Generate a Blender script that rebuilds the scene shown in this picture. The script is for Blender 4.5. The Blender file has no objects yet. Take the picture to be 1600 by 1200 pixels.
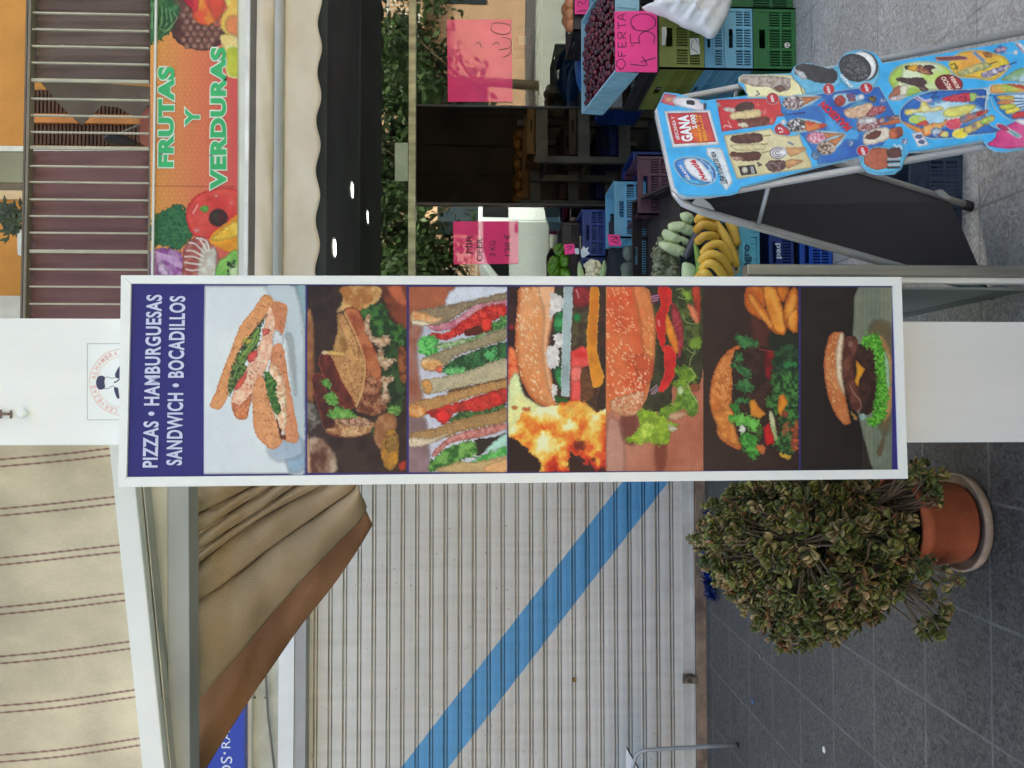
import bpy, bmesh, math, random
import numpy as np
from mathutils import Vector, Matrix
# ------------------------------------------------------------------ camera, sky, sun, exposure
S = bpy.context.scene
CAMZ = 1.5; FPX = 1256.0; YAW = math.radians(1.9); PITCH = math.radians(-2.5)
fw = Vector((math.sin(YAW)*math.cos(PITCH), math.cos(YAW)*math.cos(PITCH), math.sin(PITCH)))
rt = Vector((math.cos(YAW), -math.sin(YAW), 0)); up = rt.cross(fw); CAM = Vector((0, 0, CAMZ))
cd = bpy.data.cameras.new("Camera"); cam = bpy.data.objects.new("Camera", cd); S.collection.objects.link(cam)
cam.matrix_world = Matrix(((-up.x, rt.x, -fw.x, 0), (-up.y, rt.y, -fw.y, 0), (-up.z, rt.z, -fw.z, CAMZ), (0, 0, 0, 1)))
cd.sensor_fit = 'HORIZONTAL'; cd.sensor_width = 36; cd.lens = FPX/1600*36; cd.clip_start = .05; cd.clip_end = 500
S.camera = cam
SUN_EL = math.radians(52); SUN_AZ = math.radians(12)      # azimuth clockwise from +y
W = bpy.data.worlds.new("World"); S.world = W; W.use_nodes = True
_n = W.node_tree.nodes; _bg = _n["Background"]; _sk = _n.new("ShaderNodeTexSky"); _sk.sky_type = 'NISHITA'
_sk.sun_disc = False; _sk.sun_elevation = SUN_EL; _sk.sun_rotation = SUN_AZ; _sk.dust_density = 8; _sk.air_density = .75; _sk.ozone_density = .1
W.node_tree.links.new(_sk.outputs[0], _bg.inputs[0]); _bg.inputs[1].default_value = 0.15
sl = bpy.data.lights.new("Sun", 'SUN'); so = bpy.data.objects.new("Sun", sl); S.collection.objects.link(so)
sl.energy = 2.2; sl.angle = math.radians(1.5); sl.color = (1, 1, .94)
so.rotation_euler = (math.radians(90)-SUN_EL, 0, -SUN_AZ + math.pi)
_d = Vector((math.sin(SUN_AZ)*math.cos(SUN_EL), math.cos(SUN_AZ)*math.cos(SUN_EL), math.sin(SUN_EL)))
so.rotation_euler = _d.to_track_quat('Z', 'Y').to_euler()
S.view_settings.view_transform = 'Standard'; S.view_settings.look = 'None'; S.view_settings.gamma = 1
S.view_settings.exposure = 1.98
# ------------------------------------------------------------------ helpers
rnd = random.Random(7); NR = np.random.RandomState(3)
def ray(px, py): return fw - up*((px-800)/FPX) + rt*((600-py)/FPX)
def pt(px, py, Y):                       # the point of the upright plane y = Y
    d = ray(px, py); return CAM + d*(Y/d.y)
def cpt(px, py, d): return CAM + ray(px, py)*d
def gp(px, py, z=0):
    d = ray(px, py); return CAM + d*((z-CAMZ)/d.z)
def plane_y(Y): return (Vector((0, Y, 0)), Vector((0, 1, 0)))
def plane3(a, b, c):
    n = (b-a).cross(c-a).normalized()
    if n.dot(fw) < 0: n = -n
    return (a, n)
def hit(pl, px, py, off=0):              # off > 0 moves towards the viewer
    p, n = pl; d = ray(px, py); t = ((p-CAM).dot(n)-off)/d.dot(n); return CAM + d*t
CAST = (.94, 1.0, .94)                   # faint green cast of the photographed whites
def lin(c):
    return tuple(k*(x/255/12.92 if x/255 <= .04045 else ((x/255+.055)/1.055)**2.4) for x, k in zip(c, CAST))
def mat(name, rgb, rough=.6, var=.12, scale=6, bump=0, bscale=60, metal=0, spec=.5, stretch=(1, 1, 1), rgb2=None, emit=None):
    m = bpy.data.materials.new(name); m.use_nodes = True; nt = m.node_tree; N = nt.nodes; L = nt.links
    b = N["Principled BSDF"]; b.inputs['Roughness'].default_value = rough; b.inputs['Metallic'].default_value = metal
    b.inputs['Specular IOR Level'].default_value = spec
    tc = N.new("ShaderNodeTexCoord"); mp = N.new("ShaderNodeMapping"); mp.inputs['Scale'].default_value = stretch
    L.new(tc.outputs['Object'], mp.inputs[0])
    no = N.new("ShaderNodeTexNoise"); no.inputs['Scale'].default_value = scale; no.inputs['Detail'].default_value = 6
    L.new(mp.outputs[0], no.inputs[0]); cr = N.new("ShaderNodeValToRGB")
    c = lin(rgb); a = rgb2 and lin(rgb2) or tuple(x*(1-2.2*var) for x in c); d = rgb2 and c or tuple(min(1, x*(1+1.4*var)) for x in c)
    cr.color_ramp.elements[0].position = .3; cr.color_ramp.elements[1].position = .7
    cr.color_ramp.elements[0].color = (*a, 1); cr.color_ramp.elements[1].color = (*d, 1)
    L.new(no.outputs[0], cr.inputs[0]); L.new(cr.outputs[0], b.inputs['Base Color'])
    if bump:
        n2 = N.new("ShaderNodeTexNoise"); n2.inputs['Scale'].default_value = bscale; n2.inputs['Detail'].default_value = 4
        L.new(mp.outputs[0], n2.inputs[0]); bp = N.new("ShaderNodeBump"); bp.inputs['Strength'].default_value = bump
        bp.inputs['Distance'].default_value = .01; L.new(n2.outputs[0], bp.inputs['Height']); L.new(bp.outputs[0], b.inputs['Normal'])
    if emit: b.inputs['Emission Color'].default_value = (*lin(rgb), 1); b.inputs['Emission Strength'].default_value = emit
    return m
def vmat(name, rough=.5, spec=.5, bump=0, bscale=80, k=1.0, trans=0):
    m = bpy.data.materials.new(name); m.use_nodes = True; N = m.node_tree.nodes; L = m.node_tree.links
    b = N["Principled BSDF"]; b.inputs['Roughness'].default_value = rough; b.inputs['Specular IOR Level'].default_value = spec
    a = N.new("ShaderNodeAttribute"); a.attribute_name = "col"; L.new(a.outputs['Color'], b.inputs['Base Color'])
    if bump:
        n2 = N.new("ShaderNodeTexNoise"); n2.inputs['Scale'].default_value = bscale
        tc = N.new("ShaderNodeTexCoord"); L.new(tc.outputs['Object'], n2.inputs[0])
        bp = N.new("ShaderNodeBump"); bp.inputs['Strength'].default_value = bump; bp.inputs['Distance'].default_value = .01
        L.new(n2.outputs[0], bp.inputs['Height']); L.new(bp.outputs[0], b.inputs['Normal'])
    return m
def link(o, parent=None):
    S.collection.objects.link(o)
    if parent: o.parent = parent
    return o
def tag(o, label=None, cat=None, group=None, kind=None):
    if label: o['label'] = label
    if cat: o['category'] = cat
    if group: o['group'] = group
    if kind: o['kind'] = kind
    return o
def thing(name, label, cat, loc=(0, 0, 0), group=None):
    o = link(bpy.data.objects.new(name, None)); o.location = loc; o.empty_display_size = .1
    return tag(o, label, cat, group)
class MB:
    def __init__(s): s.v = []; s.f = []; s.c = []
    def add(s, vs, fs, col=None):
        o = len(s.v); s.v += [tuple(v) for v in vs]; s.f += [tuple(i+o for i in f) for f in fs]
        s.c += [col or (1, 1, 1)]*len(vs); return s
    def box(s, a, b, col=None):
        x0, x1 = sorted((a[0], b[0])); y0, y1 = sorted((a[1], b[1])); z0, z1 = sorted((a[2], b[2]))
        return s.add([(x0, y0, z0), (x1, y0, z0), (x1, y1, z0), (x0, y1, z0), (x0, y0, z1), (x1, y0, z1), (x1, y1, z1), (x0, y1, z1)],
              [(3, 2, 1, 0), (4, 5, 6, 7), (0, 1, 5, 4), (1, 2, 6, 5), (2, 3, 7, 6), (3, 0, 4, 7)], col)
    def prism(s, pts, d, col=None):      # closed polygon pushed by vector d
        n = len(pts); d = Vector(d); vs = [Vector(p) for p in pts]; vs += [p+d for p in vs]
        return s.add(vs, [tuple(range(n)), tuple(range(2*n-1, n-1, -1))]+[(i, i+n, (i+1) % n+n, (i+1) % n) for i in range(n)], col)
    def tube(s, pts, r, n=10, col=None, cap=True):
        pts = [Vector(p) for p in pts]; rs = r if isinstance(r, (list, tuple)) else [r]*len(pts); vs = []; fs = []; prev = None
        for i, p in enumerate(pts):
            t = (pts[min(i+1, len(pts)-1)]-pts[max(i-1, 0)]).normalized()
            if prev is None: a = t.orthogonal().normalized()
            else: a = (prev-t*prev.dot(t)).normalized()
            prev = a; b = t.cross(a)
            vs += [p+(a*math.cos(2*math.pi*k/n)+b*math.sin(2*math.pi*k/n))*rs[i] for k in range(n)]
        for i in range(len(pts)-1):
            fs += [(i*n+k, i*n+(k+1) % n, (i+1)*n+(k+1) % n, (i+1)*n+k) for k in range(n)]
        if cap: fs += [tuple(range(n-1, -1, -1)), tuple(range((len(pts)-1)*n, len(pts)*n))]
        return s.add(vs, fs, col)
    def lathe(s, prof, c, n=32, col=None):
        c = Vector(c); vs = []; fs = []
        for r, z in prof: vs += [c+Vector((r*math.cos(2*math.pi*k/n), r*math.sin(2*math.pi*k/n), z)) for k in range(n)]
        for i in range(len(prof)-1): fs += [(i*n+k, i*n+(k+1) % n, (i+1)*n+(k+1) % n, (i+1)*n+k) for k in range(n)]
        return s.add(vs, fs, col)
    def blob(s, c, R, n=12, m=8, col=None, rot=None, f=None):
        c = Vector(c); vs = []; fs = []
        for j in range(m+1):
            th = math.pi*j/m
            for k in range(n):
                ph = 2*math.pi*k/n; d = Vector((math.sin(th)*math.cos(ph), math.sin(th)*math.sin(ph), math.cos(th)))
                q = f(d) if f else 1
                p = Vector((d.x*R[0], d.y*R[1], d.z*R[2]))*q
                vs.append(c+(rot @ p if rot else p))
        for j in range(m): fs += [(j*n+k, (j+1)*n+k, (j+1)*n+(k+1) % n, j*n+(k+1) % n) for k in range(n)]
        return s.add(vs, fs, col)
    def build(s, name, m, parent=None, smooth=False, bevel=0, vcol=False):
        me = bpy.data.meshes.new(name); me.from_pydata(s.v, [], s.f); me.update()
        if vcol:
            at = me.color_attributes.new("col", 'FLOAT_COLOR', 'POINT')
            at.data.foreach_set('color', np.concatenate([np.array([lin(c) for c in s.c]), np.ones((len(s.c), 1))], 1).ravel())
        bm = bmesh.new(); bm.from_mesh(me)
        if not vcol: bmesh.ops.remove_doubles(bm, verts=bm.verts, dist=1e-6)
        bmesh.ops.recalc_face_normals(bm, faces=bm.faces); bm.to_mesh(me); bm.free()
        if smooth:
            me.polygons.foreach_set('use_smooth', [True]*len(me.polygons))
        me.materials.append(m); o = bpy.data.objects.new(name, me); link(o, None)
        if parent:
            o.parent = parent; bpy.context.view_layer.update() if 0 else None
            o.matrix_parent_inverse = Matrix.Translation(-parent.location)
        if bevel:
            b = o.modifiers.new("b", 'BEVEL'); b.width = bevel; b.segments = 2; b.limit_method = 'ANGLE'
        return o
def slab(name, corners, Y, th, m, parent=None, bevel=0):      # outline seen in the photo at plane y=Y, real thickness th behind it
    mb = MB(); mb.prism([pt(a, b, Y) for a, b in corners], (0, th, 0)); return mb.build(name, m, parent, bevel=bevel)
def rect(x0, y0, x1, y1): return [(x0, y0), (x1, y0), (x1, y1), (x0, y1)]
def smooth_poly(pts, k=6, closed=True):
    P = np.array(pts, float); n = len(P); out = []
    rng = range(n) if closed else range(n-1)
    for i in rng:
        if closed: p0, p1, p2, p3 = P[i-1], P[i], P[(i+1) % n], P[(i+2) % n]
        else: p0, p1, p2, p3 = P[max(i-1, 0)], P[i], P[i+1], P[min(i+2, n-1)]
        for j in range(k):
            t = j/k; out.append(.5*((2*p1)+(-p0+p2)*t+(2*p0-5*p1+4*p2-p3)*t*t+(-p0+3*p1-3*p2+p3)*t**3))
    if not closed: out.append(P[-1])
    return np.array(out)
def inflate(name, outline, pl, tf, tb, m, parent=None, nz=0, nf=8, rings=9, k=5, sm=True, off=0, power=.5):
    """solid puffed body: outline is star shaped about its centre, tf/tb real thickness to front/back"""
    o = smooth_poly(outline, k) if k > 1 else np.array(outline, float); c = o.mean(0); n = len(o); vs = []; nrm = pl[1]
    lev = [i/rings for i in range(rings+1)]
    def P(r, T, sgn):
        for q in o:
            p = c+(q-c)*r; w = hit(pl, p[0], p[1], off); h = T*(max(0, 1-r*r))**power
            if nz: h += nz*T*(1-r**4)*(math.sin(p[0]/nf*1.7+p[1]/nf)+math.sin(p[1]/nf*1.3-p[0]/nf*.6+2)+.7*math.sin(p[0]/nf*3.1+p[1]/nf*2.3))
            vs.append(w-nrm*h*sgn)
    for r in lev: P(r, tf, 1)
    for r in reversed(lev[:-1]): P(r, tb, -1)
    L = len(vs)//n; fs = []
    for i in range(L-1): fs += [(i*n+j, i*n+(j+1) % n, (i+1)*n+(j+1) % n, (i+1)*n+j) for j in range(n)]
    mb = MB(); mb.add(vs, fs); return mb.build(name, m, parent, smooth=sm)
_txt = {}
def text_mesh(t, off=0):
    k = (t, round(off, 4))
    if k not in _txt:
        c = bpy.data.curves.new("t", 'FONT'); c.body = t; c.size = 1; c.offset = off; c.space_character = 1.09 if off >= .028 else 1.0; c.resolution_u = 4
        o = bpy.data.objects.new("t", c); S.collection.objects.link(o); bpy.context.view_layer.update()
        dg = bpy.context.evaluated_depsgraph_get(); me = o.evaluated_get(dg).to_mesh()
        v = np.array([x.co[:2] for x in me.vertices]); f = [tuple(p.vertices) for p in me.polygons]
        o.evaluated_get(dg).to_mesh_clear(); bpy.data.objects.remove(o); bpy.data.curves.remove(c); _txt[k] = (v, f)
    return _txt[k]
def letters(mb, t, quad, pl, off=.0015, bold=0, ref=None, col=None, curve=None):
    """quad: pixel corners of the writing: baseline start, baseline end, top end, top start"""
    v, f = text_mesh(t, bold); r = text_mesh(t, ref)[0] if ref is not None else v
    a, b = r.min(0), r.max(0); uv = (v-a)/(b-a); q = np.array(quad, float)
    if curve: uv[:, 1] += curve*(uv[:, 0]-.5)**2*4
    P = (q[0]*(1-uv[:, :1])+q[1]*uv[:, :1])*(1-uv[:, 1:])+(q[3]*(1-uv[:, :1])+q[2]*uv[:, :1])*uv[:, 1:]
    mb.add([hit(pl, p[0], p[1], off) for p in P], f, col); return mb
def stroke(mb, pts, w, pl, off=.0015, col=None, k=5):
    o = smooth_poly(pts, k, False); vs = []; n = len(o)
    for i in range(n):
        t = o[min(i+1, n-1)]-o[max(i-1, 0)]; t = t/(np.hypot(*t)+1e-9); q = np.array((-t[1], t[0]))*w/2
        for s_ in (q, -q): vs.append(hit(pl, o[i][0]+s_[0], o[i][1]+s_[1], off))
    mb.add(vs, [(2*i, 2*i+1, 2*i+3, 2*i+2) for i in range(n-1)], col); return mb
# ------------------------------------------------------------------ printed artwork: a raster of point colours on a real flat sheet
_tab = np.random.RandomState(11).rand(64, 64)
def vn(x, y):
    xi = np.floor(x).astype(int); yi = np.floor(y).astype(int); fx = x-xi; fy = y-yi
    fx = fx*fx*(3-2*fx); fy = fy*fy*(3-2*fy); a = _tab[xi % 64, yi % 64]; b = _tab[(xi+1) % 64, yi % 64]
    c = _tab[xi % 64, (yi+1) % 64]; d = _tab[(xi+1) % 64, (yi+1) % 64]
    return (a*(1-fx)+b*fx)*(1-fy)+(c*(1-fx)+d*fx)*fy
def fbm(x, y, o=3):
    s = 0; a = .5
    for i in range(o): s = s+a*vn(x*2**i+17*i, y*2**i+31*i); a /= 2
    return s/(1-.5**o)
class Art:
    def __init__(s, x0, y0, x1, y1, step, bg):
        s.x0, s.y0, s.st = x0, y0, step; s.nx = int((x1-x0)/step)+1; s.ny = int((y1-y0)/step)+1
        s.X, s.Y = np.meshgrid(x0+np.arange(s.nx)*step, y0+np.arange(s.ny)*step, indexing='ij')
        s.C = np.ones((s.nx, s.ny, 3))*np.array(bg, float); s.T = (0, 0, 1); s.q = 0; s.clip = None
    def zoom(s, ox, oy, k): s.T = (ox, oy, k)
    def tr(s, pts): return [(s.T[0]+a/s.T[2], s.T[1]+b/s.T[2]) for a, b in pts]
    def win(s, a, b, c, d):
        if s.clip: a = max(a, s.clip[0]); b = max(b, s.clip[1]); c = min(c, s.clip[2]); d = min(d, s.clip[3])
        i0 = max(0, int((a-s.x0)/s.st)); j0 = max(0, int((b-s.y0)/s.st)); i1 = min(s.nx, int((c-s.x0)/s.st)+2); j1 = min(s.ny, int((d-s.y0)/s.st)+2)
        return slice(i0, max(i0, i1)), slice(j0, max(j0, j1))
    def poly(s, pts, c, c2=None, f=.12, amt=1, thr=.5, wob=.85, wf=.33, soft=.65, sm=3, edge=None, ew=5, sh=.1, hi=0, al=1, asp=1):
        P = np.array(s.tr(pts)); P = smooth_poly(P, sm) if sm > 1 else P; s.q += 13.7
        m = wob+soft+1; w = s.win(P[:, 0].min()-m, P[:, 1].min()-m, P[:, 0].max()+m, P[:, 1].max()+m)
        X = s.X[w]; Y = s.Y[w]
        if X.size == 0: return
        Xw = X+(fbm(X*wf+s.q, Y*wf)-.5)*4*wob; Yw = Y+(fbm(X*wf, Y*wf+s.q+9)-.5)*4*wob
        D = np.full(X.shape, 1e9); ins = np.zeros(X.shape, bool); n = len(P)
        for i in range(n):
            a = P[i]; b = P[(i+1) % n]; e = b-a; L = e@e+1e-12
            t = np.clip(((Xw-a[0])*e[0]+(Yw-a[1])*e[1])/L, 0, 1); dx = Xw-a[0]-t*e[0]; dy = Yw-a[1]-t*e[1]
            D = np.minimum(D, dx*dx+dy*dy)
            if (a[1] != b[1]): ins ^= ((a[1] > Yw) != (b[1] > Yw)) & (Xw < (b[0]-a[0])*(Yw-a[1])/(b[1]-a[1])+a[0])
        D = np.sqrt(D)*np.where(ins, 1, -1); s.paint(w, X, Y, D, c, c2, f, amt, thr, soft, edge, ew, sh, hi, al, asp)
    def paint(s, w, X, Y, D, c, c2, f, amt, thr, soft, edge, ew, sh, hi, al, asp=1):
        M = np.clip(D/soft+.5, 0, 1)[..., None]*al; col = np.ones(X.shape+(3,))*np.array(c, float)
        if c2 is not None:
            k = np.clip((fbm(X*f+s.q, Y*f*asp-s.q)-thr)*3*amt+.5*amt, 0, 1)[..., None]*min(1, amt); col = col*(1-k)+np.array(c2, float)*k
        if edge is not None:
            k = np.clip(1-D/ew, 0, 1)[..., None]**1.3; col = col*(1-k)+np.array(edge, float)*k
        elif al == 1: k = (np.clip(1-D/3.5, 0, 1)*.24)[..., None]; col = col*(1-k)
        if sh: col = col*(1+sh*1.3*(fbm(X*.5+s.q*2, Y*.5)-.5)+(.14 if sh > .03 else .03)*(fbm(X*.09+s.q, Y*.09+5)-.5))[..., None]
        s.C[w] = s.C[w]*(1-M)+np.clip(col, 0, 255)*M
    def ell(s, cx, cy, rx, ry, c, ang=0, **k):
        a = math.radians(ang); n = 14
        s.poly([(cx+rx*math.cos(2*math.pi*i/n)*math.cos(a)-ry*math.sin(2*math.pi*i/n)*math.sin(a),
                 cy+rx*math.cos(2*math.pi*i/n)*math.sin(a)+ry*math.sin(2*math.pi*i/n)*math.cos(a)) for i in range(n)], c, **{**dict(sm=2, wob=.5), **k})
    def line(s, pts, wd, c, al=1, wob=0, soft=.8):
        P = smooth_poly(s.tr(pts), 4, False); m = wd+2; w = s.win(P[:, 0].min()-m, P[:, 1].min()-m, P[:, 0].max()+m, P[:, 1].max()+m)
        X = s.X[w]; Y = s.Y[w]
        if X.size == 0: return
        s.q += 3.1
        D = np.full(X.shape, 1e9)
        for i in range(len(P)-1):
            a = P[i]; e = P[i+1]-a; L = e@e+1e-12; t = np.clip(((X-a[0])*e[0]+(Y-a[1])*e[1])/L, 0, 1)
            D = np.minimum(D, (X-a[0]-t*e[0])**2+(Y-a[1]-t*e[1])**2)
        s.paint(w, X, Y, wd/2-np.sqrt(D), c, None, 1, 1, .5, soft, None, 1, .05, 0, al)
    def fire(s, pts, soft=2.5, f=.045):
        P = smooth_poly(s.tr(pts), 3); w = s.win(P[:, 0].min()-6, P[:, 1].min()-6, P[:, 0].max()+6, P[:, 1].max()+6); X = s.X[w]; Y = s.Y[w]
        Xw = X+(fbm(X*.12, Y*.12)-.5)*14; Yw = Y+(fbm(X*.12+9, Y*.12+4)-.5)*14; D = np.full(X.shape, 1e9); ins = in_poly(Xw, Yw, P)
        for i in range(len(P)):
            a = P[i]; e = P[(i+1) % len(P)]-a; t = np.clip(((Xw-a[0])*e[0]+(Yw-a[1])*e[1])/(e@e+1e-9), 0, 1); D = np.minimum(D, np.hypot(Xw-a[0]-t*e[0], Yw-a[1]-t*e[1]))
        M = np.clip(np.where(ins, D, -D)/soft+.5, 0, 1)[..., None]; cx, cy = P.mean(0)
        v = fbm(Xw*f+3, Yw*f*.8+7, 4)*1.5-.28+.25*np.clip(D/22, 0, 1)*ins-.004*(Y-cy)-.002*(X-cx)
        R_ = np.array([(60, 14, 16), (186, 36, 26), (226, 70, 30), (240, 120, 42), (248, 180, 66), (252, 226, 130), (246, 244, 196)], float); k = np.linspace(0, 1, 7)
        s.C[w] = s.C[w]*(1-M)+np.stack([np.interp(v, k, R_[:, c]) for c in range(3)], -1)*M
    def spots(s, n, reg, c, l=2.2, wd=1.1, ang=None, seed=1, al=.9, dens=None, jit=25):
        r = np.random.RandomState(seed); P = np.array(s.tr(reg)); a, b = P.min(0), P.max(0); k = 0; tries = 0
        while k < n and tries < n*30:
            tries += 1; q = a+(b-a)*r.rand(2); ins = False
            for i in range(len(P)):
                u, v = P[i], P[(i+1) % len(P)]
                if (u[1] > q[1]) != (v[1] > q[1]) and q[0] < (v[0]-u[0])*(q[1]-u[1])/(v[1]-u[1])+u[0]: ins = not ins
            if not ins: continue
            k += 1; t = math.radians((ang if ang is not None else r.rand()*180)+r.randn()*jit); L = l*(.6+.7*r.rand())
            w = s.win(q[0]-l-1, q[1]-l-1, q[0]+l+1, q[1]+l+1); X = s.X[w]-q[0]; Y = s.Y[w]-q[1]
            if X.size == 0: continue
            U = X*math.cos(t)+Y*math.sin(t); V = -X*math.sin(t)+Y*math.cos(t)
            M = (np.clip(1.35-np.sqrt((U/L)**2+(V/(wd*(.7+.5*r.rand())))**2), 0, 1)*1.6).clip(0, 1)[..., None]*al*(.6+.4*r.rand())
            s.C[w] = s.C[w]*(1-M)+np.array(c, float)*M
    def mesh(s, name, pl, m, parent, mask=None, off=0, k=1.0, grain=2.2):
        B = s.C.copy(); B[1:-1, 1:-1] = .8*s.C[1:-1, 1:-1]+.05*(s.C[:-2, 1:-1]+s.C[2:, 1:-1]+s.C[1:-1, :-2]+s.C[1:-1, 2:])
        C = B/255*(1+grain/255*NR.randn(*s.X.shape))[..., None]; C = np.clip(C, 0, 1)
        C = np.where(C <= .04045, C/12.92, ((C+.055)/1.055)**2.4)*k*np.array(CAST)
        F = np.array(fw); U = np.array(up); R = np.array(rt); p = np.array(pl[0]); n = np.array(pl[1])
        d = F-U*((s.X[..., None]-800)/FPX)+R*((600-s.Y[..., None])/FPX); t = (((p-np.array(CAM))@n)-off)/(d@n)
        V = np.array(CAM)+d*t[..., None]; idx = np.arange(s.nx*s.ny).reshape(s.nx, s.ny)
        q = np.stack([idx[:-1, :-1], idx[1:, :-1], idx[1:, 1:], idx[:-1, 1:]], -1).reshape(-1, 4)
        if mask is not None:
            mk = mask.reshape(-1); q = q[mk[q].all(1)]
            used = np.unique(q); rm = np.full(mk.size, -1); rm[used] = np.arange(used.size); q = rm[q]; V = V.reshape(-1, 3)[used]; C = C.reshape(-1, 3)[used]
        V = V.reshape(-1, 3); C = C.reshape(-1, 3); me = bpy.data.meshes.new(name); me.vertices.add(len(V)); me.vertices.foreach_set('co', V.ravel())
        me.loops.add(q.size); me.loops.foreach_set('vertex_index', q.ravel().astype(np.int32)); me.polygons.add(len(q))
        me.polygons.foreach_set('loop_start', np.arange(len(q), dtype=np.int32)*4); me.polygons.foreach_set('loop_total', np.full(len(q), 4, np.int32))
        me.update(calc_edges=True); at = me.color_attributes.new("col", 'FLOAT_COLOR', 'POINT')
        at.data.foreach_set('color', np.concatenate([C, np.ones((len(C), 1))], 1).ravel().astype(np.float32)); me.materials.append(m)
        o = bpy.data.objects.new(name, me); link(o); o.parent = parent; o.matrix_parent_inverse = Matrix.Translation(-parent.location); return o
def in_poly(X, Y, P):
    P = np.array(P); ins = np.zeros(X.shape, bool)
    for i in range(len(P)):
        a = P[i]; b = P[(i+1) % len(P)]
        if a[1] != b[1]: ins ^= ((a[1] > Y) != (b[1] > Y)) & (X < (b[0]-a[0])*(Y-a[1])/(b[1]-a[1])+a[0])
    return ins
# ------------------------------------------------------------------ materials
WHITE = mat("white_paint", (238, 240, 237), .45, .035, 2.2, .12, 18, stretch=(2.5, 2.5, .5))
WHITE2 = mat("white_aluminium", (240, 243, 240), .35, .02, 5)
CREAM = mat("cream_render", (205, 203, 190), .8, .1, 5, .2, 40)
GREYW = mat("grey_white_beam", (172, 176, 172), .7, .08, 4, .15, 50)
CONC = mat("pale_concrete", (205, 205, 192), .85, .08, 8, .3, 40)
ORANGE = mat("orange_render", (214, 150, 70), .85, .08, 3, .3, 60)
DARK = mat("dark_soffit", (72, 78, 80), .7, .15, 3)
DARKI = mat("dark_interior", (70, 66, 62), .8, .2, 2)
STEEL = mat("brushed_steel", (170, 166, 158), .32, .1, 3, .1, 200, metal=.85, stretch=(20, 20, 1))
ALU = mat("grey_tube", (176, 179, 184), .35, .05, 6, metal=.25)
ALUD = mat("grey_bar", (150, 145, 135), .5, .1, 6)
BLACK = mat("black_rubber", (22, 22, 24), .6, .1)
INK = mat("black_ink", (30, 25, 35), .6, .02)
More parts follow.
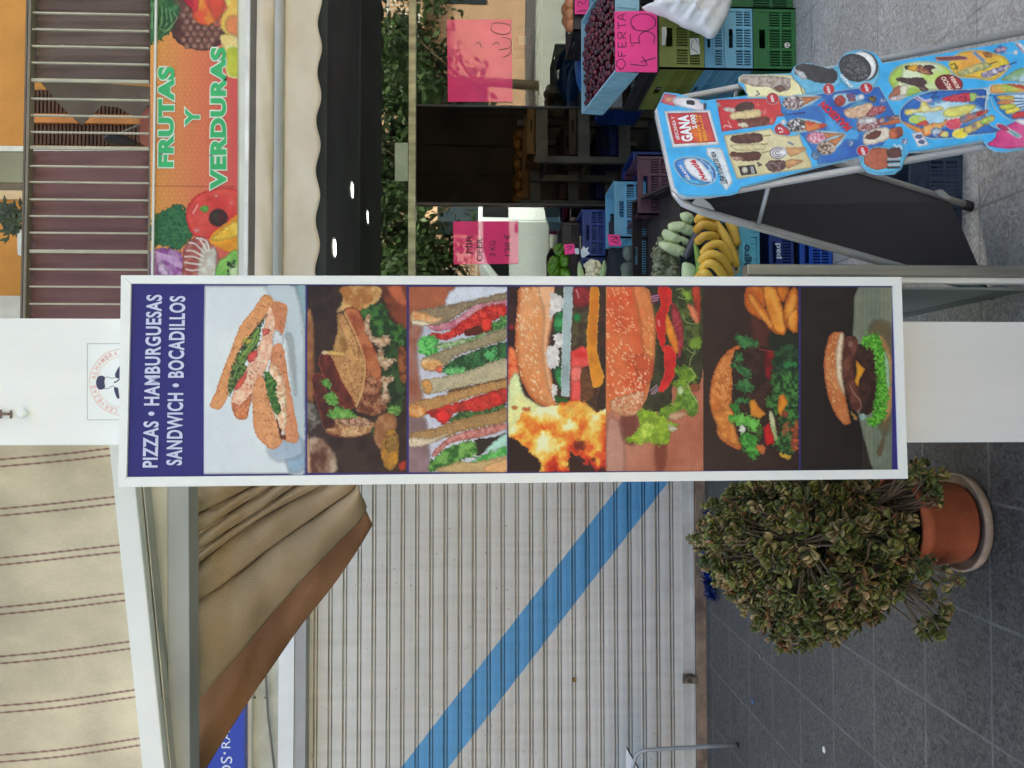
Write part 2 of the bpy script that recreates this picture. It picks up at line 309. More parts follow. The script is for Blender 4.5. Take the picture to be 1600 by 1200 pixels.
# ------------------------------------------------------------------ ground
def tile_mat(name, c, cj, size, ox, oy, jw=.006, rot=0, dark=.45, bump=.5):
    m = bpy.data.materials.new(name); m.use_nodes = True; N = m.node_tree.nodes; L = m.node_tree.links; b = N["Principled BSDF"]
    tc = N.new("ShaderNodeTexCoord"); mp = N.new("ShaderNodeMapping"); mp.inputs['Location'].default_value = (ox, oy, 0); mp.inputs['Rotation'].default_value = (0, 0, rot)
    L.new(tc.outputs['Object'], mp.inputs[0]); sx = N.new("ShaderNodeSeparateXYZ"); L.new(mp.outputs[0], sx.inputs[0]); outs = []
    def M(op, a, b_=None):
        n = N.new("ShaderNodeMath"); n.operation = op
        for i, q in enumerate((a, b_)):
            if q is None: continue
            if isinstance(q, (int, float)): n.inputs[i].default_value = q
            else: L.new(q, n.inputs[i])
        return n.outputs[0]
    nz = N.new("ShaderNodeTexNoise"); nz.inputs['Scale'].default_value = 14; L.new(tc.outputs['Object'], nz.inputs[0]); wv = M('MULTIPLY', M('SUBTRACT', nz.outputs[0], .5), .008)
    for k in (0, 1):
        a = M('ADD', sx.outputs[k], wv); a = M('PINGPONG', a, size/2); outs.append(a)   # 0 at joints
    d = M('MINIMUM', outs[0], outs[1]); nj = N.new('ShaderNodeTexNoise'); nj.inputs['Scale'].default_value = 7; nj.inputs['Detail'].default_value = 6; L.new(tc.outputs['Object'], nj.inputs[0]); j = M('MULTIPLY', M('LESS_THAN', d, jw), M('MULTIPLY', M('SUBTRACT', nj.outputs[0], .12), 1.6))
    no = N.new("ShaderNodeTexNoise"); no.inputs['Scale'].default_value = 38; no.inputs['Detail'].default_value = 5; no.inputs['Distortion'].default_value = 2.2
    L.new(tc.outputs['Object'], no.inputs[0]); r = N.new("ShaderNodeValToRGB"); r.color_ramp.elements[0].position = .36; r.color_ramp.elements[1].position = .66
    cc = lin(c); r.color_ramp.elements[0].color = (*[x*dark for x in cc], 1); r.color_ramp.elements[1].color = (*[min(1, x*1.35) for x in cc], 1); L.new(no.outputs[0], r.inputs[0])
    # each tile a slightly different tone, plus broad grime
    fl = N.new("ShaderNodeVectorMath"); fl.operation = 'SCALE'; fl.inputs['Scale'].default_value = 1/size; L.new(mp.outputs[0], fl.inputs[0])
    ff = N.new("ShaderNodeVectorMath"); ff.operation = 'FLOOR'; L.new(fl.outputs[0], ff.inputs[0]); wn = N.new("ShaderNodeTexWhiteNoise"); wn.noise_dimensions = '3D'; L.new(ff.outputs[0], wn.inputs[0])
    n3 = N.new("ShaderNodeTexNoise"); n3.inputs['Scale'].default_value = 2.2; n3.inputs['Detail'].default_value = 5; L.new(tc.outputs['Object'], n3.inputs[0])
    val = M('ADD', M('MULTIPLY', wn.outputs[0], .16), M('ADD', M('MULTIPLY', n3.outputs[0], .7), .57)); hs = N.new("ShaderNodeHueSaturation"); L.new(val, hs.inputs['Value']); L.new(r.outputs[0], hs.inputs['Color'])
    ns = N.new('ShaderNodeTexVoronoi'); ns.inputs['Scale'].default_value = 4.5; L.new(tc.outputs['Object'], ns.inputs[0]); gum = M('MULTIPLY', M('LESS_THAN', ns.outputs['Distance'], .085), .55); gm = N.new('ShaderNodeMixRGB'); gm.blend_type = 'MULTIPLY'; L.new(gum, gm.inputs[0]); L.new(hs.outputs[0], gm.inputs[1]); gm.inputs[2].default_value = (.35, .34, .33, 1)
    mx = N.new("ShaderNodeMixRGB"); L.new(j, mx.inputs[0]); L.new(gm.outputs[0], mx.inputs[1]); mx.inputs[2].default_value = (*lin(cj), 1)
    L.new(mx.outputs[0], b.inputs['Base Color']); b.inputs['Roughness'].default_value = .62
    bp = N.new("ShaderNodeBump"); bp.inputs['Strength'].default_value = bump; bp.inputs['Distance'].default_value = .006
    L.new(M('SUBTRACT', no.outputs[0], M('MULTIPLY', j, .5)), bp.inputs['Height']); L.new(bp.outputs[0], b.inputs['Normal']); return m
XS = .235
MB().add([(-150, -150, 0), (150, -150, 0), (150, 150, 0), (-150, 150, 0)], [(0, 1, 2, 3)]).build("ground", mat("asphalt", (82, 82, 84), .9, .15, 20, .4, 200))['kind'] = 'structure'
a1 = gp(1556, 1178); a0 = gp(1600, 1003); a2 = gp(1352.5, 1200)
LT = tile_mat("dark_tile", (82, 81, 79), (116, 116, 114), .35, -a1.x, -gp(1553, 1000).y, .0045, math.radians(.6))
MB().add([(-14, -1.2, .004), (XS, -1.2, .004), (XS, 5.6, .004), (-14, 5.6, .004)], [(0, 1, 2, 3)]).build("tiled_floor", LT)['kind'] = 'structure'
RT = tile_mat("grey_paving", (152, 150, 147), (110, 108, 106), .59, -gp(1478, 70).x, -gp(1524, 15).y, .004, math.radians(.6), .74)
MB().add([(XS+.002, -1.2, .0045), (14, -1.2, .0045), (14, 5.25, .0045), (XS+.002, 5.25, .0045)], [(0, 1, 2, 3)]).build("pavement", RT)['kind'] = 'structure'
# ------------------------------------------------------------------ shuttered shop on the left
YF = 5.3
lb = thing("shop_building", "cream shop front closed by a pale roller shutter with a blue diagonal stripe", "building", (-2, YF, 0))
xr = pt(1000, 560, YF).x; xl = -9.0
def shutter_mat():
    m = mat("shutter_paint", (226, 226, 220), .5, .1, .8, .05, 30, stretch=(.4, 1, 1.5), rgb2=(206, 205, 198)); N = m.node_tree.nodes; L = m.node_tree.links; b = N["Principled BSDF"]
    g = N.new("ShaderNodeNewGeometry"); s = N.new("ShaderNodeSeparateXYZ"); L.new(g.outputs['Position'], s.inputs[0])
    A = pt(1045, 752, YF); B = pt(700, 1200, YF); A2 = pt(967, 760, YF)          # lower and upper border of the stripe
    d = Vector((B.x-A.x, 0, B.z-A.z)).normalized(); n = Vector((-d.z, 0, d.x)); w = (A2-A).dot(n)
    if w < 0: n = -n; w = -w
    def M(op, a, b_):
        q = N.new("ShaderNodeMath"); q.operation = op
        for i, z in enumerate((a, b_)):
            if isinstance(z, (int, float)): q.inputs[i].default_value = z
            else: L.new(z, q.inputs[i])
        return q.outputs[0]
    v = M('SUBTRACT', M('ADD', M('MULTIPLY', s.outputs[0], n.x), M('MULTIPLY', s.outputs[2], n.z)), A.dot(n))
    mk = M('MULTIPLY', M('GREATER_THAN', v, 0), M('LESS_THAN', v, w)); old = b.inputs['Base Color'].links[0].from_socket
    # dusty vertical runs
    no = N.new("ShaderNodeTexNoise"); no.inputs['Scale'].default_value = 3; no.inputs['Detail'].default_value = 8; mp = N.new("ShaderNodeMapping"); mp.inputs['Scale'].default_value = (6, 1, .5)
    L.new(g.outputs['Position'], mp.inputs[0]); L.new(mp.outputs[0], no.inputs[0]); r = N.new("ShaderNodeValToRGB"); r.color_ramp.elements[0].position = .35; r.color_ramp.elements[0].color = (.74, .71, .66, 1); r.color_ramp.elements[1].position = .6; r.color_ramp.elements[1].color = (1, 1, 1, 1)
    L.new(no.outputs[0], r.inputs[0]); mu = N.new("ShaderNodeMixRGB"); mu.blend_type = 'MULTIPLY'; mu.inputs[0].default_value = .3
    mx = N.new("ShaderNodeMixRGB"); L.new(mk, mx.inputs[0]); L.new(old, mx.inputs[1]); mx.inputs[2].default_value = (*lin((86, 162, 214)), 1)
    L.new(mx.outputs[0], mu.inputs[1]); L.new(r.outputs[0], mu.inputs[2])
    # the two grooves of every slat darkened, uneven along the slat
    fr_ = M('FRACT', M('DIVIDE', M('SUBTRACT', s.outputs[2], zb), pitch), 0); g1 = M('MULTIPLY', M('GREATER_THAN', fr_, .60), M('LESS_THAN', fr_, .70)); g2 = M('MULTIPLY', M('GREATER_THAN', fr_, .79), M('LESS_THAN', fr_, .93))
    n4 = N.new("ShaderNodeTexNoise"); n4.inputs['Scale'].default_value = 5; n4.inputs['Detail'].default_value = 7; mp4 = N.new("ShaderNodeMapping"); mp4.inputs['Scale'].default_value = (1, 1, 3); L.new(g.outputs['Position'], mp4.inputs[0]); L.new(mp4.outputs[0], n4.inputs[0])
    gk = M('MULTIPLY', M('ADD', g1, g2), M('MULTIPLY', n4.outputs[0], 1.15)); m5 = N.new("ShaderNodeMixRGB"); m5.blend_type = 'MULTIPLY'; L.new(gk, m5.inputs[0]); L.new(mu.outputs[0], m5.inputs[1]); m5.inputs[2].default_value = (.46, .44, .39, 1)
    # scattered rust freckles and scuffs
    n5 = N.new("ShaderNodeTexNoise"); n5.inputs['Scale'].default_value = 55; n5.inputs['Detail'].default_value = 3; L.new(g.outputs['Position'], n5.inputs[0]); n6 = N.new("ShaderNodeTexNoise"); n6.inputs['Scale'].default_value = 2.5; L.new(g.outputs['Position'], n6.inputs[0])
    sk = M('MULTIPLY', M('GREATER_THAN', n5.outputs[0], .70), M('GREATER_THAN', n6.outputs[0], .52)); m6 = N.new("ShaderNodeMixRGB"); m6.blend_type = 'MULTIPLY'; L.new(M('MULTIPLY', sk, .7), m6.inputs[0]); L.new(m5.outputs[0], m6.inputs[1]); m6.inputs[2].default_value = (.45, .33, .22, 1)
    L.new(m6.outputs[0], b.inputs['Base Color']); return m
zb = pt(1066, 900, YF).z; zt = pt(430, 900, YF).z; pitch = pt(700, 900, YF).z-pt(722.3, 900, YF).z
prof = []; z = zb
_rz = random.Random(9)
while z < zt:
    jy_ = _rz.uniform(-.0025, .0025)
    for dy, dz in ((0, 0), (-.002, .3), (0, .62), (.017, .64), (.017, .68), (.001, .70), (.001, .80), (.018, .82), (.018, .90), (0, .92)): prof.append((YF+dy+jy_*(1-dz*.8), z+dz*pitch))
    z += pitch
vs = []; fs = []
for x in (xl, xr): vs += [(x, y, z_) for y, z_ in prof]
n = len(prof); mb = MB().add(vs, [(i, i+1, n+i+1, n+i) for i in range(n-1)])
sh = mb.build("roller_shutter", shutter_mat(), lb)
bm_ = MB().box((xl, YF-.02, pt(1083, 900, YF).z), (xr, YF+.02, zb+.002)); bm_.box((xl, YF-.034, pt(1083, 900, YF).z), (xr, YF-.02, pt(1079, 900, YF).z))
bm_.build("bottom_rail", mat("rail_paint", (206, 205, 198), .5, .1, 5), sh)
k = pt(897, 1062, YF-.004); MB().lathe([(0, 0), (.009, 0), (.011, .004)], (0, 0, 0), 12)
mb = MB(); mb.tube([k+Vector((0, -.012, 0)), k+Vector((0, .004, 0))], .013, 12); mb.build("keyhole", mat("brass", (140, 120, 70), .4, .2, metal=.6), sh)
k = pt(1080, 1062, YF-.05); mb = MB(); mb.tube([k+Vector((math.cos(a)*.022, 0, math.sin(a)*.03)) for a in np.linspace(-.4, 3.5, 10)], .006, 8)
mb.box(k+Vector((-.022, -.012, -.045)), k+Vector((.022, .012, -.005))); mb.box(k+Vector((-.03, .012, -.02)), k+Vector((.03, .03, .05))); mb.build("padlock", mat("old_steel", (125, 120, 112), .45, .3, 20, metal=.6), sh)
MB().box((xl, YF-.06, 0), (xr, YF+.1, pt(1084, 900, YF).z)).build("threshold", mat("brown_stone", (150, 128, 108), .8, .25, 9, .3, 60), lb)
# header above the shutter: white strips and pale stone band
YH = YF-.1
MB().box((xl, YH-.02, pt(460, 1100, YH).z), (xr, YH+.1, pt(436, 1100, YH).z)).build("shutter_box", mat("white_strip", (240, 243, 242), .5, .03), lb)
MB().box((xl, YH-.012, pt(478, 1100, YH).z), (xr, YH+.1, pt(460.5, 1100, YH).z)).build("shutter_guide", mat("grey_strip", (170, 172, 170), .5, .05), lb)
MB().box((xl, YH+.02, pt(436, 1100, YH).z+.001), (xr, YH+.2, pt(395, 1100, YH).z)).build("stone_band", CONC, lb)
MB().box((xl, YH-.03, pt(395, 1100, YH).z+.001), (xr, YH+.2, pt(383.5, 1100, YH).z)).build("cornice", mat("white_cornice", (245, 247, 245), .5, .02), lb)
mb = MB(); mb.tube([pt(414, 1040, YH-.012), pt(419, 1120, YH-.012), pt(429, 1205, YH-.012), pt(437, 1290, YH-.012)], .007, 8); mb.build("cable", mat("grey_cable", (130, 125, 115), .6), lb)
mb = MB()
RUST = mat("rust", (95, 75, 60), .7)
for a in ((398, 1090), (415, 1090)): p = pt(a[0], a[1], YH+.015); MB().blob(p, (.007, .008, .007), 8, 6).build("screw", RUST, lb)
MB().box((xl, YH+.05, pt(383, 1100, YH).z+.001), (xr+.2, YH+.4, 11)).build("wall", CREAM, lb)
MB().box((xl, YF+.5, 0), (xr, YF+.6, 3)).build("rear_wall", DARK, lb)
MB().box((xr+.001, YF-.1, 0), (pt(1000, 470, YF).x, YF+.5, 11)).build("pier", CREAM, lb)
BL = plane_y(YH-.1)
fsn = thing("shop_sign", "blue shop sign with white lettering high on the left", "sign", tuple(pt(360, 1150, YH-.1)))
slab("panel", rect(300, 1060, 382, 1500), YH-.1, .12, mat("blue_panel", (28, 66, 178), .35, .05), fsn)
mb = MB(); letters(mb, "OS", [(362, 1216), (363, 1182), (345, 1182), (345, 1216)], BL, .002); letters(mb, "·", [(353, 1179), (353, 1175), (349, 1175), (349, 1179)], BL, .002)
letters(mb, "RACIONES", [(360, 1169), (358, 1060), (345, 1060), (346, 1169)], BL, .002); mb.build("lettering", mat("white_letters", (225, 232, 245), .5, .01), fsn)
# beam, header wall in front, awning, curtain
YB = 2.62
pb = thing("canopy_beam", "grey white canopy beam running left from the white pillar above the brown curtain", "beam", tuple(pt(280, 900, YB)))
mb = MB(); mb.prism([pt(a, b, YB) for a, b in ((262, 690), (294.5, 690), (298, 1500), (262, 1500))], (0, .09, 0)); mb.build("beam", GREYW, pb, bevel=.003)
slab("fascia", rect(150, 690, 262, 1500), YB+.02, .04, CREAM, pb)
YA = 2.55
aw = thing("striped_awning", "beige awning with paired brown stripes above its white front bar, left of the pillar", "awning", tuple(pt(100, 950, YA)))
def barx(py, off): return 170+(py-697)*(222-170)/503+off
mb = MB(); mb.prism([pt(barx(690, 0), 690, YA), pt(barx(690, 35), 690, YA), pt(barx(1500, 35), 1500, YA), pt(barx(1500, 0), 1500, YA)], (0, .06, 0)); mb.build("front_bar", WHITE2, aw, bevel=.004)
mb = MB()
for o_, w_ in ((37, 3), (42, 2.5), (47, 2)):
    mb.prism([pt(barx(690, o_), 690, YA+.03), pt(barx(690, o_+w_), 690, YA+.03), pt(barx(1500, o_+w_-6), 1500, YA+.03), pt(barx(1500, o_-6), 1500, YA+.03)], (0, .05, 0))
mb.build("guide_rail", mat("rail_grey", (190, 190, 180), .4), aw)
def fabric_mat():
    m = vmat("striped_fabric", .85, .2, .25, 300); return m
A = Art(-60, 690, 226, 1290, 1.5, (222, 212, 190))
A.C *= (1+.1*(fbm(A.X*.012, A.Y*.02)-.5)*2+.05*(fbm(A.X*.15, A.Y*.6)-.5))[..., None]
for i in range(-1, 9):
    for dd in (0, 10.9):
        y0 = 719.5+76.9*i-1.5+dd; y1 = 700.8+75.4*i+dd
        sg_ = max(0, i-2)*1.3; A.line([(-60, y0+6), (0, y0), (60, y0*.7+y1*.3+sg_*.6), (120, y0*.36+y1*.64+sg_), (barx(y1, 0)*1., y1-0), (240, y1-5)], 2.2, (128, 88, 84), .95)
for (a_, b_, c_, d_, e_) in ((0, 1050, 150, 260, .10), (95, 760, 60, 190, .06), (-10, 880, 60, 260, .10), (150, 1120, 40, 200, .08), (60, 960, 90, 60, .06)):
    A.C *= (1-e_*np.exp(-((A.X-a_)/(c_*.6))**2-((A.Y-b_)/(d_*.5))**2)*(.6+.8*fbm(A.X*.03, A.Y*.03)))[..., None]
mk = (A.X < 170+(A.Y-697)*(52/503.)+6)
fab = A.mesh("fabric", plane3(pt(0, 700, YA-.06), pt(0, 1200, YA-.06), pt(200, 900, YA+.03)), fabric_mat(), aw, mask=mk, off=0)
mod = fab.modifiers.new("s", 'SOLIDIFY'); mod.thickness = .002
# curtain
cu = thing("gathered_curtain", "brown canvas curtain gathered in folds under the beam left of the pillar", "curtain", tuple(pt(420, 900, 2.7)))
FL = [[(280, 770), (330, 750), (360, 735)], [(284, 818), (295, 809), (345, 785), (395, 759), (430, 738)], [(284, 852), (295, 843), (360, 800), (425, 759), (455, 738)],
      [(284, 880), (295, 870), (387, 809), (464, 757), (490, 738)], [(284, 902), (295, 893), (395, 817), (506, 757), (535, 738)],
      [(284, 952), (295, 945), (333, 924), (410, 866), (506, 797), (548, 769), (560, 755)], [(284, 1120), (299, 1104), (372, 1024), (448, 932), (525, 851), (562, 813), (572, 790), (560, 772)],
      [(250, 1310), (322, 1200), (383, 1104), (464, 985), (525, 909), (563, 851), (582, 819)]]
FR = []
for f_ in FL:
    o_ = smooth_poly(f_, 10, False); dd = np.concatenate([[0], np.cumsum(np.hypot(*(o_[1:]-o_[:-1]).T))]); t = np.linspace(0, dd[-1], 40)
    FR.append(np.stack([np.interp(t, dd, o_[:, 0]), np.interp(t, dd, o_[:, 1])], 1))
mb = MB(); mbr = MB(); YC = 2.84; ns = 14
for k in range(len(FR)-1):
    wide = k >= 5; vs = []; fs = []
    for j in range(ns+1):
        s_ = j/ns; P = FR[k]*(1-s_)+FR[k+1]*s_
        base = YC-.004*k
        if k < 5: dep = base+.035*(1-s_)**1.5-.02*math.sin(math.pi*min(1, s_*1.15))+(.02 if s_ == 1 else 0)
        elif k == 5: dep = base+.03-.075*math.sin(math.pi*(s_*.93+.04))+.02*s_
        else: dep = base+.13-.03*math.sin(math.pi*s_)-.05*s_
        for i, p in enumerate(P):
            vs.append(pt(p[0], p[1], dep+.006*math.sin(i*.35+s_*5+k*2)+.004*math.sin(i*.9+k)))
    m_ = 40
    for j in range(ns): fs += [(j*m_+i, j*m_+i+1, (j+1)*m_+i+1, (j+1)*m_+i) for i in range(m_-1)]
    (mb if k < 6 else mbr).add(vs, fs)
cl = mb.build("cloth", mat("beige_canvas", (186, 164, 134), .9, .12, 3, .5, 260, spec=.1), cu, smooth=True)
cr_ = mbr.build("backlit_layer", mat("canvas_backlit_tint", (138, 102, 74), .9, .16, 3, .5, 260, spec=.1), cu, smooth=True); md = cr_.modifiers.new("s", 'SOLIDIFY'); md.thickness = .003  # lower layer: light coming through the cloth painted in as a browner tone
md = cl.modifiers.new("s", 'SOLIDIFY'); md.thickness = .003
# ------------------------------------------------------------------ pillar, its notice and the hook
YP = 2.0
pil = thing("white_pillar", "square white painted pillar in the middle behind the tall food sign", "pillar", tuple(gp(1700, 597)))
q = [pt(0, 497, YP), pt(0, 695, YP)]; x1 = pt(800, 500, YP).x; x0 = pt(800, 693.5, YP).x
MB().box((x0, YP, 0), (x1, YP+.3, 4.2)).build("shaft", WHITE, pil, bevel=.004)
NP = plane_y(YP-.001)
no_ = thing("notice", "small square notice with a faint red ring and a capped man on the pillar", "notice", tuple(pt(160, 597, YP-.001)))
slab("paper", rect(136.5, 537, 212, 656), YP-.0015, .0012, mat("notice_paper", (238, 242, 240), .5, .02), no_)
mb = MB()
for a, b in (((136.5, 537), (136.5, 656)), ((136.5, 537), (200, 537)), ((136.5, 656), (200, 656))): stroke(mb, [a, b], .7, NP, .0012, k=1)
mb.build("border", mat("thin_grey", (150, 155, 160), .6, .02), no_)
mb = MB(); cx, cy = 192, 597
for r_, w_ in ((52, .8), (40, .6)): stroke(mb, [(cx-r_*math.cos(a), cy-r_*math.sin(a)) for a in np.linspace(-1.5, 1.5, 24)], w_, NP, .0012)
for i, ch in enumerate("CERVEZAS ALHAMBRA"):
    if ch == ' ': continue
    a = 1.32-i*2.64/16; ca, sa = math.cos(a), math.sin(a); tx, ty = -sa, -ca      # along the ring, reading clockwise
    def P(r_, t_, a=a): return (cx-r_*math.cos(a)+t_*math.sin(a)*-1, cy+r_*math.sin(a)-t_*math.cos(a))
    letters(mb, ch, [P(42.5, -2.6), P(42.5, 2.6), P(50, 2.6), P(50, -2.6)], NP, .0012, .01)
mb.build("ring_lettering", mat("faded_red", (236, 178, 168), .6, .03), no_)
mb = MB(); ng = lambda pts: mb.add([hit(NP, a, b, .0013) for a, b in smooth_poly(pts, 4)], [tuple(range(4*len(pts)))])
ng([(150, 597), (153, 589), (159, 587), (164, 590), (163, 597), (164, 605), (158, 609), (152, 606)]); ng([(178, 606), (184, 606), (186, 616), (188, 623), (183, 622), (180, 615)]); ng([(180, 584), (186, 573), (188, 574), (187, 590), (181, 590)])
stroke(mb, [(164, 590), (168, 589), (174, 591), (180, 590)], .8, NP, .0013); stroke(mb, [(162, 607), (169, 607), (176, 603), (180, 606)], .8, NP, .0013); stroke(mb, [(178, 598), (184, 595), (188, 590)], 2, NP, .0013)
mb.build("portrait", mat("navy_ink", (62, 62, 92), .6, .02), no_)
hk = thing("cable_hook", "small white hook and brown cable end high on the pillar", "hook", tuple(pt(40, 645, YP)))
mb = MB(); p = pt(36, 646, YP-.012); mb.blob(p, (.009, .012, .012), 10, 8); mb.tube([p+Vector((-.012, 0, .004)), p+Vector((.012, 0, -.002))], .004, 8); mb.build("clip", WHITE2, hk, smooth=True)
mb = MB(); mb.tube([pt(-20, 645, YP-.008), pt(14, 647, YP-.008)], .0035, 8); mb.tube([pt(1, 640, YP-.008), pt(1, 654, YP-.008)], .003, 8); mb.tube([pt(17, 641, YP-.008), pt(17, 654, YP-.008)], .003, 8); mb.build("cable_end", mat("brown_cable", (120, 100, 88), .6), hk)
# ------------------------------------------------------------------ windbreak right of the pillar
wb = thing("glass_windbreak", "low windbreak of grey tinted glass with a steel post right of the pillar", "windbreak", tuple(gp(1690, 440)))
Yw = 2.08; xw = pt(1500, 452, Yw).x
def sl_(a, b, c, d, Y0, Y1, m, nm): return MB().box((pt(1500, b, Yw).x, Y0, 0.005 if nm != 'kick' else 0), (pt(1500, a, Yw).x, Y1, pt(c, 430, Yw).z)).build(nm, m, wb, bevel=.002)
sl_(417.5, 434, 1163, 0, Yw-.03, Yw+.02, STEEL, "post"); sl_(434.3, 443, 1163, 0, Yw-.01, Yw+.02, WHITE2, "frame")
GL = mat("frosted_glass", (128, 142, 142), .25, .05, 3, spec=.6)
gx0 = pt(1500, 447, Yw).x; MB().box((gx0-.006, Yw+.022, .07), (gx0, 4.2, pt(1190, 430, Yw).z)).build("glass", GL, wb)
MB().box((gx0-.008, Yw+.022, 0.005), (gx0+.002, 4.2, .068)).build("bottom_seal", mat("seal_grey", (112, 122, 122), .5), wb)
MB().box((gx0-.02, Yw+.022, pt(1190, 430, Yw).z+.001), (gx0+.012, 4.2, pt(1165, 430, Yw).z)).build("top_rail", STEEL, wb, bevel=.003)
# ------------------------------------------------------------------ tall food sign
SA, SB, SC, SD = (189, 430), (184.5, 761), (1418.5, 748), (1408.5, 433)
dA, dB = 1.923, 1.9
sp = plane3(cpt(*SB, dB), cpt(*SC, dB), cpt(*SD, dA))
sg = thing("menu_sign", "tall white framed sign with navy header and seven sandwich and burger photos on the pillar", "sign", tuple(hit(sp, 800, 597)))
back = sp[1]*.06
def sgp(p, off=0): return hit(sp, p[0], p[1], off)
IA, IB, IC, ID = (204.5, 443), (197.5, 745.5), (1404.5, 733.8), (1395.5, 446.5)
FRM = mat("sign_frame_white", (240, 243, 240), .3, .02, 6)
O = [SA, SB, SC, SD]; I = [IA, IB, IC, ID]; mb = MB()
for i in range(4):
    a, b, c, d = O[i], O[(i+1) % 4], I[(i+1) % 4], I[i]
    g = .0006*(sgp(b)-sgp(a)).normalized()
    mb.prism([sgp(a)+g*0, sgp(b)-g*0, sgp(c)-g, sgp(d)+g], back)
mb.build("frame", FRM, sg, bevel=.0015)
mb = MB(); mb.prism([sgp(p, -.05) for p in O], sp[1]*.009); mb.build("back_panel", FRM, sg)
A = Art(194, 440, 1409, 749, .85, (50, 46, 118))
A.C *= (1+.07*(fbm(A.X*.02, A.Y*.02)-.5))[..., None]
def crumb(n, reg, c1, c2, seed=1, l=1.3):
    A.spots(n, reg, c1, l, .8, None, seed, .5); A.spots(n, reg, c2, l*.8, .7, None, seed+50, .5)
def seeds(n, reg, c=(246, 222, 188), ang=None, seed=1, l=2.0, wd=1.0, al=.9): A.spots(n, reg, c, l, wd, ang, seed, al)
# 1 white plate, pressed sandwich halves
A.clip = (319.5, 446.5, 477, 741); A.zoom(310, 440, 3.935)
A.poly([(38, 25), (658, 25), (652, 1180), (18, 1185)], (214, 222, 229), (222, 229, 232), f=.01, wob=0, sm=1, sh=.02)
A.poly([(410, 30), (600, 30), (640, 200), (650, 560), (655, 1180), (560, 1180), (600, 1050), (560, 500), (520, 200)], (186, 200, 204), (196, 208, 214), f=.02, soft=9, wob=2, sh=.02)
A.line([(590, 30), (620, 150), (645, 330)], 3, (226, 234, 238)); A.poly([(600, 25), (660, 25), (660, 300), (630, 150)], (150, 180, 185), soft=5)
A.poly([(600, 960), (640, 1000), (650, 1150), (560, 1160), (540, 1060)], (150, 178, 200), soft=9); A.poly([(430, 1000), (600, 940), (640, 1060), (480, 1100)], (168, 184, 200), soft=11)
A.poly([(530, 330), (580, 360), (600, 700), (560, 400)], (165, 170, 170), soft=8)
BR = dict(f=.13, amt=.6, edge=(196, 120, 66), ew=3)
A.poly([(460, 120), (545, 150), (535, 250), (515, 340), (490, 390), (450, 380), (430, 180)], (212, 142, 96), (190, 100, 75), **BR)
A.poly([(405, 80), (462, 118), (430, 185), (330, 320), (262, 410), (215, 530), (185, 690), (135, 782), (72, 768), (100, 690), (150, 550), (205, 410), (255, 280), (330, 180)], (224, 158, 100), (212, 138, 84), **BR)
A.poly([(440, 150), (472, 240), (470, 330), (455, 420), (420, 520), (385, 600), (330, 690), (310, 800), (295, 845), (235, 842), (205, 775), (212, 690), (255, 600), (330, 470), (390, 350), (410, 230)], (240, 206, 176), (222, 150, 118), f=.16, amt=.8, edge=(205, 140, 100), ew=2)
A.poly([(205, 745), (260, 760), (335, 680), (310, 790), (292, 845), (235, 842)], (222, 146, 92), (200, 110, 70), f=.2)
A.poly([(425, 200), (385, 285), (365, 400), (300, 480), (285, 560), (225, 650), (190, 705), (180, 640), (205, 530), (262, 410), (330, 318), (400, 235)], (48, 66, 36), (108, 140, 62), f=.3, wob=2.2)
for p in ([(370, 290), (330, 370), (270, 450)], [(350, 350), (310, 410), (260, 470)], [(280, 490), (240, 530), (215, 600)], [(370, 330), (350, 380), (320, 420)]): A.line(p, 1.6, (150, 180, 92), .8)
A.ell(300, 365, 28, 22, (190, 180, 70), wob=1.5); A.line([(425, 200), (380, 250), (330, 318), (262, 410)], 1.6, (40, 34, 26), .7)
A.poly([(395, 285), (440, 300), (425, 325), (395, 335)], (220, 96, 76)); A.poly([(305, 450), (365, 420), (352, 480), (312, 500)], (216, 84, 74)); A.poly([(245, 610), (305, 545), (280, 620), (240, 668), (222, 660)], (218, 92, 74))
A.poly([(470, 300), (520, 330), (520, 385), (455, 392)], (214, 218, 220), soft=2)
A.poly([(460, 400), (520, 395), (548, 570), (590, 800), (615, 985), (520, 972), (498, 930), (545, 800), (500, 640), (440, 540)], (218, 146, 102), (196, 118, 84), **BR)
A.poly([(345, 620), (405, 585), (432, 720), (480, 860), (520, 965), (480, 1028), (430, 1020), (352, 935), (333, 780)], (226, 160, 108), (208, 134, 82), **BR)
A.poly([(430, 520), (480, 520), (530, 640), (545, 780), (535, 900), (505, 965), (478, 850), (450, 690)], (244, 222, 190), (222, 170, 130), f=.2)
A.poly([(400, 560), (440, 560), (482, 620), (475, 680), (490, 720), (505, 800), (465, 810), (430, 700)], (44, 84, 34), (96, 140, 60), f=.3, wob=2)
A.poly([(480, 830), (500, 900), (540, 950), (520, 972), (495, 940)], (110, 52, 34)); A.ell(520, 930, 12, 16, (245, 235, 220))
for r_, n_ in (([(405, 80), (462, 118), (262, 410), (185, 690), (72, 768), (205, 410)], 40), ([(333, 780), (405, 585), (520, 965), (430, 1020)], 34), ([(470, 420), (520, 400), (615, 985), (530, 960)], 26), ([(440, 250), (470, 330), (380, 600), (260, 760), (330, 470)], 26), ([(460, 130), (540, 160), (500, 370)], 10)):
    seeds(n_, r_, (92, 52, 30), 70, n_, 1.5, .7, .8)
for rg_, n_ in (([(405, 80), (462, 118), (262, 410), (185, 690), (135, 782), (72, 768), (205, 410)], 130), ([(333, 780), (405, 585), (480, 860), (520, 965), (430, 1020)], 90), ([(460, 400), (520, 400), (615, 985), (520, 970), (540, 780)], 90)): crumb(n_, rg_, (240, 190, 140), (180, 110, 66), n_)
crumb(90, [(440, 200), (470, 330), (380, 600), (310, 800), (205, 775), (330, 470)], (250, 232, 214), (206, 120, 96), 77)
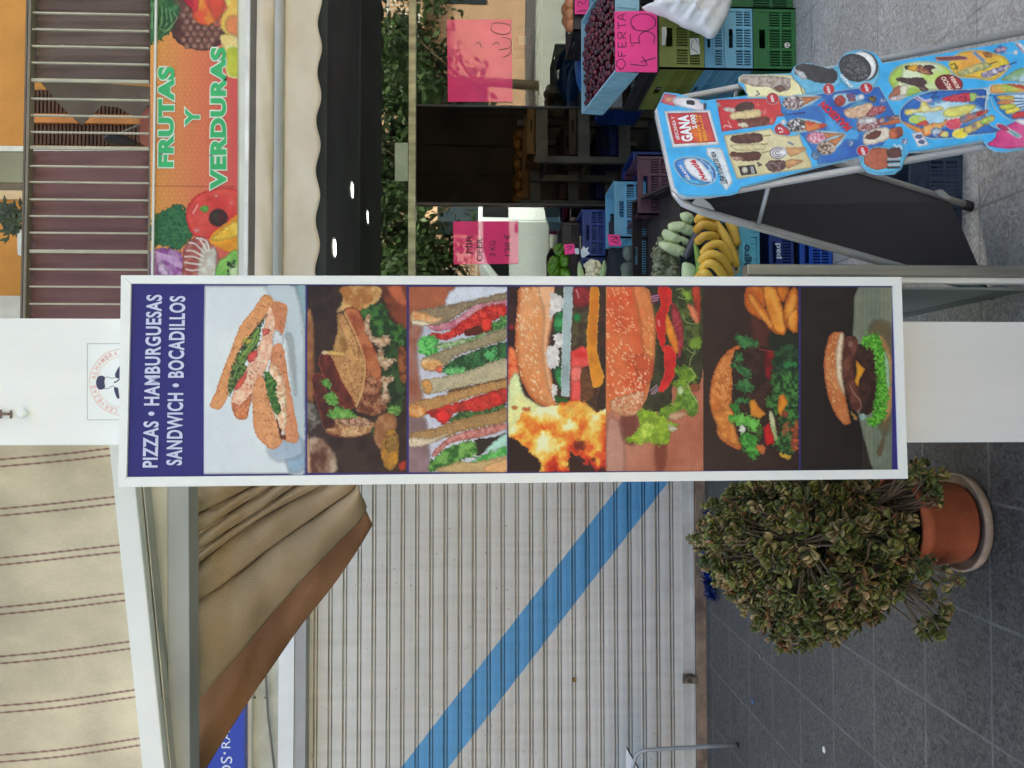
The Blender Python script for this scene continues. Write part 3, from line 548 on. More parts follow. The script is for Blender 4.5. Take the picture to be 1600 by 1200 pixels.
# 2 brown toast
A.clip = (481, 447.5, 635, 738); A.zoom(475, 440, 3.933)
A.poly([(20, 25), (640, 25), (640, 1180), (15, 1180)], (46, 32, 26), (62, 46, 36), f=.05, sm=1, wob=0)
A.poly([(15, 200), (55, 220), (65, 480), (60, 740), (15, 760)], (172, 118, 72), (140, 88, 52), soft=4, f=.06); A.poly([(15, 730), (80, 780), (110, 860), (60, 910), (15, 900)], (128, 124, 112), (70, 60, 50), soft=5)
A.poly([(470, 25), (640, 25), (640, 290), (560, 250), (500, 140)], (134, 66, 42), (98, 52, 38), soft=4, f=.07); A.poly([(510, 30), (600, 30), (630, 150), (560, 120)], (190, 100, 66), soft=5)
A.poly([(228, 28), (462, 30), (462, 110), (400, 158), (330, 190), (250, 178), (200, 188), (238, 110)], (214, 172, 112), (168, 108, 56), f=.09, soft=2)
A.poly([(205, 200), (262, 225), (305, 430), (180, 425), (205, 310)], (186, 142, 86), (150, 104, 52), f=.08, soft=2)
A.poly([(335, 190), (400, 150), (500, 140), (530, 240), (622, 290), (622, 390), (520, 402), (420, 335), (360, 240)], (34, 60, 30), (70, 118, 52), f=.13, wob=3)
A.poly([(490, 420), (600, 400), (610, 800), (520, 790), (470, 700)], (32, 44, 26), (52, 82, 40), f=.12, wob=3)
A.poly([(575, 415), (630, 420), (630, 610), (590, 600)], (156, 92, 52), (104, 56, 34), soft=2)
A.poly([(245, 170), (330, 168), (375, 260), (430, 400), (470, 500), (480, 620), (470, 720), (515, 770), (440, 825), (360, 812), (322, 785), (330, 700), (375, 600), (375, 500), (330, 400), (285, 290)], (150, 74, 44), (190, 112, 70), f=.08, edge=(105, 50, 32), ew=3)
A.poly([(380, 590), (450, 600), (480, 720), (510, 770), (440, 825), (350, 808), (322, 785), (330, 730)], (176, 122, 86), (104, 54, 36), f=.18)
A.poly([(235, 190), (285, 280), (335, 400), (378, 520), (368, 640), (330, 740), (318, 768), (270, 700), (220, 590), (160, 470), (235, 445), (260, 380), (210, 250)], (206, 154, 96), (158, 104, 60), f=.1, amt=.7)
A.line([(250, 190), (300, 290), (350, 410), (376, 520), (362, 650), (322, 768)], 3.2, (216, 170, 112), .8)
seeds(80, [(270, 300), (340, 420), (370, 560), (325, 740), (240, 560), (260, 440)], (96, 54, 28), 90, 3, 1.5, .8, .6)
A.poly([(88, 470), (130, 432), (160, 450), (200, 530), (250, 640), (315, 745), (272, 792), (205, 745), (150, 640), (108, 560)], (112, 46, 32), (80, 36, 26), f=.12, edge=(176, 84, 50), ew=2)
A.poly([(110, 430), (160, 425), (250, 435), (245, 458), (150, 450)], (232, 186, 100)); A.ell(130, 436, 22, 12, (236, 208, 160))
A.poly([(48, 580), (125, 575), (140, 690), (205, 800), (200, 870), (300, 860), (430, 870), (448, 900), (380, 938), (280, 958), (140, 932), (95, 800), (60, 680)], (92, 42, 30), (66, 30, 22), f=.12, edge=(168, 80, 56), ew=2)
A.poly([(190, 840), (330, 825), (448, 885), (380, 936), (280, 957), (150, 932), (135, 905), (200, 890)], (212, 172, 122), (164, 104, 66), f=.15)
A.poly([(200, 830), (320, 840), (420, 860), (380, 890), (240, 880)], (200, 160, 130), (120, 70, 50), f=.3)
A.poly([(395, 195), (410, 240), (402, 290), (440, 345), (515, 335), (528, 380), (470, 405), (405, 360), (366, 262)], (216, 188, 156), (176, 134, 100), f=.25, wob=2)
A.poly([(450, 440), (480, 405), (500, 470), (565, 480), (505, 545), (465, 505)], (218, 192, 160), (170, 130, 96), f=.25, wob=2); A.poly([(470, 590), (555, 588), (515, 650), (535, 735), (470, 735), (485, 660)], (208, 182, 150), (160, 120, 90), f=.25, wob=2)
for q_ in ([(100, 615), (140, 598), (165, 640), (150, 662)], [(125, 705), (180, 670), (212, 742), (165, 765)], [(155, 795), (235, 770), (325, 825), (260, 845), (165, 835)]): A.poly(q_, (86, 142, 56), (136, 184, 92), f=.2, wob=2.5)
A.poly([(510, 775), (580, 760), (592, 800), (535, 835)], (84, 130, 60), (130, 170, 80), f=.3, wob=2); A.poly([(405, 900), (452, 905), (440, 948)], (60, 92, 40), wob=2)
A.poly([(460, 825), (555, 815), (570, 900), (510, 955), (480, 1040), (425, 955)], (176, 126, 84), (150, 96, 60), soft=2)
A.poly([(470, 1030), (525, 905), (578, 940), (580, 1080), (552, 1150), (500, 1145)], (206, 144, 40), (160, 112, 50), f=.12); A.poly([(500, 960), (570, 940), (575, 1020), (510, 1050)], (164, 120, 60), (120, 90, 40), f=.3)
A.poly([(15, 980), (100, 955), (150, 1000), (195, 1070), (195, 1175), (15, 1175)], (96, 56, 40), (186, 162, 136), f=.05, soft=4); A.poly([(30, 960), (45, 1175), (18, 1175), (15, 960)], (200, 158, 120), soft=3)
A.poly([(580, 1120), (625, 1100), (625, 1150), (590, 1160)], (178, 56, 34), soft=3)
crumb(140, [(245, 170), (330, 168), (470, 500), (480, 700), (440, 825), (330, 780), (375, 520), (300, 300)], (206, 134, 88), (84, 38, 26), 31); crumb(90, [(190, 850), (445, 880), (380, 936), (150, 932)], (236, 206, 160), (120, 70, 44), 32)
crumb(110, [(235, 190), (378, 520), (325, 765), (160, 470)], (226, 184, 132), (140, 88, 52), 33)
# 3 sandwich layers
A.clip = (639.5, 448.5, 791, 737); A.zoom(630, 440, 3.935)
A.poly([(30, 25), (640, 25), (640, 1180), (30, 1180)], (206, 206, 218), (190, 192, 206), f=.02, sm=1, wob=0)
A.poly([(30, 30), (325, 30), (255, 150), (60, 200), (60, 300), (30, 420)], (174, 98, 68), (150, 84, 62), f=.05, soft=5); A.poly([(30, 300), (120, 280), (85, 400), (95, 560), (120, 740), (30, 750)], (164, 112, 98), (150, 88, 66), f=.04, soft=8)
A.poly([(30, 820), (130, 840), (150, 930), (160, 1170), (30, 1170)], (150, 120, 126), (132, 104, 104), f=.04, soft=7); A.poly([(330, 30), (640, 30), (640, 70), (400, 120), (260, 145)], (214, 220, 232), soft=3)
BB = dict(f=.3, amt=.5, wob=1.5)
A.poly([(150, 255), (300, 240), (400, 170), (500, 118), (640, 100), (640, 140), (510, 152), (420, 215), (310, 290), (180, 300)], (214, 150, 164), (188, 104, 124), f=.08)
A.poly([(55, 190), (250, 150), (400, 120), (640, 66), (640, 112), (450, 142), (350, 200), (250, 258), (160, 272), (55, 260)], (142, 122, 96), (172, 152, 126), **BB)
A.poly([(52, 188), (100, 182), (190, 215), (250, 225), (160, 265), (60, 258)], (222, 152, 92), (238, 190, 140), f=.1); A.poly([(60, 235), (160, 250), (140, 272), (60, 262)], (240, 222, 190), soft=2)
A.poly([(160, 318), (260, 318), (320, 268), (420, 205), (510, 150), (640, 145), (640, 205), (540, 245), (480, 295), (370, 320), (250, 362)], (176, 32, 34), (226, 66, 56), f=.12, wob=1.5)
A.poly([(380, 300), (470, 270), (560, 250), (560, 300), (400, 335)], (92, 34, 28)); A.poly([(480, 230), (540, 230), (535, 295), (490, 300)], (232, 62, 48))
A.poly([(550, 260), (640, 200), (640, 280), (560, 310)], (52, 104, 52), (120, 170, 90), f=.4, wob=2.5); A.poly([(95, 350), (190, 335), (220, 400), (190, 455), (105, 445)], (58, 152, 66), (120, 204, 110), f=.3, wob=3)
A.poly([(200, 385), (380, 352), (560, 295), (560, 312), (385, 382), (220, 415)], (96, 150, 80), (190, 200, 160), f=.3, wob=1.5)
A.poly([(112, 480), (220, 430), (400, 370), (640, 280), (640, 352), (500, 400), (340, 452), (250, 525), (180, 552), (120, 530)], (150, 136, 104), (176, 166, 134), **BB); A.poly([(112, 480), (180, 470), (250, 510), (190, 550), (118, 535)], (222, 158, 94), (236, 196, 140), f=.1); A.ell(225, 540, 25, 22, (224, 110, 80))
A.poly([(245, 525), (330, 470), (480, 412), (640, 370), (640, 470), (580, 500), (450, 535), (350, 585), (250, 562)], (30, 66, 40), (58, 116, 66), f=.12, wob=1.5); A.poly([(500, 430), (580, 410), (560, 460), (595, 490), (520, 480)], (88, 178, 104), wob=3); A.poly([(245, 540), (350, 520), (400, 565), (300, 580)], (80, 168, 86), (130, 204, 130), f=.4, wob=3)
A.poly([(112, 612), (300, 575), (450, 530), (640, 472), (640, 592), (450, 632), (280, 668), (140, 690)], (196, 184, 150), (164, 146, 108), **BB); A.poly([(112, 612), (165, 605), (180, 670), (135, 688)], (214, 152, 82))
A.poly([(280, 668), (450, 632), (640, 590), (640, 606), (460, 650), (300, 685)], (120, 86, 58))
A.poly([(30, 752), (200, 710), (400, 652), (640, 600), (640, 655), (450, 700), (300, 752), (160, 802), (110, 835), (30, 822)], (194, 142, 84), (160, 118, 70), **BB); A.poly([(35, 755), (120, 760), (140, 800), (100, 838), (35, 825)], (232, 186, 128), (220, 140, 70), f=.15)
A.poly([(140, 800), (330, 745), (500, 690), (640, 655), (640, 740), (500, 795), (345, 802), (300, 830), (245, 885), (205, 845)], (160, 44, 38), (214, 56, 48), f=.09, wob=1.5); A.ell(245, 825, 45, 40, (232, 48, 48), wob=2); A.ell(570, 720, 45, 45, (222, 48, 44), wob=2)
A.poly([(275, 865), (340, 802), (500, 792), (640, 745), (560, 812), (400, 845)], (40, 72, 38), (90, 130, 70), f=.3, wob=2)
A.poly([(35, 932), (200, 900), (330, 850), (550, 802), (640, 778), (640, 862), (450, 902), (330, 932), (150, 1002), (35, 1012)], (176, 134, 82), (140, 116, 84), **BB); A.poly([(35, 960), (160, 965), (280, 935), (150, 1004), (35, 1014)], (226, 206, 176), soft=2)
A.poly([(330, 935), (640, 868), (640, 905), (480, 958), (300, 992), (205, 1072), (175, 1066), (230, 1000)], (214, 150, 140), (190, 110, 100), f=.2, wob=1)
A.poly([(440, 975), (560, 958), (640, 930), (500, 1050), (450, 1070)], (44, 40, 34)); A.poly([(495, 1045), (640, 925), (640, 1010)], (178, 222, 204), soft=2)
A.poly([(160, 1110), (300, 1010), (430, 978), (455, 1060), (380, 1090), (210, 1165), (160, 1165)], (44, 100, 40), (120, 176, 84), f=.12, wob=2.5); A.poly([(400, 1130), (470, 1075), (560, 1040), (640, 1005), (640, 1065), (480, 1155)], (66, 160, 70), (120, 200, 110), f=.2, wob=3)
A.poly([(200, 1172), (350, 1105), (450, 1110), (640, 1075), (640, 1172)], (206, 176, 120), (170, 140, 96), **BB); A.poly([(510, 1130), (640, 1090), (640, 1172), (500, 1172)], (232, 176, 120), soft=3)
for rg_ in ([(55, 190), (640, 66), (640, 112), (250, 258), (55, 262)], [(112, 480), (640, 280), (640, 352), (250, 525), (120, 535)], [(112, 612), (640, 472), (640, 592), (140, 690)], [(30, 752), (640, 600), (640, 655), (30, 822)], [(35, 932), (640, 778), (640, 862), (35, 1012)]): crumb(120, rg_, (206, 190, 160), (96, 80, 56), int(rg_[0][1]), 1.2)
crumb(70, [(245, 560), (250, 525), (480, 412), (640, 380), (640, 470)], (110, 180, 110), (20, 40, 24), 41); crumb(60, [(160, 320), (510, 150), (640, 150), (540, 245), (250, 362)], (240, 110, 90), (120, 16, 20), 42, 1.8); crumb(60, [(140, 800), (640, 655), (640, 740), (345, 802)], (236, 100, 84), (110, 16, 20), 43, 1.8)
# 4 burger in flames
A.clip = (794.5, 448.5, 947, 736); A.zoom(790, 440, 3.935)
A.poly([(10, 25), (630, 25), (630, 1180), (10, 1180)], (42, 24, 30), (60, 34, 36), f=.05, sm=1, wob=0)
A.ell(35, 280, 18, 20, (140, 30, 50), soft=3); A.poly([(15, 420), (60, 420), (85, 560), (60, 640), (15, 680)], (220, 84, 52), (240, 130, 80), soft=4)
A.poly([(15, 640), (75, 560), (120, 700), (260, 790), (200, 850), (90, 930), (15, 950)], (228, 238, 176), (240, 214, 120), f=.05, amt=.6, soft=4); A.ell(125, 785, 28, 12, (224, 110, 60), soft=2, wob=1.5); A.ell(55, 775, 18, 12, (226, 130, 60), soft=2)
A.poly([(330, 25), (420, 25), (610, 30), (625, 500), (620, 800), (540, 790), (450, 700), (330, 720), (290, 300)], (66, 42, 34), (92, 58, 40), f=.09)
A.poly([(405, 180), (520, 160), (520, 380), (405, 400)], (84, 76, 50), (60, 44, 34), f=.12); A.poly([(545, 30), (615, 30), (615, 780), (560, 760), (590, 560)], (66, 38, 30), (44, 28, 24), f=.15)
A.poly([(95, 28), (310, 28), (300, 150), (285, 250), (262, 400), (282, 560), (312, 680), (305, 765), (245, 772), (165, 722), (100, 610), (62, 450), (60, 280), (75, 140)], (228, 142, 84), (236, 164, 110), f=.02, edge=(186, 96, 52), ew=9)
A.poly([(200, 30), (305, 30), (290, 200), (262, 380), (275, 560), (300, 690), (260, 640), (225, 400), (240, 200)], (238, 180, 136), soft=9)
seeds(115, [(100, 40), (230, 40), (200, 300), (210, 560), (230, 740), (160, 700), (90, 560), (66, 420), (70, 200)], (246, 216, 176), 65, 5, 2.4, 1.1)
A.poly([(300, 40), (350, 40), (352, 240), (345, 720), (310, 720), (285, 560), (300, 420), (300, 200)], (30, 60, 44), (60, 40, 30), f=.06)
for q_ in ([(285, 60), (362, 125), (335, 180), (300, 195), (272, 240), (272, 120)], [(300, 330), (372, 330), (362, 390), (310, 398)], [(258, 400), (322, 398), (332, 500), (290, 535), (255, 515), (248, 440)], [(282, 640), (318, 650), (312, 720), (296, 740)]): A.poly(q_, (238, 234, 230), (214, 206, 204), f=.12, wob=2, edge=(205, 195, 190), ew=2)
A.poly([(308, 205), (360, 198), (352, 300), (300, 302)], (22, 112, 60), (60, 160, 90), f=.1); A.poly([(305, 540), (346, 530), (342, 670), (312, 600)], (26, 110, 56), (60, 150, 80)); A.poly([(310, 700), (400, 730), (380, 750), (310, 742)], (40, 96, 40), wob=2)
A.poly([(358, 25), (418, 25), (404, 300), (398, 500), (393, 708), (342, 705), (342, 500), (350, 250)], (172, 190, 192), (150, 168, 170), f=.03, sm=1, edge=(205, 214, 214), ew=2)
A.poly([(415, 40), (512, 40), (522, 135), (430, 158)], (152, 30, 44), (110, 26, 36)); A.line([(435, 50), (445, 80), (450, 100)], 2, (230, 190, 190), .7); A.ell(440, 222, 24, 28, (24, 120, 60))
A.poly([(400, 430), (470, 395), (525, 420), (522, 520), (468, 528), (465, 738), (400, 738)], (222, 42, 40), (238, 90, 84), f=.04, sm=1, wob=.6); A.poly([(405, 530), (465, 530), (465, 600), (405, 610)], (240, 120, 110), soft=4)
A.poly([(466, 540), (530, 560), (545, 700), (485, 745), (466, 700)], (118, 72, 42), (84, 50, 34), f=.3, amt=.8)
A.poly([(520, 40), (570, 40), (572, 200), (562, 430), (608, 592), (545, 655), (518, 540), (498, 350), (515, 160)], (226, 142, 36), (206, 116, 28), f=.03, edge=(240, 176, 80), ew=2)
A.fire([(15, 930), (60, 880), (120, 800), (230, 775), (320, 745), (470, 740), (560, 800), (640, 800), (640, 1152), (520, 1152), (480, 1095), (400, 1060), (392, 1180), (200, 1180), (165, 1075), (95, 1000), (40, 975)])
A.poly([(320, 775), (400, 742), (475, 740), (545, 800), (440, 825), (340, 825)], (250, 214, 100), (244, 170, 60), f=.08, soft=5, wob=3, al=.85)
A.ell(455, 1010, 34, 34, (96, 26, 22), soft=4, wob=3, al=.8); A.ell(540, 1095, 14, 12, (70, 16, 18), soft=3, al=.8)
A.poly([(10, 965), (70, 985), (130, 1040), (195, 1090), (205, 1175), (10, 1175)], (30, 12, 16), soft=3, wob=2); A.poly([(395, 1075), (440, 1095), (500, 1165), (392, 1175)], (44, 16, 18), soft=3, wob=2)
# 5 burger with lettuce on wood
A.clip = (947.5, 448.5, 1098.5, 735.5); A.zoom(940, 440, 3.935)
A.poly([(20, 25), (640, 25), (640, 1180), (20, 1180)], (176, 98, 72), (196, 126, 100), f=.03, sm=1, wob=0, asp=.25)
A.poly([(120, 830), (220, 820), (200, 1000), (120, 960)], (120, 60, 50), soft=8); A.poly([(330, 980), (400, 1000), (380, 1160), (340, 1160)], (128, 56, 40), soft=7)
A.poly([(40, 850), (120, 900), (140, 1170), (30, 1170)], (192, 140, 122), soft=9)
for i in range(26): a_ = 440+i*7; A.line([(a_, 900), (a_+10+i, 1170)], .8, (140, 66, 46) if i % 2 else (206, 132, 100), .35)
A.poly([(270, 30), (620, 30), (622, 560), (560, 640), (440, 640), (430, 760), (330, 800), (230, 790), (300, 640)], (38, 38, 26), (56, 60, 34), f=.06)
A.poly([(440, 40), (560, 40), (610, 240), (610, 420), (530, 520), (500, 400), (470, 200)], (44, 54, 26), (84, 100, 44), f=.09, wob=2)
for p in ([(460, 50), (500, 45), (520, 90)], [(500, 200), (520, 250), (590, 262)], [(520, 410), (560, 440), (575, 420)], [(540, 520), (550, 470), (575, 440)], [(470, 95), (530, 110), (548, 70)]): A.line(p, 1.4, (160, 176, 110), .8)
A.poly([(500, 60), (545, 60), (545, 120), (510, 110)], (130, 160, 56), wob=2); A.poly([(540, 360), (610, 340), (610, 410), (550, 412)], (118, 150, 50), wob=1.5)
A.poly([(555, 38), (606, 38), (606, 250), (575, 170)], (196, 66, 42), (160, 50, 34), f=.1); A.poly([(530, 145), (572, 165), (602, 250), (560, 238)], (226, 130, 90), wob=1.5); A.ell(575, 650, 30, 28, (150, 80, 50), soft=2)
A.poly([(430, 130), (470, 170), (505, 300), (495, 430), (470, 470), (450, 350), (430, 220)], (132, 34, 44), (178, 60, 70), f=.35)
A.poly([(290, 80), (355, 72), (352, 122), (310, 135)], (88, 26, 48)); 
for p in ([(305, 92), (350, 84)], [(306, 106), (350, 98)], [(310, 122), (348, 112)], [(305, 690), (345, 650)], [(318, 692), (352, 662)], [(300, 672), (340, 636)]): A.line(p, 1.5, (206, 160, 200), .9)
A.poly([(345, 36), (418, 36), (430, 110), (405, 210), (392, 330), (384, 440), (345, 340), (330, 225), (365, 140)], (208, 30, 30), (176, 24, 28), f=.05, edge=(236, 70, 50), ew=2)
A.poly([(398, 390), (455, 435), (452, 560), (412, 640), (370, 678), (348, 662), (388, 560), (384, 480)], (220, 34, 36), (190, 28, 30), f=.05, edge=(238, 80, 60), ew=2); A.line([(350, 240), (355, 270)], 3, (240, 170, 170), .7)
A.poly([(398, 195), (430, 250), (462, 350), (475, 425), (455, 440), (415, 370), (395, 290)], (240, 150, 44), (226, 120, 36), f=.08)
A.poly([(20, 30), (262, 30), (305, 120), (330, 270), (326, 450), (310, 580), (270, 720), (225, 805), (150, 826), (60, 790), (25, 760)], (216, 84, 46), (226, 112, 62), f=.03, edge=(216, 132, 74), ew=10)
A.poly([(190, 30), (262, 30), (305, 120), (330, 270), (318, 500), (260, 440), (230, 200)], (228, 138, 76), (214, 92, 50), f=.05, amt=.6, soft=8); A.poly([(200, 460), (316, 470), (300, 620), (230, 600)], (204, 84, 48), soft=6)
A.poly([(60, 730), (150, 700), (265, 680), (225, 805), (150, 826), (60, 790)], (224, 172, 130), (206, 120, 80), f=.3, soft=3)
seeds(150, [(30, 40), (150, 40), (230, 330), (250, 560), (260, 700), (30, 700)], (248, 200, 160), 50, 8, 2.2, 1.0); seeds(60, [(60, 560), (290, 560), (240, 780), (80, 770)], (250, 214, 180), 70, 9, 2.3, 1.1); seeds(50, [(250, 200), (325, 200), (300, 640), (260, 500)], (244, 190, 130), 80, 10, 1.8, .9)
LT_ = dict(f=.12, wob=3, edge=(96, 130, 36), ew=2)
A.poly([(455, 540), (490, 515), (545, 525), (580, 575), (580, 620), (530, 612), (555, 690), (598, 745), (590, 800), (555, 832), (500, 785), (440, 832), (385, 850), (340, 800), (440, 745), (462, 660), (428, 625), (480, 600)], (124, 160, 44), (78, 112, 30), **LT_)
A.poly([(520, 660), (560, 690), (592, 760), (550, 800), (500, 730)], (80, 124, 40), (130, 170, 60), f=.2, wob=2); A.line([(540, 530), (575, 580), (530, 640), (590, 740)], 1.6, (186, 206, 120), .8); A.ell(485, 670, 22, 26, (190, 210, 150), soft=2)
A.poly([(225, 790), (320, 795), (400, 850), (470, 880), (425, 920), (415, 985), (352, 1008), (300, 990), (240, 1000), (160, 985), (155, 960), (205, 930), (225, 870)], (170, 200, 52), (122, 154, 36), **LT_)
A.poly([(250, 870), (330, 880), (300, 960), (220, 960)], (206, 222, 90), (160, 196, 60), f=.2, soft=3, wob=2); A.poly([(400, 870), (465, 905), (430, 920)], (214, 214, 180), wob=2); A.poly([(410, 820), (480, 800), (520, 820), (440, 850)], (216, 170, 130), wob=1.5)
# 6 burgers and fries, dark
A.clip = (1100, 449, 1247.5, 734); A.zoom(1090, 440, 3.933)
A.poly([(30, 25), (640, 25), (640, 1180), (30, 1180)], (46, 28, 26), (54, 34, 32), f=.04, sm=1, wob=0)
A.poly([(330, 200), (480, 320), (480, 420), (400, 420), (340, 380)], (84, 40, 32), soft=12); A.poly([(440, 320), (620, 320), (620, 500), (470, 480)], (34, 40, 30), soft=8)
FRY = [([(300, 30), (400, 30), (420, 120), (400, 230), (345, 212), (288, 150)], 0), ([(300, 90), (340, 70), (460, 230), (520, 322), (470, 316), (420, 262)], 1), ([(395, 30), (480, 30), (530, 180), (548, 300), (520, 330), (470, 300), (430, 200)], 2), ([(560, 60), (615, 40), (615, 200), (600, 300), (540, 280), (525, 180)], 1), ([(480, 30), (560, 30), (540, 110), (510, 120)], 0), ([(545, 230), (615, 150), (615, 310), (560, 296)], 2)]
for i_, (p_, k_) in enumerate(FRY): A.poly(p_, ((214, 122, 38), (224, 138, 48), (236, 152, 54))[k_], ((196, 92, 28), (206, 110, 34), (222, 130, 40))[k_], f=.06, edge=(140, 66, 24), ew=5, sm=2)
for p, w_ in (([(450, 60), (495, 190), (520, 290)], 8), ([(330, 110), (390, 200), (450, 270)], 6), ([(590, 90), (570, 190), (580, 260)], 8)): A.line(p, w_, (246, 180, 84), .55, soft=4)
A.poly([(265, 395), (200, 415), (130, 490), (90, 590), (72, 700), (82, 800), (120, 880), (115, 930), (160, 985), (240, 1032), (268, 1015), (225, 880), (210, 700), (230, 520)], (196, 104, 44), (222, 140, 70), f=.12, edge=(150, 72, 34), ew=4)
A.poly([(100, 800), (215, 790), (220, 870), (250, 1000), (160, 970), (120, 880)], (228, 150, 72), (210, 120, 48), f=.15, soft=4); seeds(150, [(190, 440), (230, 440), (212, 700), (180, 780), (100, 720), (120, 540)], (236, 176, 110), 80, 12, 1.3, .7)
A.poly([(230, 420), (470, 420), (470, 600), (430, 730), (400, 880), (340, 880), (230, 700)], (44, 24, 22), (66, 38, 32), f=.1)
A.poly([(420, 428), (476, 436), (462, 540), (432, 605), (408, 520)], (140, 24, 30), (100, 20, 26)); A.line([(380, 415), (430, 425), (478, 430)], 1.4, (190, 70, 60)); A.line([(480, 460), (470, 540), (450, 600)], 1.5, (120, 90, 80), .8)
G1 = dict(f=.2, wob=3.5)
for q_ in ([(235, 330), (330, 345), (372, 395), (290, 412), (250, 380)], [(195, 505), (290, 515), (345, 575), (370, 560), (310, 592), (235, 542)], [(235, 440), (280, 450), (270, 500), (230, 500)], [(235, 620), (320, 600), (335, 680), (240, 672)], [(240, 715), (330, 720), (300, 750), (240, 740)]): A.poly(q_, (42, 88, 46), (66, 130, 70), **G1)
A.poly([(478, 420), (620, 400), (620, 640), (470, 600)], (28, 48, 30), (44, 84, 50), f=.2, wob=3); A.poly([(530, 490), (600, 488), (605, 520), (540, 528)], (50, 128, 70), wob=2.5)
A.poly([(445, 600), (540, 560), (618, 590), (620, 1000), (560, 1062), (500, 1050), (470, 980), (510, 930), (490, 820), (415, 745), (460, 680)], (26, 56, 30), (74, 132, 62), f=.22, wob=4)
A.poly([(190, 835), (270, 810), (380, 862), (385, 920), (345, 932), (280, 885), (212, 872)], (78, 160, 56), (120, 196, 84), f=.12, wob=3); A.poly([(205, 745), (250, 750), (250, 810), (215, 800)], (50, 130, 50), wob=3)
A.poly([(250, 960), (320, 930), (372, 980), (372, 1060), (330, 1098), (295, 1040)], (44, 122, 42), (90, 176, 70), f=.2, wob=4); A.poly([(360, 890), (400, 900), (380, 980)], (70, 100, 40), wob=2)
A.poly([(318, 735), (350, 722), (385, 780), (422, 815), (382, 842), (328, 825)], (226, 148, 48), (206, 122, 36), f=.05, sm=1, wob=.5); A.poly([(500, 700), (530, 690), (558, 742), (525, 795), (515, 838), (490, 800)], (228, 146, 44), (200, 110, 34), f=.08, sm=1, wob=.6); A.poly([(520, 795), (555, 800), (550, 838), (522, 825)], (150, 70, 50))
A.poly([(438, 812), (462, 812), (490, 940), (488, 970), (462, 962)], (206, 208, 160), (160, 170, 110), f=.1); A.poly([(402, 895), (438, 868), (468, 950), (472, 995), (422, 1008)], (216, 32, 32), (190, 28, 30), f=.1, sm=1)
A.ell(276, 908, 22, 26, (216, 220, 206), wob=1.5); A.poly([(360, 1000), (420, 1020), (400, 1062), (365, 1040)], (196, 110, 60), wob=2); A.poly([(505, 1050), (570, 1070), (560, 1090), (515, 1080)], (214, 170, 60), wob=1.5); A.poly([(585, 880), (620, 870), (620, 1030), (575, 1025)], (196, 92, 50), (120, 60, 40), f=.3, wob=3)
A.poly([(520, 870), (570, 880), (550, 950), (520, 930)], (170, 90, 60), (60, 90, 40), f=.4, wob=3)
# 7 burger on a board
A.clip = (1252, 449.5, 1393, 734)
A.poly([(620, 25), (1210, 25), (1230, 1180), (620, 1180)], (30, 25, 25), (36, 30, 30), f=.05, sm=1, wob=0)
A.poly([(988, 25), (1230, 25), (1230, 1180), (1092, 1180), (1040, 1030), (1000, 880), (965, 700), (950, 450), (960, 200)], (112, 122, 106), (128, 132, 112), f=.05, wob=.3, asp=.1, sm=2)
for i in range(16): x_ = 1000+i*13; A.line([(x_, 30), (x_+4, 400), (x_+22, 1160)], .9, (92, 100, 84) if i % 2 else (138, 140, 118), .35)
A.poly([(1100, 1050), (1150, 940), (1130, 1060)], (110, 90, 60), soft=4); A.poly([(1050, 300), (1180, 260), (1200, 420), (1190, 860), (1120, 900)], (104, 92, 66), soft=9)
A.poly([(1110, 325), (1165, 375), (1198, 500), (1203, 700), (1182, 820), (1140, 862), (1130, 700), (1140, 450)], (190, 150, 96), (168, 126, 78), f=.05, edge=(140, 104, 66), ew=4)
A.poly([(900, 370), (980, 385), (1072, 395), (1100, 470), (1102, 700), (1075, 800), (1000, 812), (950, 700), (890, 600)], (46, 28, 26), (72, 44, 36), f=.14)
A.poly([(1008, 345), (1060, 318), (1110, 325), (1142, 400), (1172, 510), (1174, 700), (1152, 830), (1092, 895), (1040, 862), (1082, 790), (1104, 650), (1088, 500), (1075, 420), (1020, 395)], (66, 142, 36), (124, 204, 72), f=.3, wob=3.5)
seeds(90, [(1100, 420), (1150, 460), (1160, 760), (1090, 860), (1100, 600)], (34, 84, 24), None, 22, 1.6, .9, .7)
A.poly([(1150, 430), (1175, 500), (1178, 660), (1160, 620)], (170, 210, 170), soft=2)
A.poly([(900, 350), (960, 335), (985, 400), (962, 480), (960, 570), (985, 650), (1008, 740), (985, 808), (940, 760), (905, 640), (890, 480)], (84, 44, 36), (120, 70, 56), f=.12, wob=1.5); A.line([(938, 640), (965, 690), (1000, 735), (1003, 775), (980, 800)], 2.2, (158, 118, 104), .8); A.ell(940, 385, 18, 22, (150, 100, 88), soft=2)
A.poly([(972, 482), (1030, 540), (995, 600), (985, 650), (965, 612), (978, 560)], (236, 166, 46), (222, 146, 36), f=.05, sm=1, wob=.5); A.poly([(940, 790), (985, 845), (960, 842)], (190, 140, 80)); A.poly([(1000, 800), (1035, 830), (1010, 860)], (160, 190, 180), wob=2)
A.poly([(848, 310), (898, 320), (890, 440), (888, 560), (905, 680), (925, 780), (940, 868), (890, 872), (832, 790), (790, 650), (776, 500), (792, 390), (815, 330)], (190, 108, 58), (206, 130, 78), f=.04, edge=(156, 82, 44), ew=4)
A.poly([(870, 330), (898, 325), (888, 440), (888, 560), (905, 690), (880, 660), (852, 560), (850, 430)], (226, 206, 176), soft=5); seeds(60, [(830, 330), (860, 340), (840, 560), (890, 800), (900, 850), (830, 770), (790, 620), (784, 450)], (232, 186, 130), 75, 14, 1.7, .9)
A.clip = None; A.T = (0, 0, 1)
SP = vmat("sign_print", .34, .35, 0)
pn = A.mesh("printed_panel", sp, SP, sg, off=-.006)
mb = MB(); letters(mb, "PIZZAS • HAMBURGUESAS", [(246.5, 730.5), (253.5, 460.5), (228.8, 460.5), (222.5, 730.5)], sp, -.004, .028)
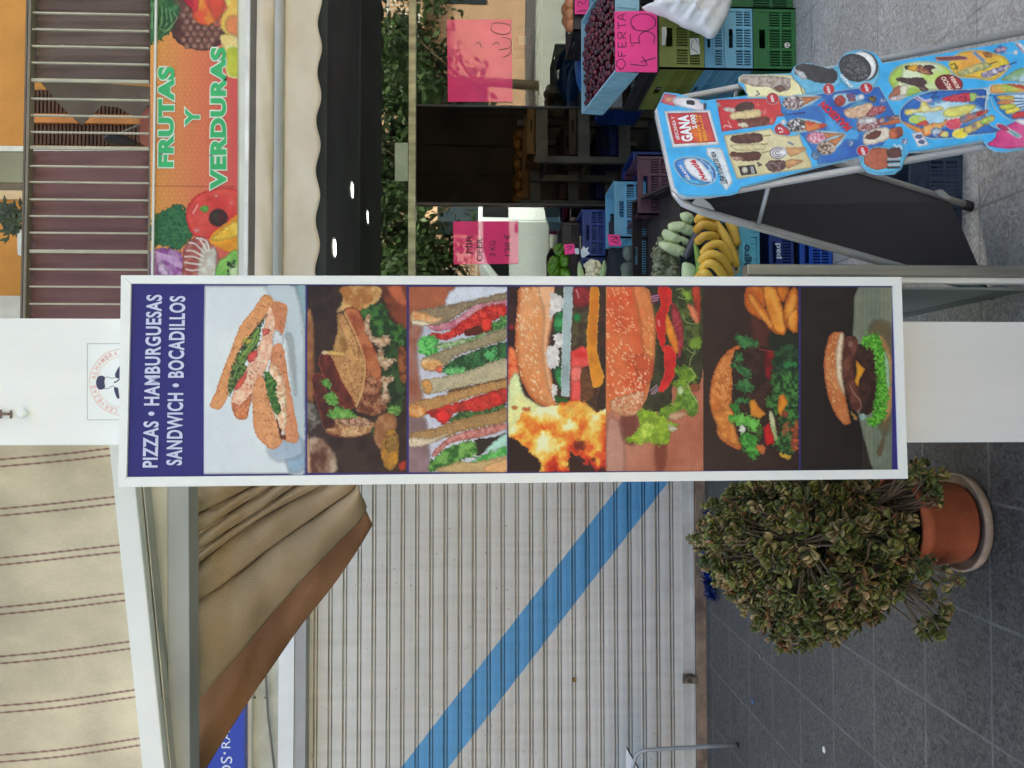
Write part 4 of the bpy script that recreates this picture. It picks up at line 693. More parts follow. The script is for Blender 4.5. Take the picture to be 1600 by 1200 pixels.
letters(mb, "SANDWICH • BOCADILLOS", [(284.5, 727), (290, 462.5), (265, 462.5), (259.5, 727)], sp, -.004, .028)
mb.build("lettering", mat("sign_letters", (206, 211, 238), .4, .01), sg)
# ------------------------------------------------------------------ fruit shop on the right: facade
YV = 4.0; YG = 5.3
fb = thing("fruit_shop", "open glass fronted fruit shop with an orange upper floor", "building", (3, YG, 0))
XL = pt(700, 600, YG).x+.02; XR = 9.0
zc = pt(562, 300, YG).z; zm0 = pt(650, 300, YG).z; zm1 = pt(638.5, 300, YG).z
dx0 = pt(700, 345, YG).x; dx1 = pt(700, 318, YG).x; dx2 = pt(700, 165, YG).x
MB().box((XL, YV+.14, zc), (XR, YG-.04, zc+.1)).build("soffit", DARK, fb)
MB().box((XL, YG-.035, zc), (XR, YG+.05, zc+.1)).build("glazing_head", mat("dark_frame", (50, 52, 50), .5), fb)
MB().box((XL, YG-.03, zm0), (XR, YG+.03, zm1)).build("mullion", mat("pale_metal", (176, 178, 150), .35, .25, 4, .1, 30, metal=.35, stretch=(4, 1, 1)), fb, bevel=.003)
def glass_mat(name, refl, tint):
    m = bpy.data.materials.new(name); m.use_nodes = True; N = m.node_tree.nodes; L = m.node_tree.links; N.remove(N["Principled BSDF"])
    t = N.new("ShaderNodeBsdfTransparent"); t.inputs[0].default_value = (*tint, 1); g = N.new("ShaderNodeBsdfGlossy"); g.inputs['Roughness'].default_value = .01; g.inputs['Color'].default_value = (.93, .97, .95, 1)
    no = N.new("ShaderNodeTexNoise"); no.inputs['Scale'].default_value = 1.3; tc = N.new("ShaderNodeTexCoord"); L.new(tc.outputs['Object'], no.inputs[0])
    bp = N.new("ShaderNodeBump"); bp.inputs['Strength'].default_value = .03; bp.inputs['Distance'].default_value = .02; L.new(no.outputs[0], bp.inputs['Height']); L.new(bp.outputs[0], g.inputs['Normal'])
    mx = N.new("ShaderNodeMixShader"); mx.inputs[0].default_value = refl; L.new(t.outputs[0], mx.inputs[1]); L.new(g.outputs[0], mx.inputs[2]); L.new(mx.outputs[0], N["Material Output"].inputs[0]); return m
G1_ = glass_mat("shop_glass", .125, (.72, .76, .74)); G2_ = glass_mat("door_glass", .36, (.6, .63, .62)); G3_ = glass_mat("lower_glass", .12, (.8, .82, .8))
MB().box((XL, YG-.005, zm1), (XR, YG+.003, zc)).build("pane", G1_, fb)
MB().box((XL, YG-.005, .02), (dx0-.002, YG+.003, zm0)).build("pane", G1_, fb)
MB().box((dx0, YG+.02, .02), (dx1, YG+.03, zm0)).build("pane", G2_, fb)
MB().box((dx2, YG-.005, .02), (XR, YG+.003, zm0)).build("pane", G1_, fb)
for x in (dx1, dx2): MB().box((x-.008, YG-.008, .01), (x+.004, YG+.012, zm0)).build("door_edge", mat("door_edge", (48, 52, 50), .5), fb)
# interior
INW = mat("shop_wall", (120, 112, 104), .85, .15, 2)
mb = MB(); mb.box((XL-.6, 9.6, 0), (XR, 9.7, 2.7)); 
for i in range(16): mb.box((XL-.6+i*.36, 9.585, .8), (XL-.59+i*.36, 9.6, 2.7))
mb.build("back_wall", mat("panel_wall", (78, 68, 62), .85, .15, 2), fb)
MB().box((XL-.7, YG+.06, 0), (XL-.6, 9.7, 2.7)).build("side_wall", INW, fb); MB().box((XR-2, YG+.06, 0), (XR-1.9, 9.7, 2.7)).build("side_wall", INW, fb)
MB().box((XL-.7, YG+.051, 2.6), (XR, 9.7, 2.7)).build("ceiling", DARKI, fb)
MB().add([(XL-.7, YG, .006), (XR, YG, .006), (XR, 9.6, .006), (XL-.7, 9.6, .006)], [(0, 1, 2, 3)]).build("shop_floor", mat("floor_grey", (150, 152, 150), .5, .08, 3))['kind'] = 'structure'
MB().box((XL-.7, YG-.03, 0), (XR, YG+.04, .02)).build("sill", mat("sill_steel", (120, 120, 118), .4, metal=.5), fb)
# upper floor wall
OR_ = mat("orange_wall", (212, 148, 70), .85, .07, 3, .3, 60)
YW = 5.6
MB().box((XL-.7, YW, zc+.11), (XR, YW+.2, 11)).build("upper_wall", OR_, fb)
MB().box((XL-.3, YV+.1, pt(250, 300, YV).z-.1), (XR, YW, pt(250, 300, YV).z-.03)).build("balcony_slab", CREAM, fb)
wn = MB().box((pt(20, 236, YW-.03).x, YW-.03, pt(43, 260, YW).z-.8), (pt(20, 228, YW-.03).x, YW, 6)); wn.build("window_frame", mat("win_white", (232, 230, 215), .5), fb)
MB().box((pt(20, 285, YW-.02).x, YW-.02, pt(43, 260, YW).z-.8), (pt(20, 236.3, YW-.02).x, YW-.004, 6)).build("shutter_blind", mat("blind_grey", (150, 148, 118), .7, .1), fb)
MB().box((pt(20, 298, YW-.02).x, YW-.015, pt(43, 260, YW).z-.8), (pt(20, 285.3, YW-.02).x, YW-.003, 6)).build("window_recess", mat("recess", (120, 108, 84), .7), fb)
MB().box((pt(20, 312, YW-.02).x, YW-.035, pt(43, 260, YW).z-.8), (pt(20, 298.5, YW-.02).x, YW-.003, 6)).build("window_jamb", mat("jamb", (226, 196, 150), .7), fb)
# balcony railing
YR = 4.3
br = thing("balcony_railing", "grey balcony railing of thin upright bars above the fruit sign", "railing", tuple(pt(236, 250, YR)))
slabz = lambda a, b, y0, y1, Y, t: MB().box((pt(a, y1, Y).x, Y, pt(b, y1, Y).z), (pt(a, y0, Y).x, Y+t, pt(a, y0, Y).z))
BAR = mat("bar_paint", (190, 184, 160), .5, .08, 8); RAIL = mat("rail_paint_dark", (128, 120, 104), .5, .1, 5)
mb = MB(); mb.box((pt(44, 520, YR).x, YR-.02, pt(46.5, 300, YR).z), (XR, YR+.03, pt(42, 300, YR).z)); mb.build("handrail", RAIL, br, bevel=.003)
MB().box((pt(44, 520, YR).x, YR-.012, pt(40.5, 300, YR).z+.002), (XR, YR+.035, pt(37, 300, YR).z)).build("handrail_cap", mat("rail_cap", (112, 98, 80), .6), br)
MB().box((pt(233, 520, YR).x, YR-.008, pt(236, 300, YR).z), (XR, YR+.02, pt(233, 300, YR).z)).build("bottom_rail", RAIL, br)
for i, py in enumerate([-58, -32, -5, 21, 46.7, 73, 99, 126, 155, 181, 207, 231, 260, 285, 312, 338, 364, 393, 421, 448, 475, 500]):
    w_ = .0085 if py in (126, 231, 393) else .0042
    x = pt(100, py, YR).x; mb = MB(); mb.box((x-w_, YR-.006, pt(233.5, py, YR).z+.001), (x+w_, YR+.008, pt(46.5, py, YR).z-.001))
    if i % 4 == 1: mb.box((x-w_-.002, YR-.008, 0+pt(100, py, YR).z), (x+w_+.002, YR-.004, pt(97.5, py, YR).z))
    mb.build("bar", BAR, br)
# mesh screens behind the bars: brown fabric, torn in the middle
def screen(name, label, x0, x1, outl, c, c2, Y):
    m = mat(name, c, .9, .1, 5, .3, 300, rgb2=c2, stretch=(1, 1, .3)); t = thing("balcony_screen", label, "screen", tuple(pt(235, (x0+x1)/2, Y)))
    nx, nz = 60, 12; vs = []; 
    for i in range(nx+1):
        for j in range(nz+1):
            a = i/nx; b = j/nz; py = x0+(x1-x0)*a; px = 44+(236-44)*b; px2 = max(px, 0) if outl is None else outl(a, b, px); vs.append(pt(px2 if not isinstance(px2, tuple) else px2[0], py if not isinstance(px2, tuple) else px2[1], Y+.008*math.sin(py*.35)+.005*math.sin(py*.13+px*.05)))
    fs = [(i*(nz+1)+j, i*(nz+1)+j+1, (i+1)*(nz+1)+j+1, (i+1)*(nz+1)+j) for i in range(nx) for j in range(nz)]
    o = MB().add(vs, fs).build("cloth", m, t, smooth=True); md = o.modifiers.new("s", 'SOLIDIFY'); md.thickness = .002; return t
screen("screen_brown", "taut purplish brown cloth behind the balcony bars nearest the food sign", 236, 520, None, (142, 106, 104), (118, 86, 88), YR+.05)
screen("screen_grey", "greyish brown cloth behind the balcony bars at the top right, with a torn hanging edge", -80, 126, None, (124, 108, 100), (100, 84, 80), YR+.05)
tc_ = thing("torn_cloth", "torn triangles of grey cloth hanging in the balcony gap", "cloth", tuple(pt(120, 150, YR+.06)))
CLM = mat("torn_grey", (112, 100, 88), .9, .12, 6)
for P_ in ([(60, 124), (130, 128), (236, 136), (236, 160), (215, 186), (185, 168), (160, 165), (128, 196), (118, 188), (90, 160)],): 
    o = MB().add([pt(a, b, YR+.055+.01*math.sin(a*.1)) for a, b in P_], [tuple(range(len(P_)))]).build("cloth", CLM, tc_); md = o.modifiers.new("s", 'SOLIDIFY'); md.thickness = .003
bl_ = thing("slatted_blind", "brown slatted blind on the orange wall behind the balcony gap", "blind", tuple(pt(150, 190, YW-.05)))
SLM = mat("blind_brown", (96, 66, 44), .7, .15); z_t = pt(48, 180, YW).z; z_b = z_t-1.6
for (a_, b_) in ((143, 180), (196, 228)):
    x0_, x1_ = pt(100, b_, YW).x, pt(100, a_, YW).x; mb = MB()
    for i in range(40):
        z0_ = z_t-i*.026; mb.box((x0_, YW-.03, z0_-.015), (x1_, YW-.01, z0_))
    mb.build("slats", SLM, bl_)
MB().box((pt(100, 196, YW).x+.002, YW-.05, z_b), (pt(100, 182, YW).x, YW-.003, z_t)).build("frame", mat("blind_wood", (206, 132, 66), .7), bl_)
ob = thing("balcony_items", "dark bundle and pink tub just behind the balcony gap", "clutter", tuple(pt(215, 212, YR+.3)))
inflate("bundle", [(165, 216), (182, 209), (200, 214), (214, 224), (170, 224)], plane_y(YR+.35), .08, .08, mat("dark_bag", (40, 42, 46), .6), ob)
mb = MB(); mb.tube([pt(188, 208, YR+.3), pt(217, 195, YR+.3)], .006, 6); mb.build("handle", mat("grey_handle", (150, 150, 150), .5), ob)
slab("tub", [(218, 168), (236, 168), (236, 222), (218, 222)], YR+.33, .12, mat("pink_tub", (206, 128, 110), .6), ob)
pf = thing("planter", "white planter with a leafy plant against the orange wall above the railing", "planter", tuple(pt(36, 378, 5.0)))
slab("box", [(26, 356), (42, 358), (42, 402), (27, 398)], 5.0, .14, mat("planter_white", (226, 226, 218), .5), pf, bevel=.004)
mb = MB(); r_ = random.Random(5)
for i in range(170):
    c = pt(r_.gauss(17, 9), r_.gauss(343, 12), 4.95+r_.random()*.15); a = r_.random()*6.3; d = Vector((math.cos(a), r_.uniform(-.5, .5), math.sin(a)))*.035; e = d.cross(Vector((0, 1, .2))).normalized()*.012
    mb.add([c-d, c+e, c+d, c-e], [(0, 1, 2, 3)])
mb.build("foliage", mat("planter_leaf", (66, 80, 52), .6, .3), pf)
# fascia sign FRUTAS Y VERDURAS
FP = plane_y(YV+.06)
fg = thing("fruit_sign", "orange and red shop sign with green FRUTAS Y VERDURAS lettering between printed fruit", "sign", tuple(pt(372, 250, YV)))
A = Art(235, -40, 371, 470, .9, (240, 150, 70)); K = ((A.X-235)/136)[..., None]; J = np.clip(1-abs(A.Y-200)/190, 0, 1)[..., None]
A.C = (1-K)*np.array((246, 184, 84))+K*np.array((228, 92, 90))*1.0; A.C = A.C*(1-.0*J)+0; k_ = np.clip(J*1.2-.1, 0, 1)*.55*(1-K); A.C = A.C*(1-k_)+np.array((234, 130, 88))*k_
gy = 13.5; gx = 12.2     # printed rings
for i in range(12):
    for j in range(40):
        cx = 240+i*gx; cy = -35+j*gy+(gy/2 if i % 2 else 0); w = A.win(cx-8, cy-8, cx+8, cy+8); R = np.hypot(A.X[w]-cx, A.Y[w]-cy)
        if R.size: A.C[w] *= (1-.13*(1-K[w]*.6)*np.exp(-((R-5)/1.1)**2)[..., None]-.10*(1-K[w]*.6)*np.exp(-((R-2)/.8)**2)[..., None])
A.zoom(230, 0, 5.453)
A.poly([(120, -60), (380, -60), (420, 120), (640, 250), (660, 330), (600, 390), (480, 435), (330, 400), (230, 330), (180, 200), (150, 60)], (112, 74, 62), (84, 50, 46), f=.08)
for i in range(6):
    for j in range(7):
        x_ = 340+i*62-(j % 2)*31; y_ = 80+j*52
        if (x_-430)**2/230**2+(y_-230)**2/190**2 < .95: A.ell(x_, y_, 24, 26, (176, 132, 112), soft=2, c2=(150, 100, 84), f=.2)
A.poly([(-40, -60), (180, -60), (250, 30), (290, 60), (270, 130), (240, 170), (200, 250), (150, 310), (60, 370), (-10, 330)], (46, 92, 52), (86, 136, 84), f=.12, wob=4)
for i in range(16): A.line([(60+i*11, 20+i*6), (40+i*14, 150+(i*37) % 90), (60+i*6, 300-(i*23) % 80)], 2, (150, 180, 120) if i % 3 == 0 else (30, 72, 40), .6)
A.poly([(290, -60), (420, -60), (400, 70), (330, 30)], (214, 50, 50), (190, 40, 60), f=.1); A.poly([(380, -60), (640, -60), (650, 60), (600, 170), (520, 215), (440, 200), (385, 140), (400, 40)], (240, 170, 60), (226, 90, 60), f=.04, soft=1.5)
A.poly([(520, -60), (660, -60), (650, 80), (590, 170), (540, 100)], (220, 82, 62), soft=7); A.poly([(390, -20), (440, -20), (420, 90), (380, 100)], (224, 60, 70), soft=5)
A.poly([(640, -60), (800, -60), (800, 320), (700, 310), (625, 230), (640, 130), (680, 60)], (232, 220, 110), (240, 190, 90), f=.06, soft=1.5); A.poly([(690, 150), (800, 150), (800, 310), (720, 300), (670, 240)], (232, 140, 90), soft=7)
A.poly([(620, 310), (680, 290), (800, 330), (800, 480), (690, 480), (640, 400)], (236, 210, 130), (240, 230, 190), f=.06); A.poly([(680, 400), (800, 420), (800, 650), (690, 650), (660, 520)], (206, 208, 70), (180, 190, 60), f=.05, edge=(238, 236, 190), ew=4)
A.zoom(230, 220, 5.58)
A.line([(30, 392), (770, 400)], 1, (120, 50, 40), .7)
A.poly([(230, 560), (300, 550), (330, 600), (350, 680), (390, 780), (410, 840), (330, 900), (280, 965), (190, 930), (120, 915), (60, 910), (20, 830), (30, 740), (60, 660), (130, 610)], (36, 92, 58), (60, 120, 70), f=.3, wob=3, edge=(30, 80, 48), ew=4); A.spots(160, [(60, 680), (240, 570), (380, 800), (280, 940), (60, 880)], (88, 142, 92), 1.4, 1, None, 4, .6)
A.poly([(620, 410), (700, 412), (800, 450), (800, 700), (640, 820), (560, 850), (470, 850), (400, 820), (350, 720), (342, 600), (400, 500), (500, 440)], (222, 66, 60), (232, 96, 80), f=.03, edge=(196, 44, 48), ew=5); A.ell(620, 670, 82, 78, (70, 44, 44), soft=3); A.ell(615, 670, 60, 58, (52, 66, 48), soft=3, c2=(90, 40, 40), f=.2)
A.ell(500, 595, 34, 32, (110, 176, 70), wob=1.5); A.line([(400, 630), (440, 560)], 2.5, (250, 190, 180), .8); A.ell(430, 780, 22, 12, (246, 190, 180), soft=3); A.ell(600, 480, 14, 8, (250, 200, 190), soft=2); A.ell(735, 540, 12, 7, (250, 210, 200), soft=2)
A.poly([(545, 850), (600, 780), (700, 710), (800, 650), (800, 960), (700, 965), (600, 920), (545, 890)], (244, 172, 48), (238, 150, 40), f=.05, edge=(232, 140, 40), ew=3); A.poly([(560, 860), (640, 780), (800, 690), (800, 820), (640, 870)], (250, 214, 96), (244, 190, 60), f=.15)
A.poly([(10, 990), (100, 940), (170, 935), (260, 960), (330, 1020), (350, 1300), (-20, 1300)], (150, 84, 150), (196, 150, 196), f=.15, wob=2)
for i in range(14): A.line([(30+i*20, 1010+(i*13) % 60), (60+i*16, 960+i*5), (110+i*18, 1020+i*9)], 1.5, (226, 190, 224), .7)
A.poly([(90, 1100), (140, 1040), (160, 1100), (200, 1160), (130, 1180)], (230, 204, 226), (180, 130, 180), f=.2); A.poly([(60, 1200), (200, 1180), (260, 1350), (60, 1350)], (176, 116, 170), (220, 186, 214), f=.15)
A.poly([(330, 920), (400, 850), (480, 840), (560, 900), (620, 980), (640, 1080), (620, 1400), (330, 1400), (310, 1000)], (168, 84, 76), (196, 120, 104), f=.12)
A.poly([(500, 880), (540, 940), (600, 960), (600, 1400), (430, 1400), (450, 1050)], (228, 226, 214), (206, 190, 170), f=.1, soft=3)
for p in ([(520, 960), (460, 860), (430, 850)], [(500, 980), (420, 900), (370, 890)], [(490, 1010), (400, 960), (350, 960)], [(480, 1040), (400, 1010), (330, 1010)], [(470, 1080), (390, 1070), (330, 1060)], [(470, 1120), (390, 1130), (340, 1120)], [(540, 950), (520, 880), (470, 850)]): A.line(p, 2.6, (236, 228, 220), .9)
A.poly([(600, 1100), (680, 1010), (800, 970), (800, 1400), (590, 1400)], (120, 186, 80), (150, 206, 100), f=.05, edge=(110, 130, 60), ew=3); A.ell(770, 1150, 60, 70, (206, 226, 170), soft=6); A.spots(26, [(690, 1060), (780, 1040), (760, 1100), (700, 1180)], (30, 34, 26), 2.4, 1, 40, 6, .9)
A.T = (0, 0, 1)
A.mesh("printed_panel", FP, vmat("fascia_print", .45, .3), fg, off=.0, k=.95)
TR = mat("sign_trim", (226, 228, 216), .4, .04)
MB().box((pt(300, 480, YV).x, YV+.045, pt(235.2, 300, YV).z), (XR, YV+.1, pt(232, 300, YV).z)).build("trim", TR, fg); MB().box((pt(300, 480, YV).x, YV+.045, pt(379, 300, YV).z), (XR, YV+.1, pt(370.7, 300, YV).z)).build("trim", TR, fg)
MB().box((pt(300, 475, YV).x, YV+.07, pt(370.5, 300, YV).z), (XR, YV+.1, pt(235.5, 300, YV).z)).build("backing", TR, fg)
mbw = MB(); mbg = MB()
for t, q in (("FRUTAS", [(271, 261), (273, 104), (247, 104), (247, 261)]), ("Y", [(312, 194), (312, 172), (289, 169), (289, 196)]), ("VERDURAS", [(354, 296), (353, 74), (329, 74), (328, 296)])):
    letters(mbw, t, q, FP, .003, .10, ref=.05); letters(mbg, t, q, FP, .0045, .05, ref=.05)
mbw.build("lettering_outline", mat("letter_white", (226, 240, 224), .45, .01), fg); mbg.build("lettering", mat("letter_green", (56, 184, 108), .45, .03), fg)
# retractable awning of the fruit shop
ra = thing("shop_awning", "cream retracted shop awning with scalloped valance under the fruit sign", "awning", tuple(pt(450, 250, YV)))
CRF = mat("cream_fabric", (228, 216, 194), .85, .05, 4, .2, 200, rgb2=(214, 200, 176), stretch=(1, 1, 1.5))
xa = pt(500, 475, YV).x
MB().box((xa, YV-.06, pt(393, 300, YV).z), (XR, YV-.045, pt(387, 300, YV).z)).build("cover_lip", mat("lip_white", (240, 240, 236), .5), ra)
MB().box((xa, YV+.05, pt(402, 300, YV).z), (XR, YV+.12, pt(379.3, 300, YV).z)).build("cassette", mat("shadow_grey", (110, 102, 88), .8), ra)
vs = []; fs = []; nx = 90; ny = 12
for i in range(nx+1):
    x = xa+(XR-xa)*i/nx
    for j in range(ny+1):
        th = math.pi*(.05+.9*j/ny); zt_, zb_ = pt(396, 300, YV).z, pt(431, 300, YV).z; R_ = (zt_-zb_)/2
        vs.append((x, YV+.04-.06*math.sin(th)*(1+.15*math.sin(x*5)+.1*math.sin(x*11+j)), (zt_+zb_)/2+R_*math.cos(th)))
fs = [(i*(ny+1)+j, i*(ny+1)+j+1, (i+1)*(ny+1)+j+1, (i+1)*(ny+1)+j) for i in range(nx) for j in range(ny)]
MB().add(vs, fs).build("rolled_fabric", CRF, ra, smooth=True)
mb = MB(); zr = (pt(430, 300, YV).z+pt(445, 300, YV).z)/2; mb.tube([(xa, YV-.03, zr), (XR, YV-.03, zr)], .024, 16); mb.build("front_tube", mat("tube_grey", (192, 192, 184), .4, .04), ra, smooth=True)
vs = []; nx = 640; ny = 10; z0_ = zr-.015
per = pt(500, 0, YV-.02).x-pt(500, 77, YV-.02).x; ph = pt(500, 73, YV-.02).x
for i in range(nx+1):
    x = xa+(XR-xa)*i/nx; zb_ = pt(497.5, 300, YV-.02).z-.0*x-.011*math.cos(2*math.pi*(x-ph)/per)
    for j in range(ny+1):
        t = j/ny; vs.append((x, YV-.02-.012*t*math.sin(x*2.2)+.005*t*math.sin(x*7+t*2)+.003*math.sin(x*17+t*5)*t+.0012*math.sin(x*41+t*9), z0_+(zb_-z0_)*t))
fs = [(i*(ny+1)+j, i*(ny+1)+j+1, (i+1)*(ny+1)+j+1, (i+1)*(ny+1)+j) for i in range(nx) for j in range(ny)]
o = MB().add(vs, fs).build("valance", CRF, ra, smooth=True); md = o.modifiers.new("s", 'SOLIDIFY'); md.thickness = .003
for (lx, ly, lab) in ((.88, 4.35, "round lit ceiling spot nearest the food sign under the porch soffit"), (1.36, 4.95, "round lit ceiling spot deeper under the soffit, further right")):
    t = thing("ceiling_spot", lab, "ceiling light", (lx, ly, zc), "porch ceiling spots")
    mb = MB(); mb.lathe([(.0, -.004), (.045, -.004), (.045, -.001)], (lx, ly, zc), 20); mb.build("diffuser", mat("lamp_white", (255, 252, 240), .4, 0, emit=6), t)
    mb = MB(); mb.lathe([(.046, -.001), (.046, -.007), (.056, -.007), (.056, -.001)], (lx, ly, zc), 20); mb.build("rim", WHITE2, t)
# pink paper notices on the glass and a small card over the mullion
PINK = mat("pink_paper", (255, 66, 150), .6, .05); PAL = mat("pink_card", (255, 62, 160), .55, .04)
PS = mat("faded_pink_paper", (255, 52, 132), .7, .06)
_nt = PS.node_tree; _g = _nt.nodes.new("ShaderNodeBsdfGlossy"); _g.inputs['Roughness'].default_value = .02; _m = _nt.nodes.new("ShaderNodeMixShader"); _m.inputs[0].default_value = .12
_nt.links.new(_nt.nodes["Principled BSDF"].outputs[0], _m.inputs[1]); _nt.links.new(_g.outputs[0], _m.inputs[2]); _nt.links.new(_m.outputs[0], _nt.nodes["Material Output"].inputs[0])
def paper(nm, lab, cor, Y, strokes=(), texts=(), m=PS, wd=1.0, cat="price sign"):
    t = thing(nm, lab, cat, tuple(pt(*cor[0], Y))); mb = MB(); mb.prism([pt(a, b, Y) for a, b in cor], (0, .0012, 0)); mb.build("sheet", m, t); pl = plane_y(Y)
    mb = MB()
    for s_ in strokes: stroke(mb, s_, wd, pl, .0012)
    for tx, q in texts: letters(mb, tx, q, pl, .0012)
    if mb.v: mb.build("writing", INK, t)
    return t
paper("paper_notice", "pink paper with faint handwriting on the inside of the glass, right of the doorway", [(698.5, 31), (799, 30), (801, 159), (700, 159)], YG-.01,
      [[(770, 36), (768, 48), (785, 54), (797, 50), (797, 40), (783, 36), (770, 36)], [(785, 58), (797, 62), (797, 74), (780, 78)], [(786, 90), (797, 84), (799, 76)], [(742, 70), (748, 66), (752, 74)], [(780, 70), (776, 66), (770, 70)]])
paper("paper_notice", "smaller pink paper with faint handwriting on the glass between doorway and food sign", [(708, 346), (810, 345.5), (810, 412), (709, 413)], YG-.01, [],
      [("MIR", [(738, 396), (738, 368), (728, 368), (728, 396)]), ("OFER", [(754, 408), (754, 372), (745, 372), (745, 408)]), ("3 KG", [(774, 400), (774, 376), (765, 376), (765, 400)]), ("1'50 €", [(797, 400), (797, 366), (788, 366), (788, 400)])])
paper("glass_card", "small greenish white card on the upper glass above the mullion", [(617, 223), (637.5, 223), (637.5, 283), (617, 283)], YG-.008, m=mat("card", (170, 190, 175), .6), cat="card")
# ------------------------------------------------------------------ crates
def crate_mb(w, d, h, side=None, slots=True, th=.012, x0=0):
    """open lattice fruit crate, front-left-bottom corner at the origin, w along x, d along y"""
    mb = MB(); mb.box((th, th, .004), (w-th, d-th, .012))
    def wall(L, put):      # put(u0,u1,z0,z1,inset) adds a bar
        put(0, L, 0, h*.1, 0); put(0, L, h*.9, h, 0); put(0, .022, h*.1, h*.9, 0); put(L-.022, L, h*.1, h*.9, 0)
        if not slots: put(.022, L-.022, h*.1, h*.9, .002); n = int(L/.05); [put(i*L/n-.003, i*L/n+.003, h*.1, h*.9, -.003) for i in range(1, n)]; return
        hb = h*.64 if h > .12 else h*.5; put(.022, L-.022, hb, h*.9, .003) if False else None
        c0, c1 = L/2-.045, L/2+.045; put(.022, c0, hb, h*.9, .003); put(c1, L-.022, hb, h*.9, .003); put(c0, c1, h*.84, h*.9, .003); put(c0, c1, hb, h*.70, .003)
        rows = [(h*.1, h*.32), (h*.37, hb-.006)] if h > .12 else [(h*.1, hb-.004)]
        for a, b in rows:
            put(.022, L-.022, b, b+(h*.05 if b < hb-.01 else .006), -.001); u = .03
            while u < L-.03:
                put(u, u+.0055, a, b, .003); u += .0125
            for q in (L*.33, L*.67): put(q-.006, q+.006, a, b, -.0015)
    wall(w, lambda u0, u1, z0, z1, i: mb.box((u0, i, z0), (u1, th*.7, z1)))
    wall(w, lambda u0, u1, z0, z1, i: mb.box((u0, d-th*.7, z0), (u1, d-i, z1)))
    wall(d, lambda u0, u1, z0, z1, i: mb.box((i, u0, z0), (th*.7, u1, z1)))
    wall(d, lambda u0, u1, z0, z1, i: mb.box((w-th*.7, u0, z0), (w-i, u1, z1)))
    return mb
_cm = {}
def plastic(c):
    if c not in _cm: _cm[c] = mat("plastic_%d_%d_%d" % c, c, .42, .07, 9, spec=.45)
    return _cm[c]
def crate(label, c, loc, w, d, h, rz=0, rx=0, group=None, slots=True):
    mb = crate_mb(w, d, h, slots=slots); o = mb.build("plastic_crate", plastic(c)); o.location = loc; o.rotation_euler = (rx, 0, rz)
    bpy.context.view_layer.update(); return tag(o, label, "crate", group)
GS = "plastic crates stacked outside the shop"
YS = 3.62; bx = gp(1246, 110); sx = pt(1200, 110, bx.y).x; YS = bx.y
DGR = (46, 112, 62); LB = (112, 172, 200); OLV = (122, 132, 62); BK = (48, 44, 44); NV = (34, 58, 120); BLU = (36, 84, 178); TEA = (96, 176, 196)
def zof(px, Y=None): return pt(px, 100, Y or YS).z
cw = .30; cdp = .52; levels = [(1246, 1178, DGR, "dark green crate at the bottom of the stack beside the ice cream board"), (1177.5, 1132, LB, "light blue crate standing on the dark green crate"),
    (1131.5, 1101, (104, 160, 188), "shallow light blue crate just under the olive green crate"), (1100.5, 1030, OLV, "olive green crate with a torn white label in the middle of the stack")]
z = .006
for i, (a, b, c, lab) in enumerate(levels):
    h = zof(b)-zof(a)-.001; crate(lab, c, (sx, YS, z if i == 0 else zof(a)), cw, cdp, h, 0, 0, GS)
lbm = mat("label_paper", (214, 216, 206), .6, .1); SPn = plane_y(YS-.0025)
def card(lab, cor, Y, m, name="crate_label", strokes=(), wd=1):
    t = thing(name, lab, "label", tuple(pt(*cor[0], Y))); mb = MB(); mb.prism([pt(a, b, Y) for a, b in cor], (0, .0015, 0)); mb.build("paper", m, t)
    if strokes:
        mb = MB(); [stroke(mb, s_, wd, plane_y(Y), .0012) for s_ in strokes]; mb.build("writing", INK, t)
    return t
card("torn white paper label by the handle of the olive green crate", [(1034, 42), (1041, 42), (1042, 52), (1039, 70), (1034, 71)], YS-.003, lbm)
card("crumpled white paper label low on the olive green crate", [(1078, 60), (1092, 59), (1094, 84), (1079, 86)], YS-.003, lbm, strokes=[[(1083, 62), (1080, 74), (1090, 82)], [(1086, 60), (1092, 70)]], wd=.8)
card("round white sticker on the dark green bottom crate", [(1230+4.5*math.cos(a), 70.5+4.5*math.sin(a)) for a in np.linspace(0, 6.0, 18)], YS-.003, lbm, strokes=[[(1228, 68), (1232, 69), (1229, 72), (1233, 73)]], wd=.8)
# black crate and the light blue display crate with cherries
crate("black crate under the tilted light blue cherry crate", BK, (sx-.01, YS+.01, zof(1029.5)), cw+.02, cdp-.02, zof(1003)-zof(1029.5), 0, 0, GS)
crate("long black crate with faded yellow print beside the cherry crate", (40, 38, 36), (sx+cw+.02, YS+.04, zof(1100)), .34, .5, .19, 0, 0, GS)
crate("tall dark green crate at the right edge of the photo", (40, 98, 56), (pt(1200, 21, YS).x, YS+.03, .006), .36, .5, zof(1142)-.01, 0, 0, GS)
crate("dark green crate on top of the tall one at the right edge", (52, 110, 60), (pt(1200, 21, YS).x, YS+.05, zof(1141)), .36, .48, .12, 0, 0, GS)
tl = math.radians(-14); chz = zof(1001)
cc_ = crate("light blue crate heaped with dark red cherries, tilted on top of the stack", (150, 196, 214), (sx-.02, YS-.0, chz+.005), .50, .56, .115, 0, math.radians(9), GS, slots=False)
CH = mat("cherry_skin", (98, 20, 36), .22, .35, 30, spec=.6); CH2 = mat("cherry_dark", (60, 16, 28), .22, .3, 30, spec=.6)
r_ = random.Random(3); base = None; basem = {}
M9 = Matrix.Translation(Vector(cc_.location)) @ cc_.rotation_euler.to_matrix().to_4x4()
_l = MB().box((.012, .012, .06), (.488, .548, .075)).build('crate_lining', mat('cherry_red_liner', (60, 16, 26), .6, .2), cc_)
_l.matrix_parent_inverse = Matrix()
